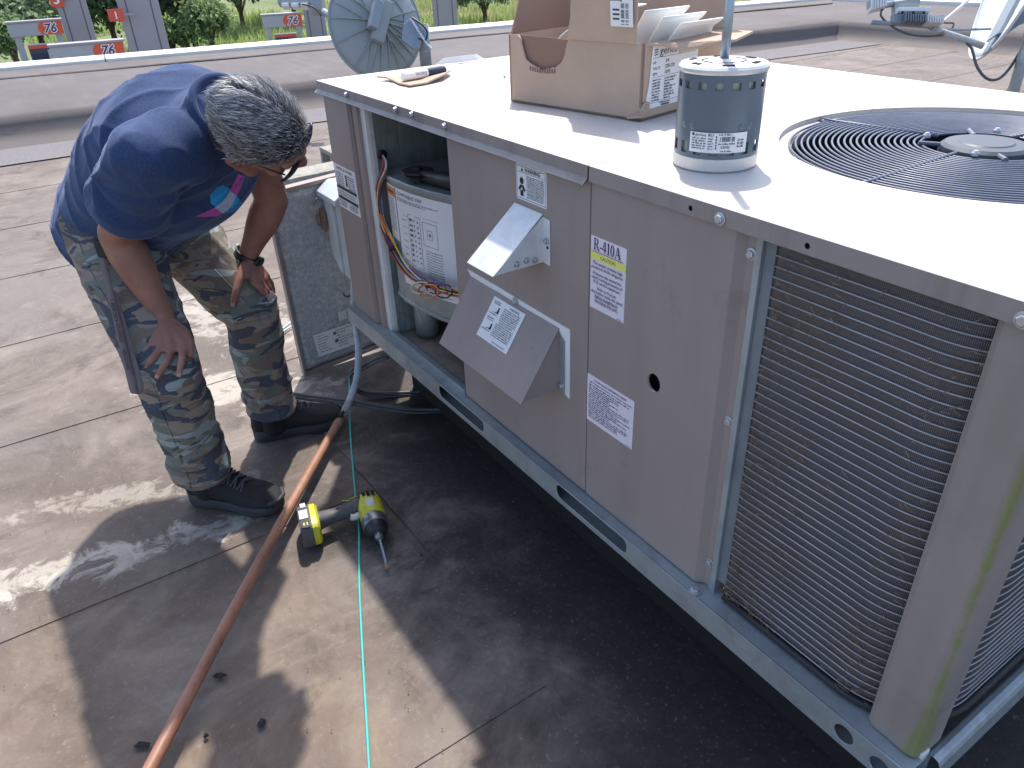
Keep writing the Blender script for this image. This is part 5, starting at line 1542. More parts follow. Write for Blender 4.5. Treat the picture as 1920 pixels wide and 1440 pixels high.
# ------------------------------------------------------------------ left satellite dish, seen from behind
def dish(name, label, C0, axis, up, R, depth, mat, thick=.01):
    axis = Vector(axis).normalized(); up = (Vector(up) - axis * Vector(up).dot(axis)).normalized(); side = up.cross(axis)
    t = thing(name, label, 'satellite dish', (C0.x, C0.y, 0))
    def P(a, rr, h): return C0 + (side * math.cos(a) * .96 + up * math.sin(a) * 1.04) * rr * R + axis * h
    vs = []; fs = []; n = 56; m = 8
    vs.append(P(0, 0, 0))
    for i in range(1, m + 1):
        for k in range(n): vs.append(P(2 * math.pi * k / n, i / m, depth * (i / m) ** 2))
    for k in range(n): fs.append((0, 1 + k, 1 + (k + 1) % n))
    for i in range(m - 1):
        for k in range(n): fs.append((1 + i * n + k, 1 + i * n + (k + 1) % n, 1 + (i + 1) * n + (k + 1) % n, 1 + (i + 1) * n + k))
    refl = MB().add(vs, fs).build('reflector', mat, t, smooth=True, solid=.006)
    MB().tube([P(2 * math.pi * k / n, 1, depth) for k in range(n)], .009, 6, closed=True).build('rim', mat, refl, smooth=True)
    return t, refl, P, axis, side, up
d0 = at(712, 42, 5.45)
ax_ = (-RGT * .50 + UPV * .10 + FWD * .86).normalized()
dshL, rf, DP, da, ds, dup_ = dish('satellite_dish', 'grey ribbed satellite dish seen from behind at the far left of the unit', d0, ax_, UPV * .95 + RGT * .22, .365, .075, M['dish'])
# stiffening ribs: fins standing off the back of the reflector
def rib(a, r0, b, r1, h=.028, n=8):
    vs = []
    for k in range(n + 1):
        t = k / n
        p0 = Vector((math.cos(a) * r0, math.sin(a) * r0)); p1 = Vector((math.cos(b) * r1, math.sin(b) * r1))
        q = p0.lerp(p1, t); rr = q.length; aa = math.atan2(q.y, q.x)
        base = DP(aa, rr, .075 * rr * rr - .002); hh = h * (1.25 - rr)
        vs += [base, base - da * max(hh, .006)]
    MB().add(vs, [(2 * i, 2 * i + 2, 2 * i + 3, 2 * i + 1) for i in range(n)]).build('rib', M['dish'], rf, solid=.006)
R_ = math.radians
for a in (20, 62, 100, 140, 168, 196, 222, 250, 284, 318, 345): rib(R_(a), .14, R_(a), .97)
for (a, b, r0) in ((140, 158, .22), (168, 184, .22), (196, 181, .3), (222, 208, .3), (222, 238, .3), (250, 264, .3), (168, 150, .35), (100, 118, .3), (62, 82, .3), (284, 268, .35), (345, 4, .3), (20, 40, .3)): rib(R_(a), r0, R_(b), .97, .02)
for (a, b) in ((140, 196), (100, 140), (196, 250)): rib(R_(a), .62, R_(b), .62, .014)
# rear box section and mount
MB().obox(DP(0, 0, -.03), ds * .05, dup_ * .15, da * .03).build('spine', M['dish'], rf, bevel=.006)
MB().obox(DP(0, .18, -.075), ds * .03, dup_ * .10, da * .045).build('az_bracket', M['dish_bracket'], dshL, bevel=.006)
pm = at(792, 40, 5.42); pb_ = at(780, 150, 5.42)
pl_ = V(pm.x, pm.y, 0)
MB().tube([V(pm.x, pm.y, .0), V(pm.x, pm.y, pm.z - .02)], .030, 16).build('mast', M['dish_bracket'], dshL, smooth=True)
MB().tube([V(pm.x, pm.y, pm.z - .30), V(pm.x, pm.y, pm.z - .02)], .042, 16).build('mast_clamp', M['dish_bracket'], dshL, smooth=True)
qa, qb = DP(0, .1, -.09), V(pm.x, pm.y, pm.z - .10)
qn = (qb - qa); qd = qn.normalized()
qs = [at(*q, 5.40) for q in ((756, 45), (771, 33), (786, 40), (793, 62), (786, 90), (775, 92), (753, 74))]
mb = MB(); n_ = len(qs)
mb.add(qs + [q + FWD * .03 for q in qs], [tuple(range(n_)), tuple(range(2 * n_ - 1, n_ - 1, -1))] + [(i, (i + 1) % n_, n_ + (i + 1) % n_, n_ + i) for i in range(n_)])
mb.build('elevation_quadrant', M['dish_bracket'], dshL, bevel=.004)
MB().tube([at(769, 34, 5.36), at(797, 78, 5.36)], .007, 8).build('elevation_rod', M['steel'], dshL)
MB().tube(spline([at(770, 32, 5.37), at(790, 45, 5.35), at(801, 60, 5.35), at(797, 75, 5.36), at(785, 72, 5.37)], 5), .007, 8).build('lead', M['black_plastic'], dshL, smooth=True)
MB().tube([at(797, 78, 5.36), at(809, 91, 5.36)], .006, 8).build('rod_end', M['dish_white'], dshL)
for k in range(3): MB().lathe([(.009, 0), (.009, .012)], V(pm.x, pm.y, pm.z - .08 - .07 * k) - FWD * .042 + RGT * .01, 8, -FWD).build('bolt', M['screw'], dshL)
MB().obox(V(pm.x, pm.y, .006), V(.22, 0, 0), V(0, .22, 0), V(0, 0, .006)).build('base_plate', M['dish_bracket'], dshL)
for a in (.6, 2.7, 4.8):
    MB().tube([V(pm.x + .2 * math.cos(a), pm.y + .2 * math.sin(a), .012), V(pm.x, pm.y, .30)], .014, 8).build('strut', M['dish_bracket'], dshL)
# feed arm and converter head to the upper left
MB().tube([at(640, 46, 5.75), at(622, 32, 5.85), at(607, 22, 5.92)], [.03, .028, .026], 12).build('feed_arm', M['dish_bracket'], dshL, smooth=True)
MB().tube([at(660, 60, 5.6), at(607, 22, 5.92), at(600, 18, 5.95)], .018, 10).build('arm_core', M['dish_bracket'], dshL, smooth=True)
hd_ = MB(); hd_.obox(at(596, 8, 5.96), RGT * .045, UPV * .075, FWD * .05); hd_.obox(at(560, 4, 5.98), RGT * .16, UPV * .028, FWD * .04)
hd_.build('converter', M['dish'], dshL, bevel=.012)
for k in range(3): MB().obox(at(536 + 18 * k, 12, 5.95), RGT * .028, UPV * .014, FWD * .03).build('port', M['dish_white'], dshL, bevel=.004)
MB().tube(spline([at(566, 8, 5.9), at(585, 12, 5.9), at(597, 22, 5.9), at(602, 30, 5.9)], 5), .006, 6).build('lead', M['black_plastic'], dshL, smooth=True)

# ------------------------------------------------------------------ right satellite dish, seen edge on
DZ = 4.5
d1 = at(1930, -52, DZ)
ax2 = (-RGT * .93 + UPV * .34 + FWD * .12).normalized()
dshR, rf2, DP2, da2, ds2, du2 = dish('satellite_dish', 'white satellite dish seen edge on at the far right with long feed arm', d1, ax2, UPV * .93 + RGT * .36, .50, .06, M['dish_white'])
# box-section frame behind the reflector
e0, e1 = at(1840, 98, DZ), at(1935, -60, DZ)
MB().obox(lerp(e0, e1, .5) + RGT * .04, (e1 - e0) * .5, (RGT * .9 + UPV * .4).normalized() * .035, FWD * .03).build('back_frame', M['dish_bracket'], dshR, bevel=.004)
mb = MB(); qs = [at(*q, DZ - .06) for q in ((1872, 62), (1920, -30), (1990, 10), (1935, 30), (1900, 55), (1885, 62))]
n_ = len(qs)
mb.add(qs + [q + FWD * .12 for q in qs], [tuple(range(n_)), tuple(range(2 * n_ - 1, n_ - 1, -1))] + [(i, (i + 1) % n_, n_ + (i + 1) % n_, n_ + i) for i in range(n_)])
mb.build('mount_bracket', M['dish_bracket'], dshR, bevel=.004)
# feed arm
MB().tube([at(1843, 86, DZ), at(1822, 78, DZ), at(1765, 60, DZ), at(1748, 53, DZ)], .020, 12).build('feed_arm', M['conduit'], dshR, smooth=True)
MB().tube([at(1752, 54, DZ), at(1738, 49, DZ), at(1700, 46, DZ), at(1634, 42, DZ)], .014, 10).build('feed_arm_end', M['dish_bracket'], dshR, smooth=True)
MB().obox(at(1705, 36, DZ - .02), RGT * .105, UPV * .028, FWD * .02).build('radio_box', M['dish_bracket'], dshR, bevel=.004)
MB().obox(at(1710, 22, DZ - .03), RGT * .095, UPV * .012, FWD * .035).build('cover_plate', M['dish_white'], dshR, bevel=.002)
for k in range(3): MB().lathe([(.008, 0), (.008, .004)], at(1692 + 20 * k, 24, DZ - .068), 10, -FWD).build('bolt', M['dark_hole'], dshR)
for k in range(16):
    MB().obox(at(1694 + 4.6 * k, 36 + .3 * k, DZ - .05), RGT * .0035, UPV * (.020 if k % 2 else .022), FWD * .03).build('cooling_fin', M['galv_bright'] if k > 8 else M['galv_dark'], dshR)
MB().obox(at(1725, 38, DZ - .01), RGT * .13, UPV * .016, FWD * .025).build('transmitter', M['galv_dark'], dshR)
MB().tube(spline([at(1762, 42, DZ), at(1775, 43, DZ), at(1788, 44, DZ), at(1786, 52, DZ)], 4), .006, 6).build('red_lead', M['rust_metal'], dshR, smooth=True)
hn_ = (RGT * .95 + UPV * .1).normalized()
MB().lathe([(.020, 0), (.022, .05), (.030, .09), (.052, .13), (.055, .135), (.045, .13)], at(1674, 8, DZ), 24, hn_, cap=False).build('feed_horn', M['dish'], dshR, smooth=True)
MB().tube([at(1640, 12, DZ), at(1676, 7, DZ)], .018, 10).build('waveguide', M['dish_bracket'], dshR, smooth=True)
for k in range(6): MB().obox(at(1632 + 5 * k, 11 - 1.3 * k, DZ - .01), RGT * .006, UPV * .035, FWD * .03).build('amplifier_fin', M['galv_bright'], dshR)
MB().obox(at(1644, 9, DZ), RGT * .05, UPV * .022, FWD * .025).build('amplifier', M['dish_bracket'], dshR)
MB().obox(at(1678, 28, DZ), RGT * .012, UPV * .05, FWD * .02).build('horn_bracket', M['dish_bracket'], dshR)
MB().tube([at(1758, 56, DZ), at(1800, 56, DZ), at(1858, 54, DZ)], .007, 8).build('stay', M['dish_bracket'], dshR)
MB().tube([at(1757, 50, DZ), at(1830, -12, DZ)], .009, 8).build('stay', M['galv_bright'], dshR)
MB().tube(spline([at(1654, 18, DZ), at(1652, 30, DZ), at(1670, 48, DZ), at(1700, 63, DZ), at(1735, 68, DZ), at(1772, 66, DZ)], 5), .006, 6).build('lead', M['cable'], dshR, smooth=True)
MB().tube(spline([at(1812, 80, DZ), at(1822, 92, DZ), at(1832, 125, DZ), at(1850, 147, DZ), at(1872, 148, DZ), at(1893, 128, DZ), at(1912, 98, DZ), at(1930, 70, DZ)], 6), .008, 8).build('loop_lead', M['cable'], dshR, smooth=True)
m0_ = at(1912, 130, DZ); m1_ = V(m0_.x, m0_.y, 0)
MB().tube([m1_, V(m0_.x, m0_.y, m0_.z + .55)], .032, 16).build('mast', M['galv'], dshR, smooth=True)
for (x, y) in ((1800, 200), (1870, 215), (1990, 190)):
    f_ = onz(x, y, .0); f_ = m1_ + (f_ - m1_).normalized() * .55
    MB().tube([f_ + V(0, 0, .015), V(m0_.x, m0_.y, m0_.z - .02)], .016, 8).build('tripod_leg', M['galv'], dshR)

# ------------------------------------------------------------------ fuel forecourt: columns, number flags, pump islands
def vaxis(p):           # horizontal unit vectors facing the camera at p
    n = V(CAM.x - p.x, CAM.y - p.y, 0).normalized(); return V(-n.y, n.x, 0), n
def column(x0, x1, y, depth, label, groove=True):
    """clad column whose left and right edges pass the pixels (x0, y) and (x1, y)"""
    a, b = at(x0, y, depth), at(x1, y, depth); c = (a + b) / 2; w = (b - a).length
    e, n = vaxis(c)
    t = thing('canopy_column', label, 'column', (c.x, c.y, GZ), 'canopy columns beyond the roof edge')
    h = 5.2
    MB().obox(V(c.x, c.y, GZ + h / 2) - n * w * .5, e * (w / 2), n * (w / 2), EZ * (h / 2)).build('cladding', M['column'], t, bevel=.03)
    if groove:
        for s in (-1, 1):
            MB().obox(V(c.x, c.y, GZ + h / 2) + e * (s * w * .30), e * .018, n * .006, EZ * (h / 2 - .05)).build('joint', M['ink_grey'], t)
    return t, c, e, n, w
column(118, 169, 40, 24, 'mauve grey canopy column behind the red number five flag')
column(232, 303, 40, 21, 'wide mauve grey canopy column beside the red number one flag')
column(572, 610, 40, 29, 'slim grey canopy column standing left of the ribbed dish')
column(812, 858, 30, 30, 'grey canopy column standing right of the ribbed dish')
def flag(x0, y0, x1, y1, depth, ch, label):
    a, b = at(x0, y1, depth), at(x1, y1, depth); e, n = vaxis((a + b) / 2); w = (b - a).length; h = (at(x0, y0, depth) - a).length
    t = thing('number_flag', label, 'sign', a, 'pump number flags')
    MB().extrude([(0, 0), (w, 0), (w, h), (0, h)], V(a.x, a.y, a.z), e, EZ, -n, .04).build('panel', M['sign_red'], t)
    tx = Text(V(a.x, a.y, a.z), e, EZ, .005); tx.text(ch, w * .5, h * .2, h * .58, 'CENTER', bold=.02); tx.build('number', M['sign_white'], t)
    MB().obox(V(a.x, a.y, a.z) + e * (w + .15) + EZ * h * .5 - n * .02, e * .15, n * .012, EZ * .03).build('arm', M['column'], t)
flag(97, -14, 119, 14, 23.5, '5', 'small red flag with a white number 5 at the top left')
flag(206, 20, 233, 41, 20.5, '1', 'small red flag with a white number 1 beside the wide column')
def pump(x0, x1, y0, y1, depth, label, body=True, curve=False):
    a, b = at(x0, y1, depth), at(x1, y1, depth); e, n = vaxis((a + b) / 2); w = (b - a).length
    h = (at(x0, y0, depth).z - a.z) * 1.0
    t = thing('fuel_pump', label, 'fuel pump', (a.x, a.y, GZ), 'fuel pumps on the forecourt')
    z0 = a.z; A = V(a.x, a.y, z0)
    MB().extrude([(0, 0), (w, 0), (w, h), (0, h)], A, e, EZ, -n, .35).build('header', M['canopy_grey'], t, bevel=.02)
    MB().extrude([(0, 0), (w + .06, 0), (w + .06, .05), (0, .05)], A + EZ * h - e * .03 + n * .03, e, EZ, -n, .41).build('header_cap', M['column'], t)
    r = h * .5
    sg = []
    for k in range(13): a_ = math.pi / 2 + math.pi * k / 12; sg.append((w * .66 + r * math.cos(a_), h * .5 + r * math.sin(a_) * .96))
    sg += [(w * .985, h * .02), (w * .985, h * .98)]
    hd = MB().extrude(sg, A + n * .004, e, EZ, n, .006).build('emblem_panel', M['sign_orange'], t)
    tx = Text(A + n * .012, e, EZ, .002)
    tx.text('76', w * .76, h * .18, h * .66, 'CENTER', bold=.075, shear=.25, mi=0); tx.text('76', w * .76, h * .18, h * .66, 'CENTER', bold=.02, shear=.25, mi=1)
    tx.build('emblem', [M['sign_white'], M['sign_navy']], t)
    for s in (.12, .88):
        MB().obox(A + e * (w * s) - n * .18 + EZ * ((GZ - z0) / 2), e * .09, n * .10, EZ * ((z0 - GZ) / 2)).build('post', M['canopy_grey'], t)
    bd = MB().obox(A + e * (w * .52) - n * .18 + EZ * ((GZ - z0) / 2 - .12), e * (w * .27), n * .25, EZ * ((z0 - GZ) / 2 - .12)).build('body', M['pump_dark'], t, bevel=.02)
    B = A + e * (w * .52) + n * .075 - EZ * .24
    MB().obox(B - EZ * .05, e * (w * .27), n * .006, EZ * .045).build('top_strip', M['sign_red'], bd)
    for (u, v, pw, ph, m_) in ((-.10, -.35, .14, .12, 'ink_blue'), (.18, -.30, .12, .16, 'canopy_grey'), (.0, -.75, .3, .10, 'ink_grey')):
        MB().obox(B + e * (u * w) + EZ * v, e * (pw * w), n * .008, EZ * ph).build('display', M[m_], bd)
    return t
pump(20, 112, 44, 71, 22, 'fuel pump whose long header with orange 76 panel shows at the far left')
pump(101, 228, 87, 117, 18.0, 'fuel pump showing only its header and cut off 76 above the white coping')
pump(494, 567, 29, 53, 28, 'smaller distant fuel pump with orange 76 panel left of the ribbed dish')

# ------------------------------------------------------------------ plants beyond the forecourt
def leaf_cloud(mb, c, rx, ry, rz, n, s0, s1, squash=.35):
    """leaf-sized faces over an uneven crown: clumps of leaves with gaps between them"""
    clumps = []
    for k in range(max(8, n // 60)):
        u = rng.normal(size=3); u /= np.linalg.norm(u); rr = rng.uniform(.55, 1.0)
        if u[2] < -.3: u[2] *= -.5
        clumps.append((c.x + u[0] * rx * rr, c.y + u[1] * ry * rr, c.z + u[2] * rz * rr, rng.uniform(.16, .34) * min(rx, rz)))
    cl = np.array(clumps)
    idx = rng.integers(0, len(cl), n)
    P = cl[idx, :3] + rng.normal(size=(n, 3)) * cl[idx, 3:4] * .75
    A = rng.normal(size=(n, 3)); A /= np.linalg.norm(A, axis=1)[:, None]
    Nn = rng.normal(size=(n, 3)); Nn[:, 2] = np.abs(Nn[:, 2]) + .4
    B = np.cross(Nn, A); B /= np.linalg.norm(B, axis=1)[:, None]
    S = rng.uniform(s0, s1, (n, 1))
    o = len(mb.v)
    quad = np.stack([P - A * S, P - B * S * .55, P + A * S, P + B * S * .55], 1).reshape(-1, 3)
    mb.v += [tuple(v) for v in quad.tolist()]
    mb.f += [(o + 4 * i, o + 4 * i + 1, o + 4 * i + 2, o + 4 * i + 3) for i in range(n)]
    mb.m += [0] * n
def tree(name, label, cat, px, py, depth, rx, rz, n, leaf, size, group, base=None):
    c = at(px, py, depth); ry = rx * .8
    t = thing(name, label, cat, (c.x, c.y, GZ), group)
    mb = MB(); leaf_cloud(mb, c, rx, ry, rz, n, size * .6, size * 1.3); mb.build('crown', M[leaf], t)
    tr = MB()
    g = V(c.x, c.y, GZ - .1 if base is None else base)
    tr.tube([g, lerp(g, c, .5) + V(.1, .05, 0), c + V(0, 0, rz * .3)], [.16, .12, .05], 8)
    for k in range(6):
        a = k * 1.05; d = V(math.cos(a) * rx * .7, math.sin(a) * ry * .7, rz * (.1 + .12 * (k % 3)))
        tr.tube([lerp(g, c, .45 + .05 * k), c + d * .5, c + d], [.07, .045, .015], 6)
    tr.build('trunk', M['bark'], t, smooth=True)
G1, G2 = 'bushes beyond the forecourt', 'trees beyond the forecourt'
tree('bush', 'large pale green bush filling the top left corner', 'bush', 55, 15, 31, 2.3, 1.25, 5200, 'leaf_pale', .13, G1)
tree('bush', 'bushy green shrub low behind the leftmost fuel pump', 'bush', 15, 75, 29, 1.0, .8, 1500, 'leaf_bush', .11, G1)
tree('tree', 'dark leafy tree between the two wide canopy columns', 'tree', 195, 10, 33, 1.7, 1.9, 4600, 'leaf_dark', .13, G2)
tree('tree', 'dark tree with a patch of orange leaves right of the wide column', 'tree', 330, 5, 34, 1.5, 1.6, 3800, 'leaf_dark', .13, G2)
tree('bush', 'bush with orange brown leaves at the top edge right of the wide column', 'bush', 345, -2, 32.5, .45, .4, 500, 'leaf_rust', .10, G1)
tree('bush', 'rounded bright green bramble bush in the grass right of the wide column', 'bush', 388, 48, 33, 1.4, 1.05, 4200, 'leaf_bush', .11, G1)
tree('bush', 'low green bush at the foot of the wide column on its right', 'bush', 318, 72, 33, .9, .6, 1700, 'leaf_bush', .11, G1)
tree('tree', 'dark shaded tree crown at the top edge above the small fuel pump', 'tree', 440, -22, 40, 2.6, 1.1, 4200, 'leaf_dark', .15, G2)
tree('tree', 'dark tree crown at the top edge left of the ribbed dish', 'tree', 540, -30, 43, 2.6, 1.0, 3400, 'leaf_dark', .15, G2)
tree('bush', 'pale flowering bush at the top edge behind the carton', 'bush', 905, -6, 42, 1.9, .8, 2600, 'leaf_pale', .12, G1)
tree('bush', 'bush at the top edge just right of the ribbed dish', 'bush', 725, -18, 40, 2.0, .9, 2200, 'leaf_bush', .13, G1)
# grass: green near, dry beyond; one mass
def grass(name, mat, n, area, h0, h1, lab):
    mb = MB()
    x0, x1, y0, y1 = area
    X = rng.uniform(x0, x1, n); Y = rng.uniform(y0, y1, n)
    vs = []; 
    for i in range(n):
        x, y = X[i], Y[i]
        z = GZ - .02
        if x < -33: z += min(2.6, (-33 - x) * .055) + .3 * mnoise.noise(Vector((x * .05, y * .05, 0)))
        if mnoise.noise(Vector((x * .22, y * .22, len(name)))) < -.12: continue
        h = random.uniform(h0, h1); a = random.uniform(0, 6.28); w = random.uniform(.02, .05)
        lean = V(random.gauss(0, .22), random.gauss(0, .22), 1) * h
        e = V(math.cos(a) * w, math.sin(a) * w, 0); c = V(x, y, z - .03)
        mb.add([c - e, c + e, c + lean * .6 + e * .6, c + lean, c + lean * .6 - e * .6], [(0, 1, 2, 3, 4)])
    tag(mb.build(name, M[mat], None), lab, 'grass', kind='stuff')
grass('grass', 'grass', 26000, (-52, -33, 2, 42), .25, .7, 'summer grass covering the bank beyond the forecourt')
grass('dry_grass', 'dry_grass', 16000, (-56, -30, 18, 60), .25, .65, 'dry straw coloured grass on the bank behind the carton')
# ------------------------------------------------------------------ person bending over, hands on knees
J = {'Rank': V(.297, -.611, .089), 'Rkne': V(.373, -.628, .48), 'Rhip': V(.08, -.641, .763), 'Lank': V(.083, -.35, .081), 'Lkne': V(.128, -.353, .472), 'Lhip': V(-.093, -.513, .759),
     'Rsho': V(.495, -.549, 1.005), 'Relb': V(.300, -.637, .80), 'Rwri': V(.279, -.602, .561), 'Lelb': V(.162, -.24, .766), 'Lwri': V(.043, -.313, .571), 'neck': V(.382, -.405, 1.041), 'Lsho': V(.233, -.29, 1.04)}
J['neck'] = V(.388, -.400, 1.018)
J['Rwri'] = at(306, 592, 1.80); J['Lwri'] = at(465, 478, 2.09)
class Org(MB):
    """closed volumes that are fused into one surface"""
    def chain(s, pts, rs, n=16, flat=None):
        """round-ended tapering limb; flat = (axis vector, factor) flattens the section"""
        pts = [Vector(p) for p in pts]
        P_ = []; R__ = []
        m = len(pts)
        d0 = (pts[0] - pts[1]).normalized(); d1 = (pts[-1] - pts[-2]).normalized()
        for a in (1.0, .85, .5): P_.append(pts[0] + d0 * rs[0] * a); R__.append(rs[0] * math.sqrt(max(1 - a * a, .0025)))
        for p, r in zip(pts, rs): P_.append(p); R__.append(r)
        for a in (.5, .85, 1.0): P_.append(pts[-1] + d1 * rs[-1] * a); R__.append(rs[-1] * math.sqrt(max(1 - a * a, .0025)))
        o = len(s.v)
        s.tube(P_, R__, n)
        if flat:
            ax, k = flat; ax = ax.normalized()
            for i in range(o, len(s.v)):
                ring = (i - o) // n
                c = P_[min(ring, len(P_) - 1)]; q = Vector(s.v[i]) - c
                s.v[i] = tuple(c + q - ax * q.dot(ax) * (1 - k))
        return s
    def ell(s, c, axs, n=16, m=10):
        c = Vector(c); a, b, d = axs; vs = []; fs = []
        for i in range(1, m):
            ph = math.pi * i / m
            for k in range(n):
                t = 2 * math.pi * k / n
                vs.append(c + a * (math.sin(ph) * math.cos(t)) + b * (math.sin(ph) * math.sin(t)) + d * math.cos(ph))
        top = len(vs); vs += [c + d, c - d]
        for i in range(m - 2):
            for k in range(n):
                k2 = (k + 1) % n; fs.append((i * n + k, i * n + k2, (i + 1) * n + k2, (i + 1) * n + k))
        for k in range(n):
            fs.append((top, (k + 1) % n, k)); fs.append((top + 1, (m - 2) * n + k, (m - 2) * n + (k + 1) % n))
        return s.add(vs, fs)
    def ringloft(s, secs, n=36, sq=2.3):
        mb = loft(secs, n, sq); return s.add(mb.v, mb.f)
    def fuse(s, voxel, it=4, fac=.5):
        me = bpy.data.meshes.new('tmp'); me.from_pydata(s.v, [], s.f)
        bm = bmesh.new(); bm.from_mesh(me); bmesh.ops.recalc_face_normals(bm, faces=bm.faces); bm.to_mesh(me); bm.free()
        ob = bpy.data.objects.new('tmp', me); COL.objects.link(ob)
        md = ob.modifiers.new('r', 'REMESH'); md.mode = 'VOXEL'; md.voxel_size = voxel; md.use_smooth_shade = True
        if it:
            sm = ob.modifiers.new('s', 'SMOOTH'); sm.iterations = it; sm.factor = fac
        dg = bpy.context.evaluated_depsgraph_get()
        out = bpy.data.meshes.new_from_object(ob.evaluated_get(dg))
        bpy.data.objects.remove(ob); bpy.data.meshes.remove(me)
        return out
def displace(me, fn):
    nv = len(me.vertices); co = np.zeros(nv * 3); me.vertices.foreach_get('co', co); no = np.zeros(nv * 3); me.vertex_normals.foreach_get('vector', no)
    co = co.reshape(-1, 3); no = no.reshape(-1, 3)
    d = np.array([fn(Vector(c)) for c in co])
    co += no * d[:, None]
    me.vertices.foreach_set('co', co.ravel()); me.update()

# head frame
HS = (-RGT * .20 - UPV * .85 - FWD * .48).normalized()                   # his right
HF = (RGT * .88 - UPV * .33 + FWD * .34)
HF = (HF - HS * HF.dot(HS)).normalized()                                   # face direction
HU = HS.cross(HF).normalized()                                             # crown direction
_a, _b = math.radians(20), math.radians(13)                                   # head rolled towards the camera, then nodded down
HS, HU = HS * math.cos(_a) - HU * math.sin(_a), HU * math.cos(_a) + HS * math.sin(_a)
HF, HU = HF * math.cos(_b) - HU * math.sin(_b), HU * math.cos(_b) + HF * math.sin(_b)
HK = .94
HS, HF, HU = HS * HK, HF * HK, HU * HK                                  # head scale
H0 = at(486, 244, 1.53)
def HP(s_, f_, u_): return H0 + HS * s_ + HF * f_ + HU * u_
body = Org()
body.ell(HP(0, -.012, .030), (HS * .078, HF * .100, HU * .088), 24, 16)
body.ell(HP(0, .030, -.035), (HS * .062, HF * .064, HU * .085), 20, 14)
body.ell(HP(0, .052, -.096), (HS * .036, HF * .040, HU * .030))
body.chain([HP(0, .088, .004), HP(0, .106, -.022), HP(0, .113, -.036)], [.009, .012, .0135], 10)
body.chain([HP(-.045, .076, .018), HP(0, .092, .020), HP(.045, .076, .018)], [.010, .013, .010], 10)
for s_ in (-1, 1):
    body.ell(HP(s_ * .040, .062, -.032), (HS * .026, HF * .026, HU * .028))
    body.ell(HP(s_ * .012, .106, -.038), (HS * .011, HF * .010, HU * .009))
    # ear: shell, rim and lobe
    e0 = HP(s_ * .080, -.010, -.010)
    body.chain([e0 + HU * .030 + HF * .006, e0 + HU * .026 - HF * .016 + HS * s_ * .008, e0 - HF * .020 + HS * s_ * .011, e0 - HU * .020 - HF * .010 + HS * s_ * .008, e0 - HU * .032 + HF * .004], [.006, .007, .007, .007, .008], 8)
    body.ell(e0 + HS * s_ * -.002, (HS * .006, HF * .016, HU * .026))
    body.chain([HP(s_ * .062, .03, -.08), HP(s_ * .066, -.01, -.06)], [.016, .018], 10)
body.chain([HP(0, .094, -.066), HP(.018, .088, -.068)], [.009, .006], 8); body.chain([HP(0, .094, -.066), HP(-.018, .088, -.068)], [.009, .006], 8)
body.chain([HP(0, -.025, -.035), lerp(HP(0, -.03, -.06), J['neck'], .55), J['neck'], lerp(J['neck'], (J['Rhip'] + J['Lhip']) / 2, .25)], [.060, .054, .052, .055], 20)
shc = (J['Rsho'] + J['Lsho']) / 2; hipc = (J['Rhip'] + J['Lhip']) / 2
body.chain([lerp(J['neck'], hipc, .15), lerp(shc, hipc, .35), hipc], [.05, .08, .09])
body.chain([J['Rsho'], shc - V(0, 0, .02), J['Lsho']], [.05, .05, .05])
def limb(side):
    S_, E_, W_ = J[side + 'sho'], J[side + 'elb'], J[side + 'wri']
    body.chain([S_, lerp(S_, E_, .35), lerp(S_, E_, .75), E_], [.052, .050, .046, .043], 18)
    ax = (E_ - W_).normalized()
    body.chain([E_, lerp(E_, W_, .22), lerp(E_, W_, .45), lerp(E_, W_, .75), W_], [.042, .0455, .041, .031, .0265], 18)
limb('R'); limb('L')
for s_ in 'RL':
    body.chain([J[s_ + 'hip'], J[s_ + 'kne'], J[s_ + 'ank']], [.07, .05, .04])
    body.chain([J[s_ + 'ank'], J[s_ + 'ank'] - V(0, 0, .03)], [.04, .04])
def hand(wr, knk, mid, tips, dk, dm, dt, dw, thumb, dth, r=.0092, palm_r=.016):
    W = at(*wr, dw)
    Ks = [at(*k, d) for k, d in zip(knk, dk)]
    for i, K in enumerate(Ks):                                       # metacarpals fill the palm
        body.chain([lerp(W, K, .05), lerp(W, K, .55), K], [.018, .0145, .0125], 10)
    body.ell(lerp(W, sum(Ks, V(0, 0, 0)) / 4, .55), ((Ks[0] - Ks[3]) * .52, (sum(Ks, V(0, 0, 0)) / 4 - W) * .5, (Ks[0] - Ks[3]).cross(Ks[0] - W).normalized() * .015))
    ends = []
    for K, m_, t_, a, b in zip(Ks, mid, tips, dm, dt):
        Mm, T = at(*m_, a), at(*t_, b)
        body.chain([K, lerp(K, Mm, .55), Mm, lerp(Mm, T, .55), T], [r * 1.14, r * 1.0, r * 1.06, r * .94, r * .86], 10)
        ends.append((Mm, T))
    th = [at(*q, d) for q, d in zip(thumb, dth)]
    body.chain(th, [.016, .0135, .0118, .0098][:len(th)], 10)
    ends.append((th[-2], th[-1]))
    return ends
nR = hand((306, 592), [(343, 645), (322, 653), (303, 652), (287, 643)], [(341, 672), (312, 678), (288, 670), (274, 656)], [(336, 699), (297, 702), (277, 686), (268, 672)],
     [1.770, 1.758, 1.757, 1.765], [1.748, 1.738, 1.742, 1.755], [1.752, 1.745, 1.752, 1.768], 1.795, [(325, 610), (347, 625), (356, 645), (357, 664)], [1.79, 1.785, 1.778, 1.778])
nL = hand((465, 481), [(476, 530), (486, 527), (493, 523), (498, 517)], [(487, 541), (497, 541), (503, 537), (507, 529)], [(498, 552), (506, 556), (511, 552), (512, 543)],
     [2.066, 2.085, 2.105, 2.125], [2.070, 2.098, 2.125, 2.15], [2.09, 2.125, 2.155, 2.18], 2.09, [(459, 500), (449, 525), (443, 546), (437, 570)], [2.075, 2.055, 2.045, 2.042])
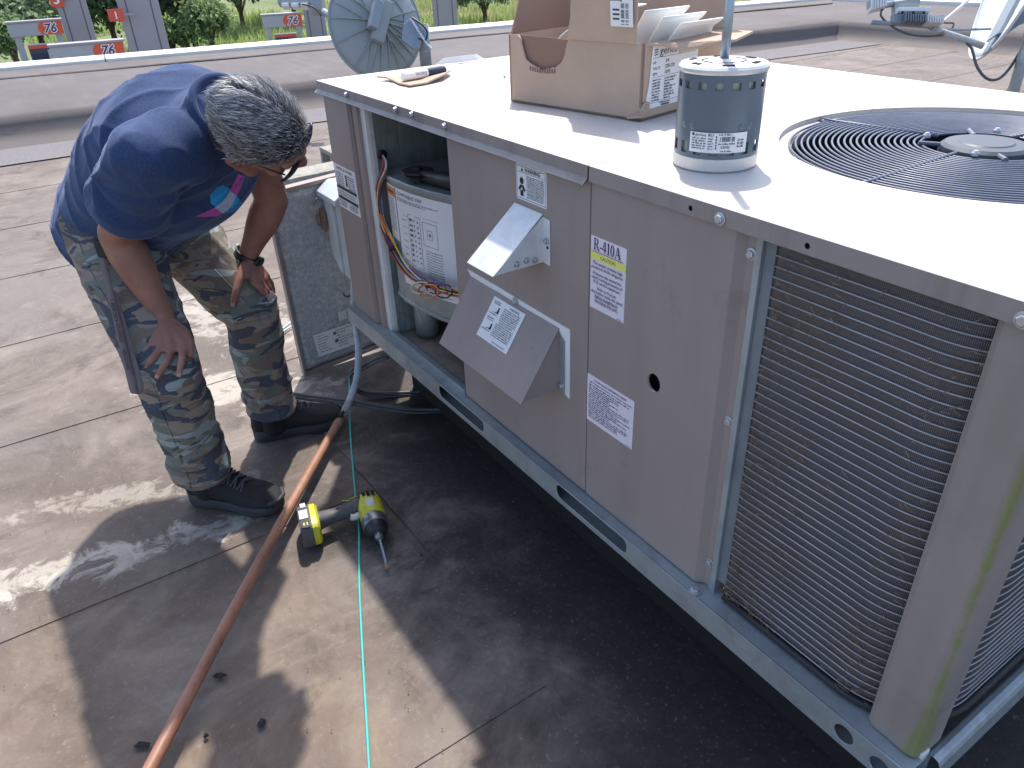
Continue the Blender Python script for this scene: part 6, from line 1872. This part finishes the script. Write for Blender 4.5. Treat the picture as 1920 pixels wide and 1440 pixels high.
bme = body.fuse(.0048, 3, .45)
person = mesh_obj('person', bme, [M['skin'], M['scalp'], M['sock']], None, smooth=True)
tag(person, 'grey haired person in navy shirt and camouflage trousers bending over, hands on knees', 'person')
def head_local(p):
    q = (p - H0) / (HK * HK); return q.dot(HS), q.dot(HF), q.dot(HU)
def hairy(s_, f_, u_):
    """inside the hairline"""
    if u_ < -.095 or f_ < -.16 or abs(s_) > .12: return False
    back = f_ < -.012 and u_ > -.080 + .25 * max(0, -f_ - .08)
    crown = u_ > .050 - .25 * max(0, -f_) and f_ < .090
    temple = f_ < .056 and u_ > .008 + .35 * max(0, f_)
    burn = abs(s_) > .05 and .004 < f_ < .028 and u_ > -.035
    return back or crown or temple or burn
mi = []
for pg in person.data.polygons:
    c = pg.center; l_ = head_local(c)
    if c.z < .27: mi.append(2); continue
    mi.append(1 if (abs(l_[0]) < .088 and (Vector(c) - H0).length < .16 and hairy(*l_)) else 0)
person.data.polygons.foreach_set('material_index', mi)
# nails
for (a, b) in nR[:4] + nL:
    d = (b - a).normalized(); v = (CAM - b); v = (v - d * v.dot(d)).normalized(); w = d.cross(v)
    MB().obox(b + d * .003 + v * .0072, d * .0052, w * .0046, v * .0012).build('nail', M['nail'], person, bevel=.001)

# hair: short strands combed back from the forehead
tree_b = BVHTree.FromPolygons([v.co.copy() for v in person.data.vertices], [tuple(p.vertices) for p in person.data.polygons])
hb = MB(); cnt = 0
while cnt < 11000:
    v = rng.normal(size=3); v /= np.linalg.norm(v)
    o = HP(0, -.012, .010); d = HS * v[0] + HF * v[1] + HU * v[2]
    hit = tree_b.ray_cast(o + d * .3, -d, .4)
    if hit[0] is None: continue
    p, nrm = hit[0], hit[1]
    l_ = head_local(p)
    if not hairy(*l_) or (p - H0).length > .14: continue
    if abs(l_[0]) > .079 and -.035 < l_[1] < .012 and l_[2] < .02: continue
    cnt += 1
    flow = (-HF * 1.0 + HU * .15 + HS * (.35 * mnoise.noise(p * 22)) + HU * (.5 * mnoise.noise(p * 17 + V(5, 0, 0))))
    if l_[1] > .03 or l_[2] > .085: flow = flow + HS * (.9 * math.copysign(1, l_[0] + .02)) * .5
    if l_[2] < .03: flow = -HU * .8 - HF * .45 + HS * .2 * mnoise.noise(p * 25)
    t_ = (flow - nrm * flow.dot(nrm)).normalized()
    L = random.uniform(.016, .030) * (1.15 if l_[2] > .05 else .75) * (.6 if l_[2] < -.01 else 1)
    lift = random.uniform(.35, .75) if l_[2] > .03 else random.uniform(.12, .35)
    w = nrm.cross(t_) * random.uniform(.00045, .0008)
    p1 = p + (t_ * .55 + nrm * lift).normalized() * L * .5; p2 = p1 + (t_ * 1.0 + nrm * (lift * .35) + V(random.gauss(0, .15), random.gauss(0, .15), random.gauss(0, .15))).normalized() * L * .5
    p0 = p - nrm * .001
    hb.add([p0 - w, p0 + w, p1 + w * .9, p2, p1 - w * .9], [(0, 1, 2, 4), (4, 2, 3)])
hair = hb.build('hair', M['hair'], person); tag(hair, kind='stuff')
# eyebrows, eyes and dark glasses
for s_ in (-1, 1):
    Org().ell(HP(s_ * .031, .071, -.002), (HS * .011, HF * .011, HU * .011)).build('eye', M['sign_white'], person, smooth=True)
    vs = []; 
    for i in range(7):
        for k in range(7):
            a = (i / 6 - .5) * .066; b = (k / 6 - .5) * .046
            vs.append(HP(s_ * (.036 + a), .101 - 7.0 * (a + .006) ** 2 - 5 * b * b, -.002 + b))
    MB().add(vs, [(i * 7 + k, i * 7 + k + 1, (i + 1) * 7 + k + 1, (i + 1) * 7 + k) for i in range(6) for k in range(6)]).build('lens', M['lens'], person, smooth=True, solid=.0045)
    MB().tube([HP(s_ * .062, .084, .010), HP(s_ * .070, .055, .014), HP(s_ * .076, .02, .016), HP(s_ * .078, -.01, .012)], .002, 6).build('temple_arm', M['black_plastic'], person, smooth=True)
MB().tube([HP(-.012, .100, .006), HP(0, .103, .008), HP(.012, .100, .006)], .002, 6).build('bridge', M['black_plastic'], person)

# ---- shirt
def spine(t):
    """hip (0) to shoulders (1), bowed towards the back"""
    return lerp(hipc, shc, t) + V(0, 0, .045 * math.sin(max(0, min(1, t)) * math.pi))
Sh = (J['Rhip'] - J['Lhip']).normalized(); Ss = (J['Rsho'] - J['Lsho']).normalized()
secs = []
for (t, hw, hd, off) in ((-.14, .182, .132, .000), (-.02, .192, .144, -.006), (.14, .194, .150, -.014), (.32, .192, .160, -.026), (.5, .190, .170, -.038), (.68, .192, .172, -.040), (.84, .192, .158, -.030), (.97, .166, .122, -.024), (1.07, .120, .090, -.026), (1.16, .086, .076, -.024), (1.21, .078, .070, -.022)):
    c = spine(t); T = (spine(t + .05) - spine(t - .05)).normalized()
    S_ = lerp(Sh, Ss, max(0, min(1, t))); S_ = (S_ - T * S_.dot(T)).normalized(); N = S_.cross(T)
    if N.z < 0: N = -N
    secs.append((c + N * off, S_ * hw, N * hd))
shirt = Org()
shirt.ringloft(secs, 40, 2.25)
slv = {}
for s_ in 'RL':
    A, B = J[s_ + 'sho'], J[s_ + 'elb']; e = lerp(A, B, .66 if s_ == 'R' else .5)
    inn = lerp(A, shc, .35)
    shirt.chain([inn - V(0, 0, .02), A - V(0, 0, .012), lerp(A, e, .5)], [.085, .072, .074], 20)
    n_ = 24
    shirt.tube([lerp(A, e, -.05), lerp(A, e, .3), lerp(A, e, .7), e], [.074, .076, .079, .083], n_)
    slv[s_] = (e, (B - A).normalized())
sme = shirt.fuse(.0062, 14, .6)
def fold(p):
    a = mnoise.noise(V(p.x * 5, p.y * 5, p.z * 6)) * .006
    q = p.dot(Ss); w = p.dot((shc - hipc).normalized())
    # tension folds fan out from the armpit towards the waist and from the collar
    arm = lerp(J['Rsho'], J['Relb'], .25) + V(-.06, 0, 0); d = p - arm
    ang = math.atan2(d.z, d.dot((shc - hipc).normalized()))
    near = math.exp(-(d.length / .20) ** 2)
    f1 = mnoise.noise(V(ang * 2.2, d.length * 3.0, 1.7)) * .012 * near
    f2 = (1 - abs(mnoise.noise(V(q * 6, w * 9 + q * 5, p.z * 3)))) ** 7 * .006
    f3 = (1 - abs(mnoise.noise(V(q * 11 + 4, w * 5, p.z * 7)))) ** 7 * .004
    hem = max(0, .12 - abs(w - hipc.dot((shc - hipc).normalized()))) / .12
    f4 = mnoise.noise(V(q * 16, w * 3, 2)) * .007 * hem
    return a + f1 + f2 + f3 + f4
displace(sme, fold)
# open the sleeve ends and the hem so that arms and trousers come out of cloth edges
bm = bmesh.new(); bm.from_mesh(sme)
hemC, hemT = secs[0][0], (spine(.0) - spine(-.2)).normalized()
def cut_open(bm, e, d, rad):
    """trim a cloth tube with a clean edge at the plane through e, dropping what lies beyond it"""
    fs = [f for f in bm.faces if (f.calc_center_median() - e).length < rad]
    gm = list({v for f in fs for v in f.verts}) + list({x for f in fs for x in f.edges}) + fs
    bmesh.ops.bisect_plane(bm, geom=gm, dist=1e-5, plane_co=e, plane_no=d, clear_outer=True)
bm.normal_update()
for (e, d) in slv.values():
    cap = [f for f in bm.faces if f.normal.dot(d) > .55 and abs((f.calc_center_median() - e).dot(d)) < .022 and (f.calc_center_median() - e).length < .088]
    bmesh.ops.delete(bm, geom=cap, context='FACES')
    # drop crumbs, then bring the open edge into one plane
    for v in [v for v in bm.verts if v.is_boundary and (v.co - e).length < .11]:
        v.co -= d * ((v.co - e).dot(d) + .004)
cut_open(bm, hemC + hemT * .012, -hemT, .30)
bm.to_mesh(sme); bm.free()
sh_o = mesh_obj('shirt', sme, M['shirt'], person, smooth=True)
md = sh_o.modifiers.new('cloth', 'SOLIDIFY'); md.thickness = .0025; md.offset = -1
# collar rib
cN = secs[-2]
ring = []
for k in range(40):
    a = 2 * math.pi * k / 40; c = lerp(secs[-2][0], secs[-1][0], .95)
    ring.append(c + secs[-1][1] * math.cos(a) * .97 + secs[-1][2] * math.sin(a) * .97)
MB().tube(ring, .010, 8, closed=True).build('collar', M['shirt'], sh_o, smooth=True)
# printed motif on the chest, laid on the cloth
tree_s = BVHTree.FromPolygons([v.co.copy() for v in sme.vertices], [tuple(p.vertices) for p in sme.polygons])
def print_on(name, pix, mat, lift):
    me = plate_mesh(name, [[(340 + x / 4.5, -(120 + y / 4.5)) for (x, y) in pix]], V(0, 0, 0), EX, EY)
    bm = bmesh.new(); bm.from_mesh(me)
    bmesh.ops.triangulate(bm, faces=bm.faces)
    for k in range(4): 
        ed = [e for e in bm.edges if e.calc_length() > 4]
        if ed: bmesh.ops.subdivide_edges(bm, edges=ed, cuts=1, use_grid_fill=True)
    dead = []
    for v in bm.verts:
        d = ray(v.co.x, -v.co.y).normalized()
        h = tree_s.ray_cast(CAM, d, 3.0)
        if h[0] is None: dead.append(v)
        else: v.co = h[0] - d * lift
    bmesh.ops.delete(bm, geom=dead, context='VERTS')
    bm.to_mesh(me); bm.free()
    return mesh_obj(name, me, mat, sh_o, smooth=True)
print_on('blue_print', [(350, 1022), (420, 1060), (470, 1115), (515, 1170), (490, 1205), (430, 1250), (370, 1270), (320, 1240), (245, 1170), (243, 1105), (300, 1045)], M['print_blue'], .0022)
print_on('pink_print', [(478, 925), (535, 945), (505, 1040), (468, 1112), (408, 1065), (450, 995)], M['print_pink'], .0026)
print_on('pink_print', [(120, 1286), (190, 1255), (280, 1212), (350, 1262), (300, 1285), (200, 1290)], M['print_pink'], .0026)
print_on('pale_print', [(408, 1068), (466, 1112), (430, 1190), (390, 1235), (350, 1260), (282, 1213), (340, 1170), (380, 1125)], M['print_pale'], .0030)

# ---- trousers
pants = Org()
Np = V(0, 0, 1)
pf = (J['Rkne'] + J['Lkne'] - J['Rhip'] - J['Lhip']).normalized()
pants.ell(hipc + V(-.005, -.01, .005), (Sh * .178, (shc - hipc).normalized() * .15, Sh.cross((shc - hipc).normalized()) * .135), 28, 16)
for s_ in 'RL':
    h, k, a = J[s_ + 'hip'], J[s_ + 'kne'], J[s_ + 'ank']
    foot = lerp(k, a, .93)
    pants.chain([lerp(h, hipc, .15), lerp(h, k, .35), lerp(h, k, .7), k, lerp(k, a, .2)], [.112, .102, .088, .079, .076], 24)
    pants.tube([lerp(k, a, .0), lerp(k, a, .3), lerp(k, a, .6), lerp(k, a, .8), foot], [.077, .076, .073, .072, .076], 24)
pme = pants.fuse(.0062, 4, .5)
def pfold(p):
    d = min((p - J['Rkne']).length, (p - J['Lkne']).length)
    low = max(0, 1 - abs(p.z - .17) / .12)
    r1 = 1 - abs(mnoise.noise(V(p.x * 5, p.y * 5, p.z * 17)))
    r2 = 1 - abs(mnoise.noise(V(p.x * 9 + 2, p.y * 9, p.z * 9 + p.x * 8)))
    return .011 * r1 ** 5 * (.3 + .8 * low + .6 * max(0, 1 - d / .15)) + .007 * r2 ** 6 + .004 * mnoise.noise(p * 9) - .004
displace(pme, pfold)
bm = bmesh.new(); bm.from_mesh(pme)
for s_ in 'RL':
    a = J[s_ + 'ank']; d = (a - J[s_ + 'kne']).normalized()
    cut_open(bm, lerp(J[s_ + 'kne'], a, .93) - d * .010, d, .13)
bm.to_mesh(pme); bm.free()
pa_o = mesh_obj('trousers', pme, M['camo'], person, smooth=True)
md = pa_o.modifiers.new('cloth', 'SOLIDIFY'); md.thickness = .0025; md.offset = -1
# outer seam along each leg
tree_p = BVHTree.FromPolygons([v.co.copy() for v in pme.vertices], [tuple(p.vertices) for p in pme.polygons])
for s_ in 'RL':
    pts = []
    for k in range(26):
        t = k / 25
        q = lerp(J[s_ + 'hip'], J[s_ + 'kne'], t * 2) if t < .5 else lerp(J[s_ + 'kne'], J[s_ + 'ank'], t * 2 - 1)
        out = (Sh if s_ == 'R' else -Sh) * 1.0 + V(0, 0, .0)
        out = (V(Sh.x, Sh.y, 0) * (1 if s_ == 'R' else .25) + V(.6, .2, 0) * (0 if s_ == 'R' else 1)).normalized()
        h = tree_p.ray_cast(q + out * .3, -out, .5)
        if h[0] is not None: pts.append(h[0] + h[1] * .0004)
    if len(pts) > 3: MB().tube(pts, .0016, 5).build('seam', M['camo'], pa_o, smooth=True)

# ---- shoes
def shoe(heel, ang, L, name_txt=None):
    f = V(math.cos(ang), math.sin(ang), 0); s_ = V(f.y, -f.x, 0)
    def P(a, b, c): return heel + f * a + s_ * b + V(0, 0, c)
    up = Org(); secs_ = []
    tab = [(.002, .020, .030, .080), (.014, .034, .026, .112), (.05, .041, .024, .124), (.09, .042, .022, .122), (.125, .041, .022, .106), (.16, .044, .022, .090), (.19, .048, .022, .079), (.22, .049, .022, .070), (.248, .045, .022, .062), (.266, .034, .024, .053), (.277, .016, .028, .042)]
    for (a, w, z0, z1) in tab:
        a = a * L / .275
        secs_.append((P(a, 0, (z0 + z1) / 2), s_ * w, V(0, 0, (z1 - z0) / 2)))
    up.ringloft(secs_, 24, 2.5)
    ume = up.fuse(.005, 3, .5)
    displace(ume, lambda p: .0012 * mnoise.noise(p * 60) + .002 * mnoise.noise(p * 20))
    o = mesh_obj('shoe', ume, M['shoe'], person, smooth=True)
    # sole: outline with a waist, slightly rockered toe
    out = []
    side = [(0, .0), (.004, .020), (.02, .034), (.06, .039), (.10, .038), (.14, .038), (.18, .046), (.215, .050), (.245, .047), (.265, .034), (.277, .016), (.281, 0)]
    ol = [(a, b) for a, b in side] + [(a, -b) for a, b in side[::-1][1:-1]]
    n = len(ol); vs = []
    for (z, g) in ((.001, -.003), (.012, .002), (.030, .001), (.034, -.003)):
        for (a, b) in ol:
            toe = max(0, a - .2) * .22
            arch = .012 * math.exp(-((a - .125) / .03) ** 2) if z < .005 else 0
            vs.append(P(a * L / .275, b * (1 + g / .04), z + toe * (.9 if z < .02 else .6) + arch + (.006 if (z > .02 and a < .07) else 0)))
    fs = [tuple(range(n))[::-1], tuple(range(3 * n, 4 * n))] + [(r * n + i, r * n + (i + 1) % n, (r + 1) * n + (i + 1) % n, (r + 1) * n + i) for r in range(3) for i in range(n)]
    MB().add(vs, fs).build('sole', M['shoe_sole'], o, auto=.7)
    # toe cap guard, tongue and laces
    MB().tube([P(.262 * L / .275, .037, .050), P(.279 * L / .275, .014, .048), P(.279 * L / .275, -.014, .048), P(.262 * L / .275, -.037, .050)], .006, 6).build('toe_guard', M['shoe_sole'], o, smooth=True)
    tg = MB(); vs = []
    for k in range(8):
        a = .055 + .085 * k / 7
        zz = .150 - .056 * k / 7
        for j in range(5): b = (j / 4 - .5) * .056; vs.append(P(a * L / .275, b, zz - 6 * b * b + (0.004 if k == 0 else 0)))
    tg.add(vs, [(k * 5 + j, k * 5 + j + 1, (k + 1) * 5 + j + 1, (k + 1) * 5 + j) for k in range(7) for j in range(4)])
    tongue = tg.build('tongue', M['shoe'], o, smooth=True, solid=.006)
    for k in range(6):
        a = .082 + .018 * k; z_ = .131 - .0092 * k
        MB().tube([P(a * L / .275, -.030, z_ - .006), P((a + .006) * L / .275, 0, z_ + .004), P((a + .012) * L / .275, .030, z_ - .010)], .0034, 6).build('lace', M['lace'], o, smooth=True)
        MB().tube([P(a * L / .275, .030, z_ - .006), P((a + .006) * L / .275, 0, z_ + .006), P((a + .012) * L / .275, -.030, z_ - .010)], .0034, 6).build('lace', M['lace'], o, smooth=True)
    if name_txt:
        ex_ = -s_; 
        ey_ = (P(.055 * L / .275, 0, .150) - P(.075 * L / .275, 0, .138)).normalized()
        tx = Text(P(.074 * L / .275, .0, .1400), s_ * 1.0, ey_, .004)
        tx.text(name_txt, 0, 0, .0075, 'CENTER', width=.044, bold=.01)
        tx.build('lettering', M['ink_grey'], o)
    return o
shoe(V(.236, -.650, 0), math.radians(42), .285, 'BRAHMA')
shoe(V(.045, -.412, 0), math.radians(73), .285)

# ---- watch, hanging strap with buckle
W_ = at(464, 479, 2.095); wd = (J['Lelb'] - J['Lwri']).normalized()
w1 = wd.cross(FWD).normalized(); w2 = wd.cross(w1)
band_ = []
for k in range(28):
    a = 2 * math.pi * k / 28
    band_ += [W_ + (w1 * math.cos(a) * .034 + w2 * math.sin(a) * .031) + wd * q for q in (-.010, .010)]
wb = MB().add(band_, [(2 * k, (2 * k + 2) % 56, (2 * k + 3) % 56, 2 * k + 1) for k in range(28)]).build('watch', M['watch'], person, smooth=True, solid=.004)
rs = 1 if w1.dot(RGT) > 0 else -1
MB().lathe([(.019, 0), (.021, .003), (.020, .009), (.016, .011)], W_ + w1 * rs * .033, 20, w1 * rs).build('watch_case', M['watch'], wb, auto=.5)
MB().tube([W_ - w1 * rs * .034 + w2 * .012 - wd * .012, W_ - w1 * rs * .037 - wd * .013, W_ - w1 * rs * .037 + wd * .013, W_ - w1 * rs * .034 + w2 * .012 + wd * .012], .002, 6).build('buckle', M['steel'], wb)
s0 = at(188, 462, 1.735)
sw = (RGT * .95 - V(0, 0, .12)).normalized()
def ribbon(pts, w, name, mat, parent):
    vs = []
    for p in pts: vs += [p - sw * w / 2, p + sw * w / 2]
    return MB().add(vs, [(2 * i, 2 * i + 2, 2 * i + 3, 2 * i + 1) for i in range(len(pts) - 1)]).build(name, mat, parent, solid=.0016, smooth=True)
sp1 = [at(186, 452, 1.745), at(194, 490, 1.735), at(206, 545, 1.725), at(219, 600, 1.722), at(233, 660, 1.722), at(247, 720, 1.722), at(252, 738, 1.722)]
sp2 = [at(210, 545, 1.728), at(228, 600, 1.729), at(245, 660, 1.730), at(258, 705, 1.728), at(262, 728, 1.726), at(254, 739, 1.724)]
stp = ribbon(spline(sp1, 4), .0165, 'hanging_strap', M['strap'], person)
ribbon(spline(sp2, 4), .0165, 'strap_tail', M['strap'], stp)
MB().obox(at(190, 468, 1.728), sw * .0125, V(0, 0, .020), FWD * .005).build('strap_buckle', M['black_plastic'], stp, bevel=.003)
MB().obox(at(188, 452, 1.730), sw * .014, V(0, 0, .005), FWD * .005).build('strap_buckle', M['black_plastic'], stp, bevel=.002)
a_, b_ = at(208, 555, 1.720), at(241, 690, 1.7195)
ey_ = -(sw - (b_ - a_).normalized() * sw.dot((b_ - a_).normalized())).normalized() * -1
tx = Text(a_ - sw * .004 - FWD * .002, (b_ - a_), ey_, .0006)
tx.text('1-800-GO-GUARD', .01, 0, .008, width=.10, bold=.01); tx.text('1-800-GO-GUARD', .125, 0, .008, width=.05, bold=.01)
tx.build('lettering', M['ink'], stp)
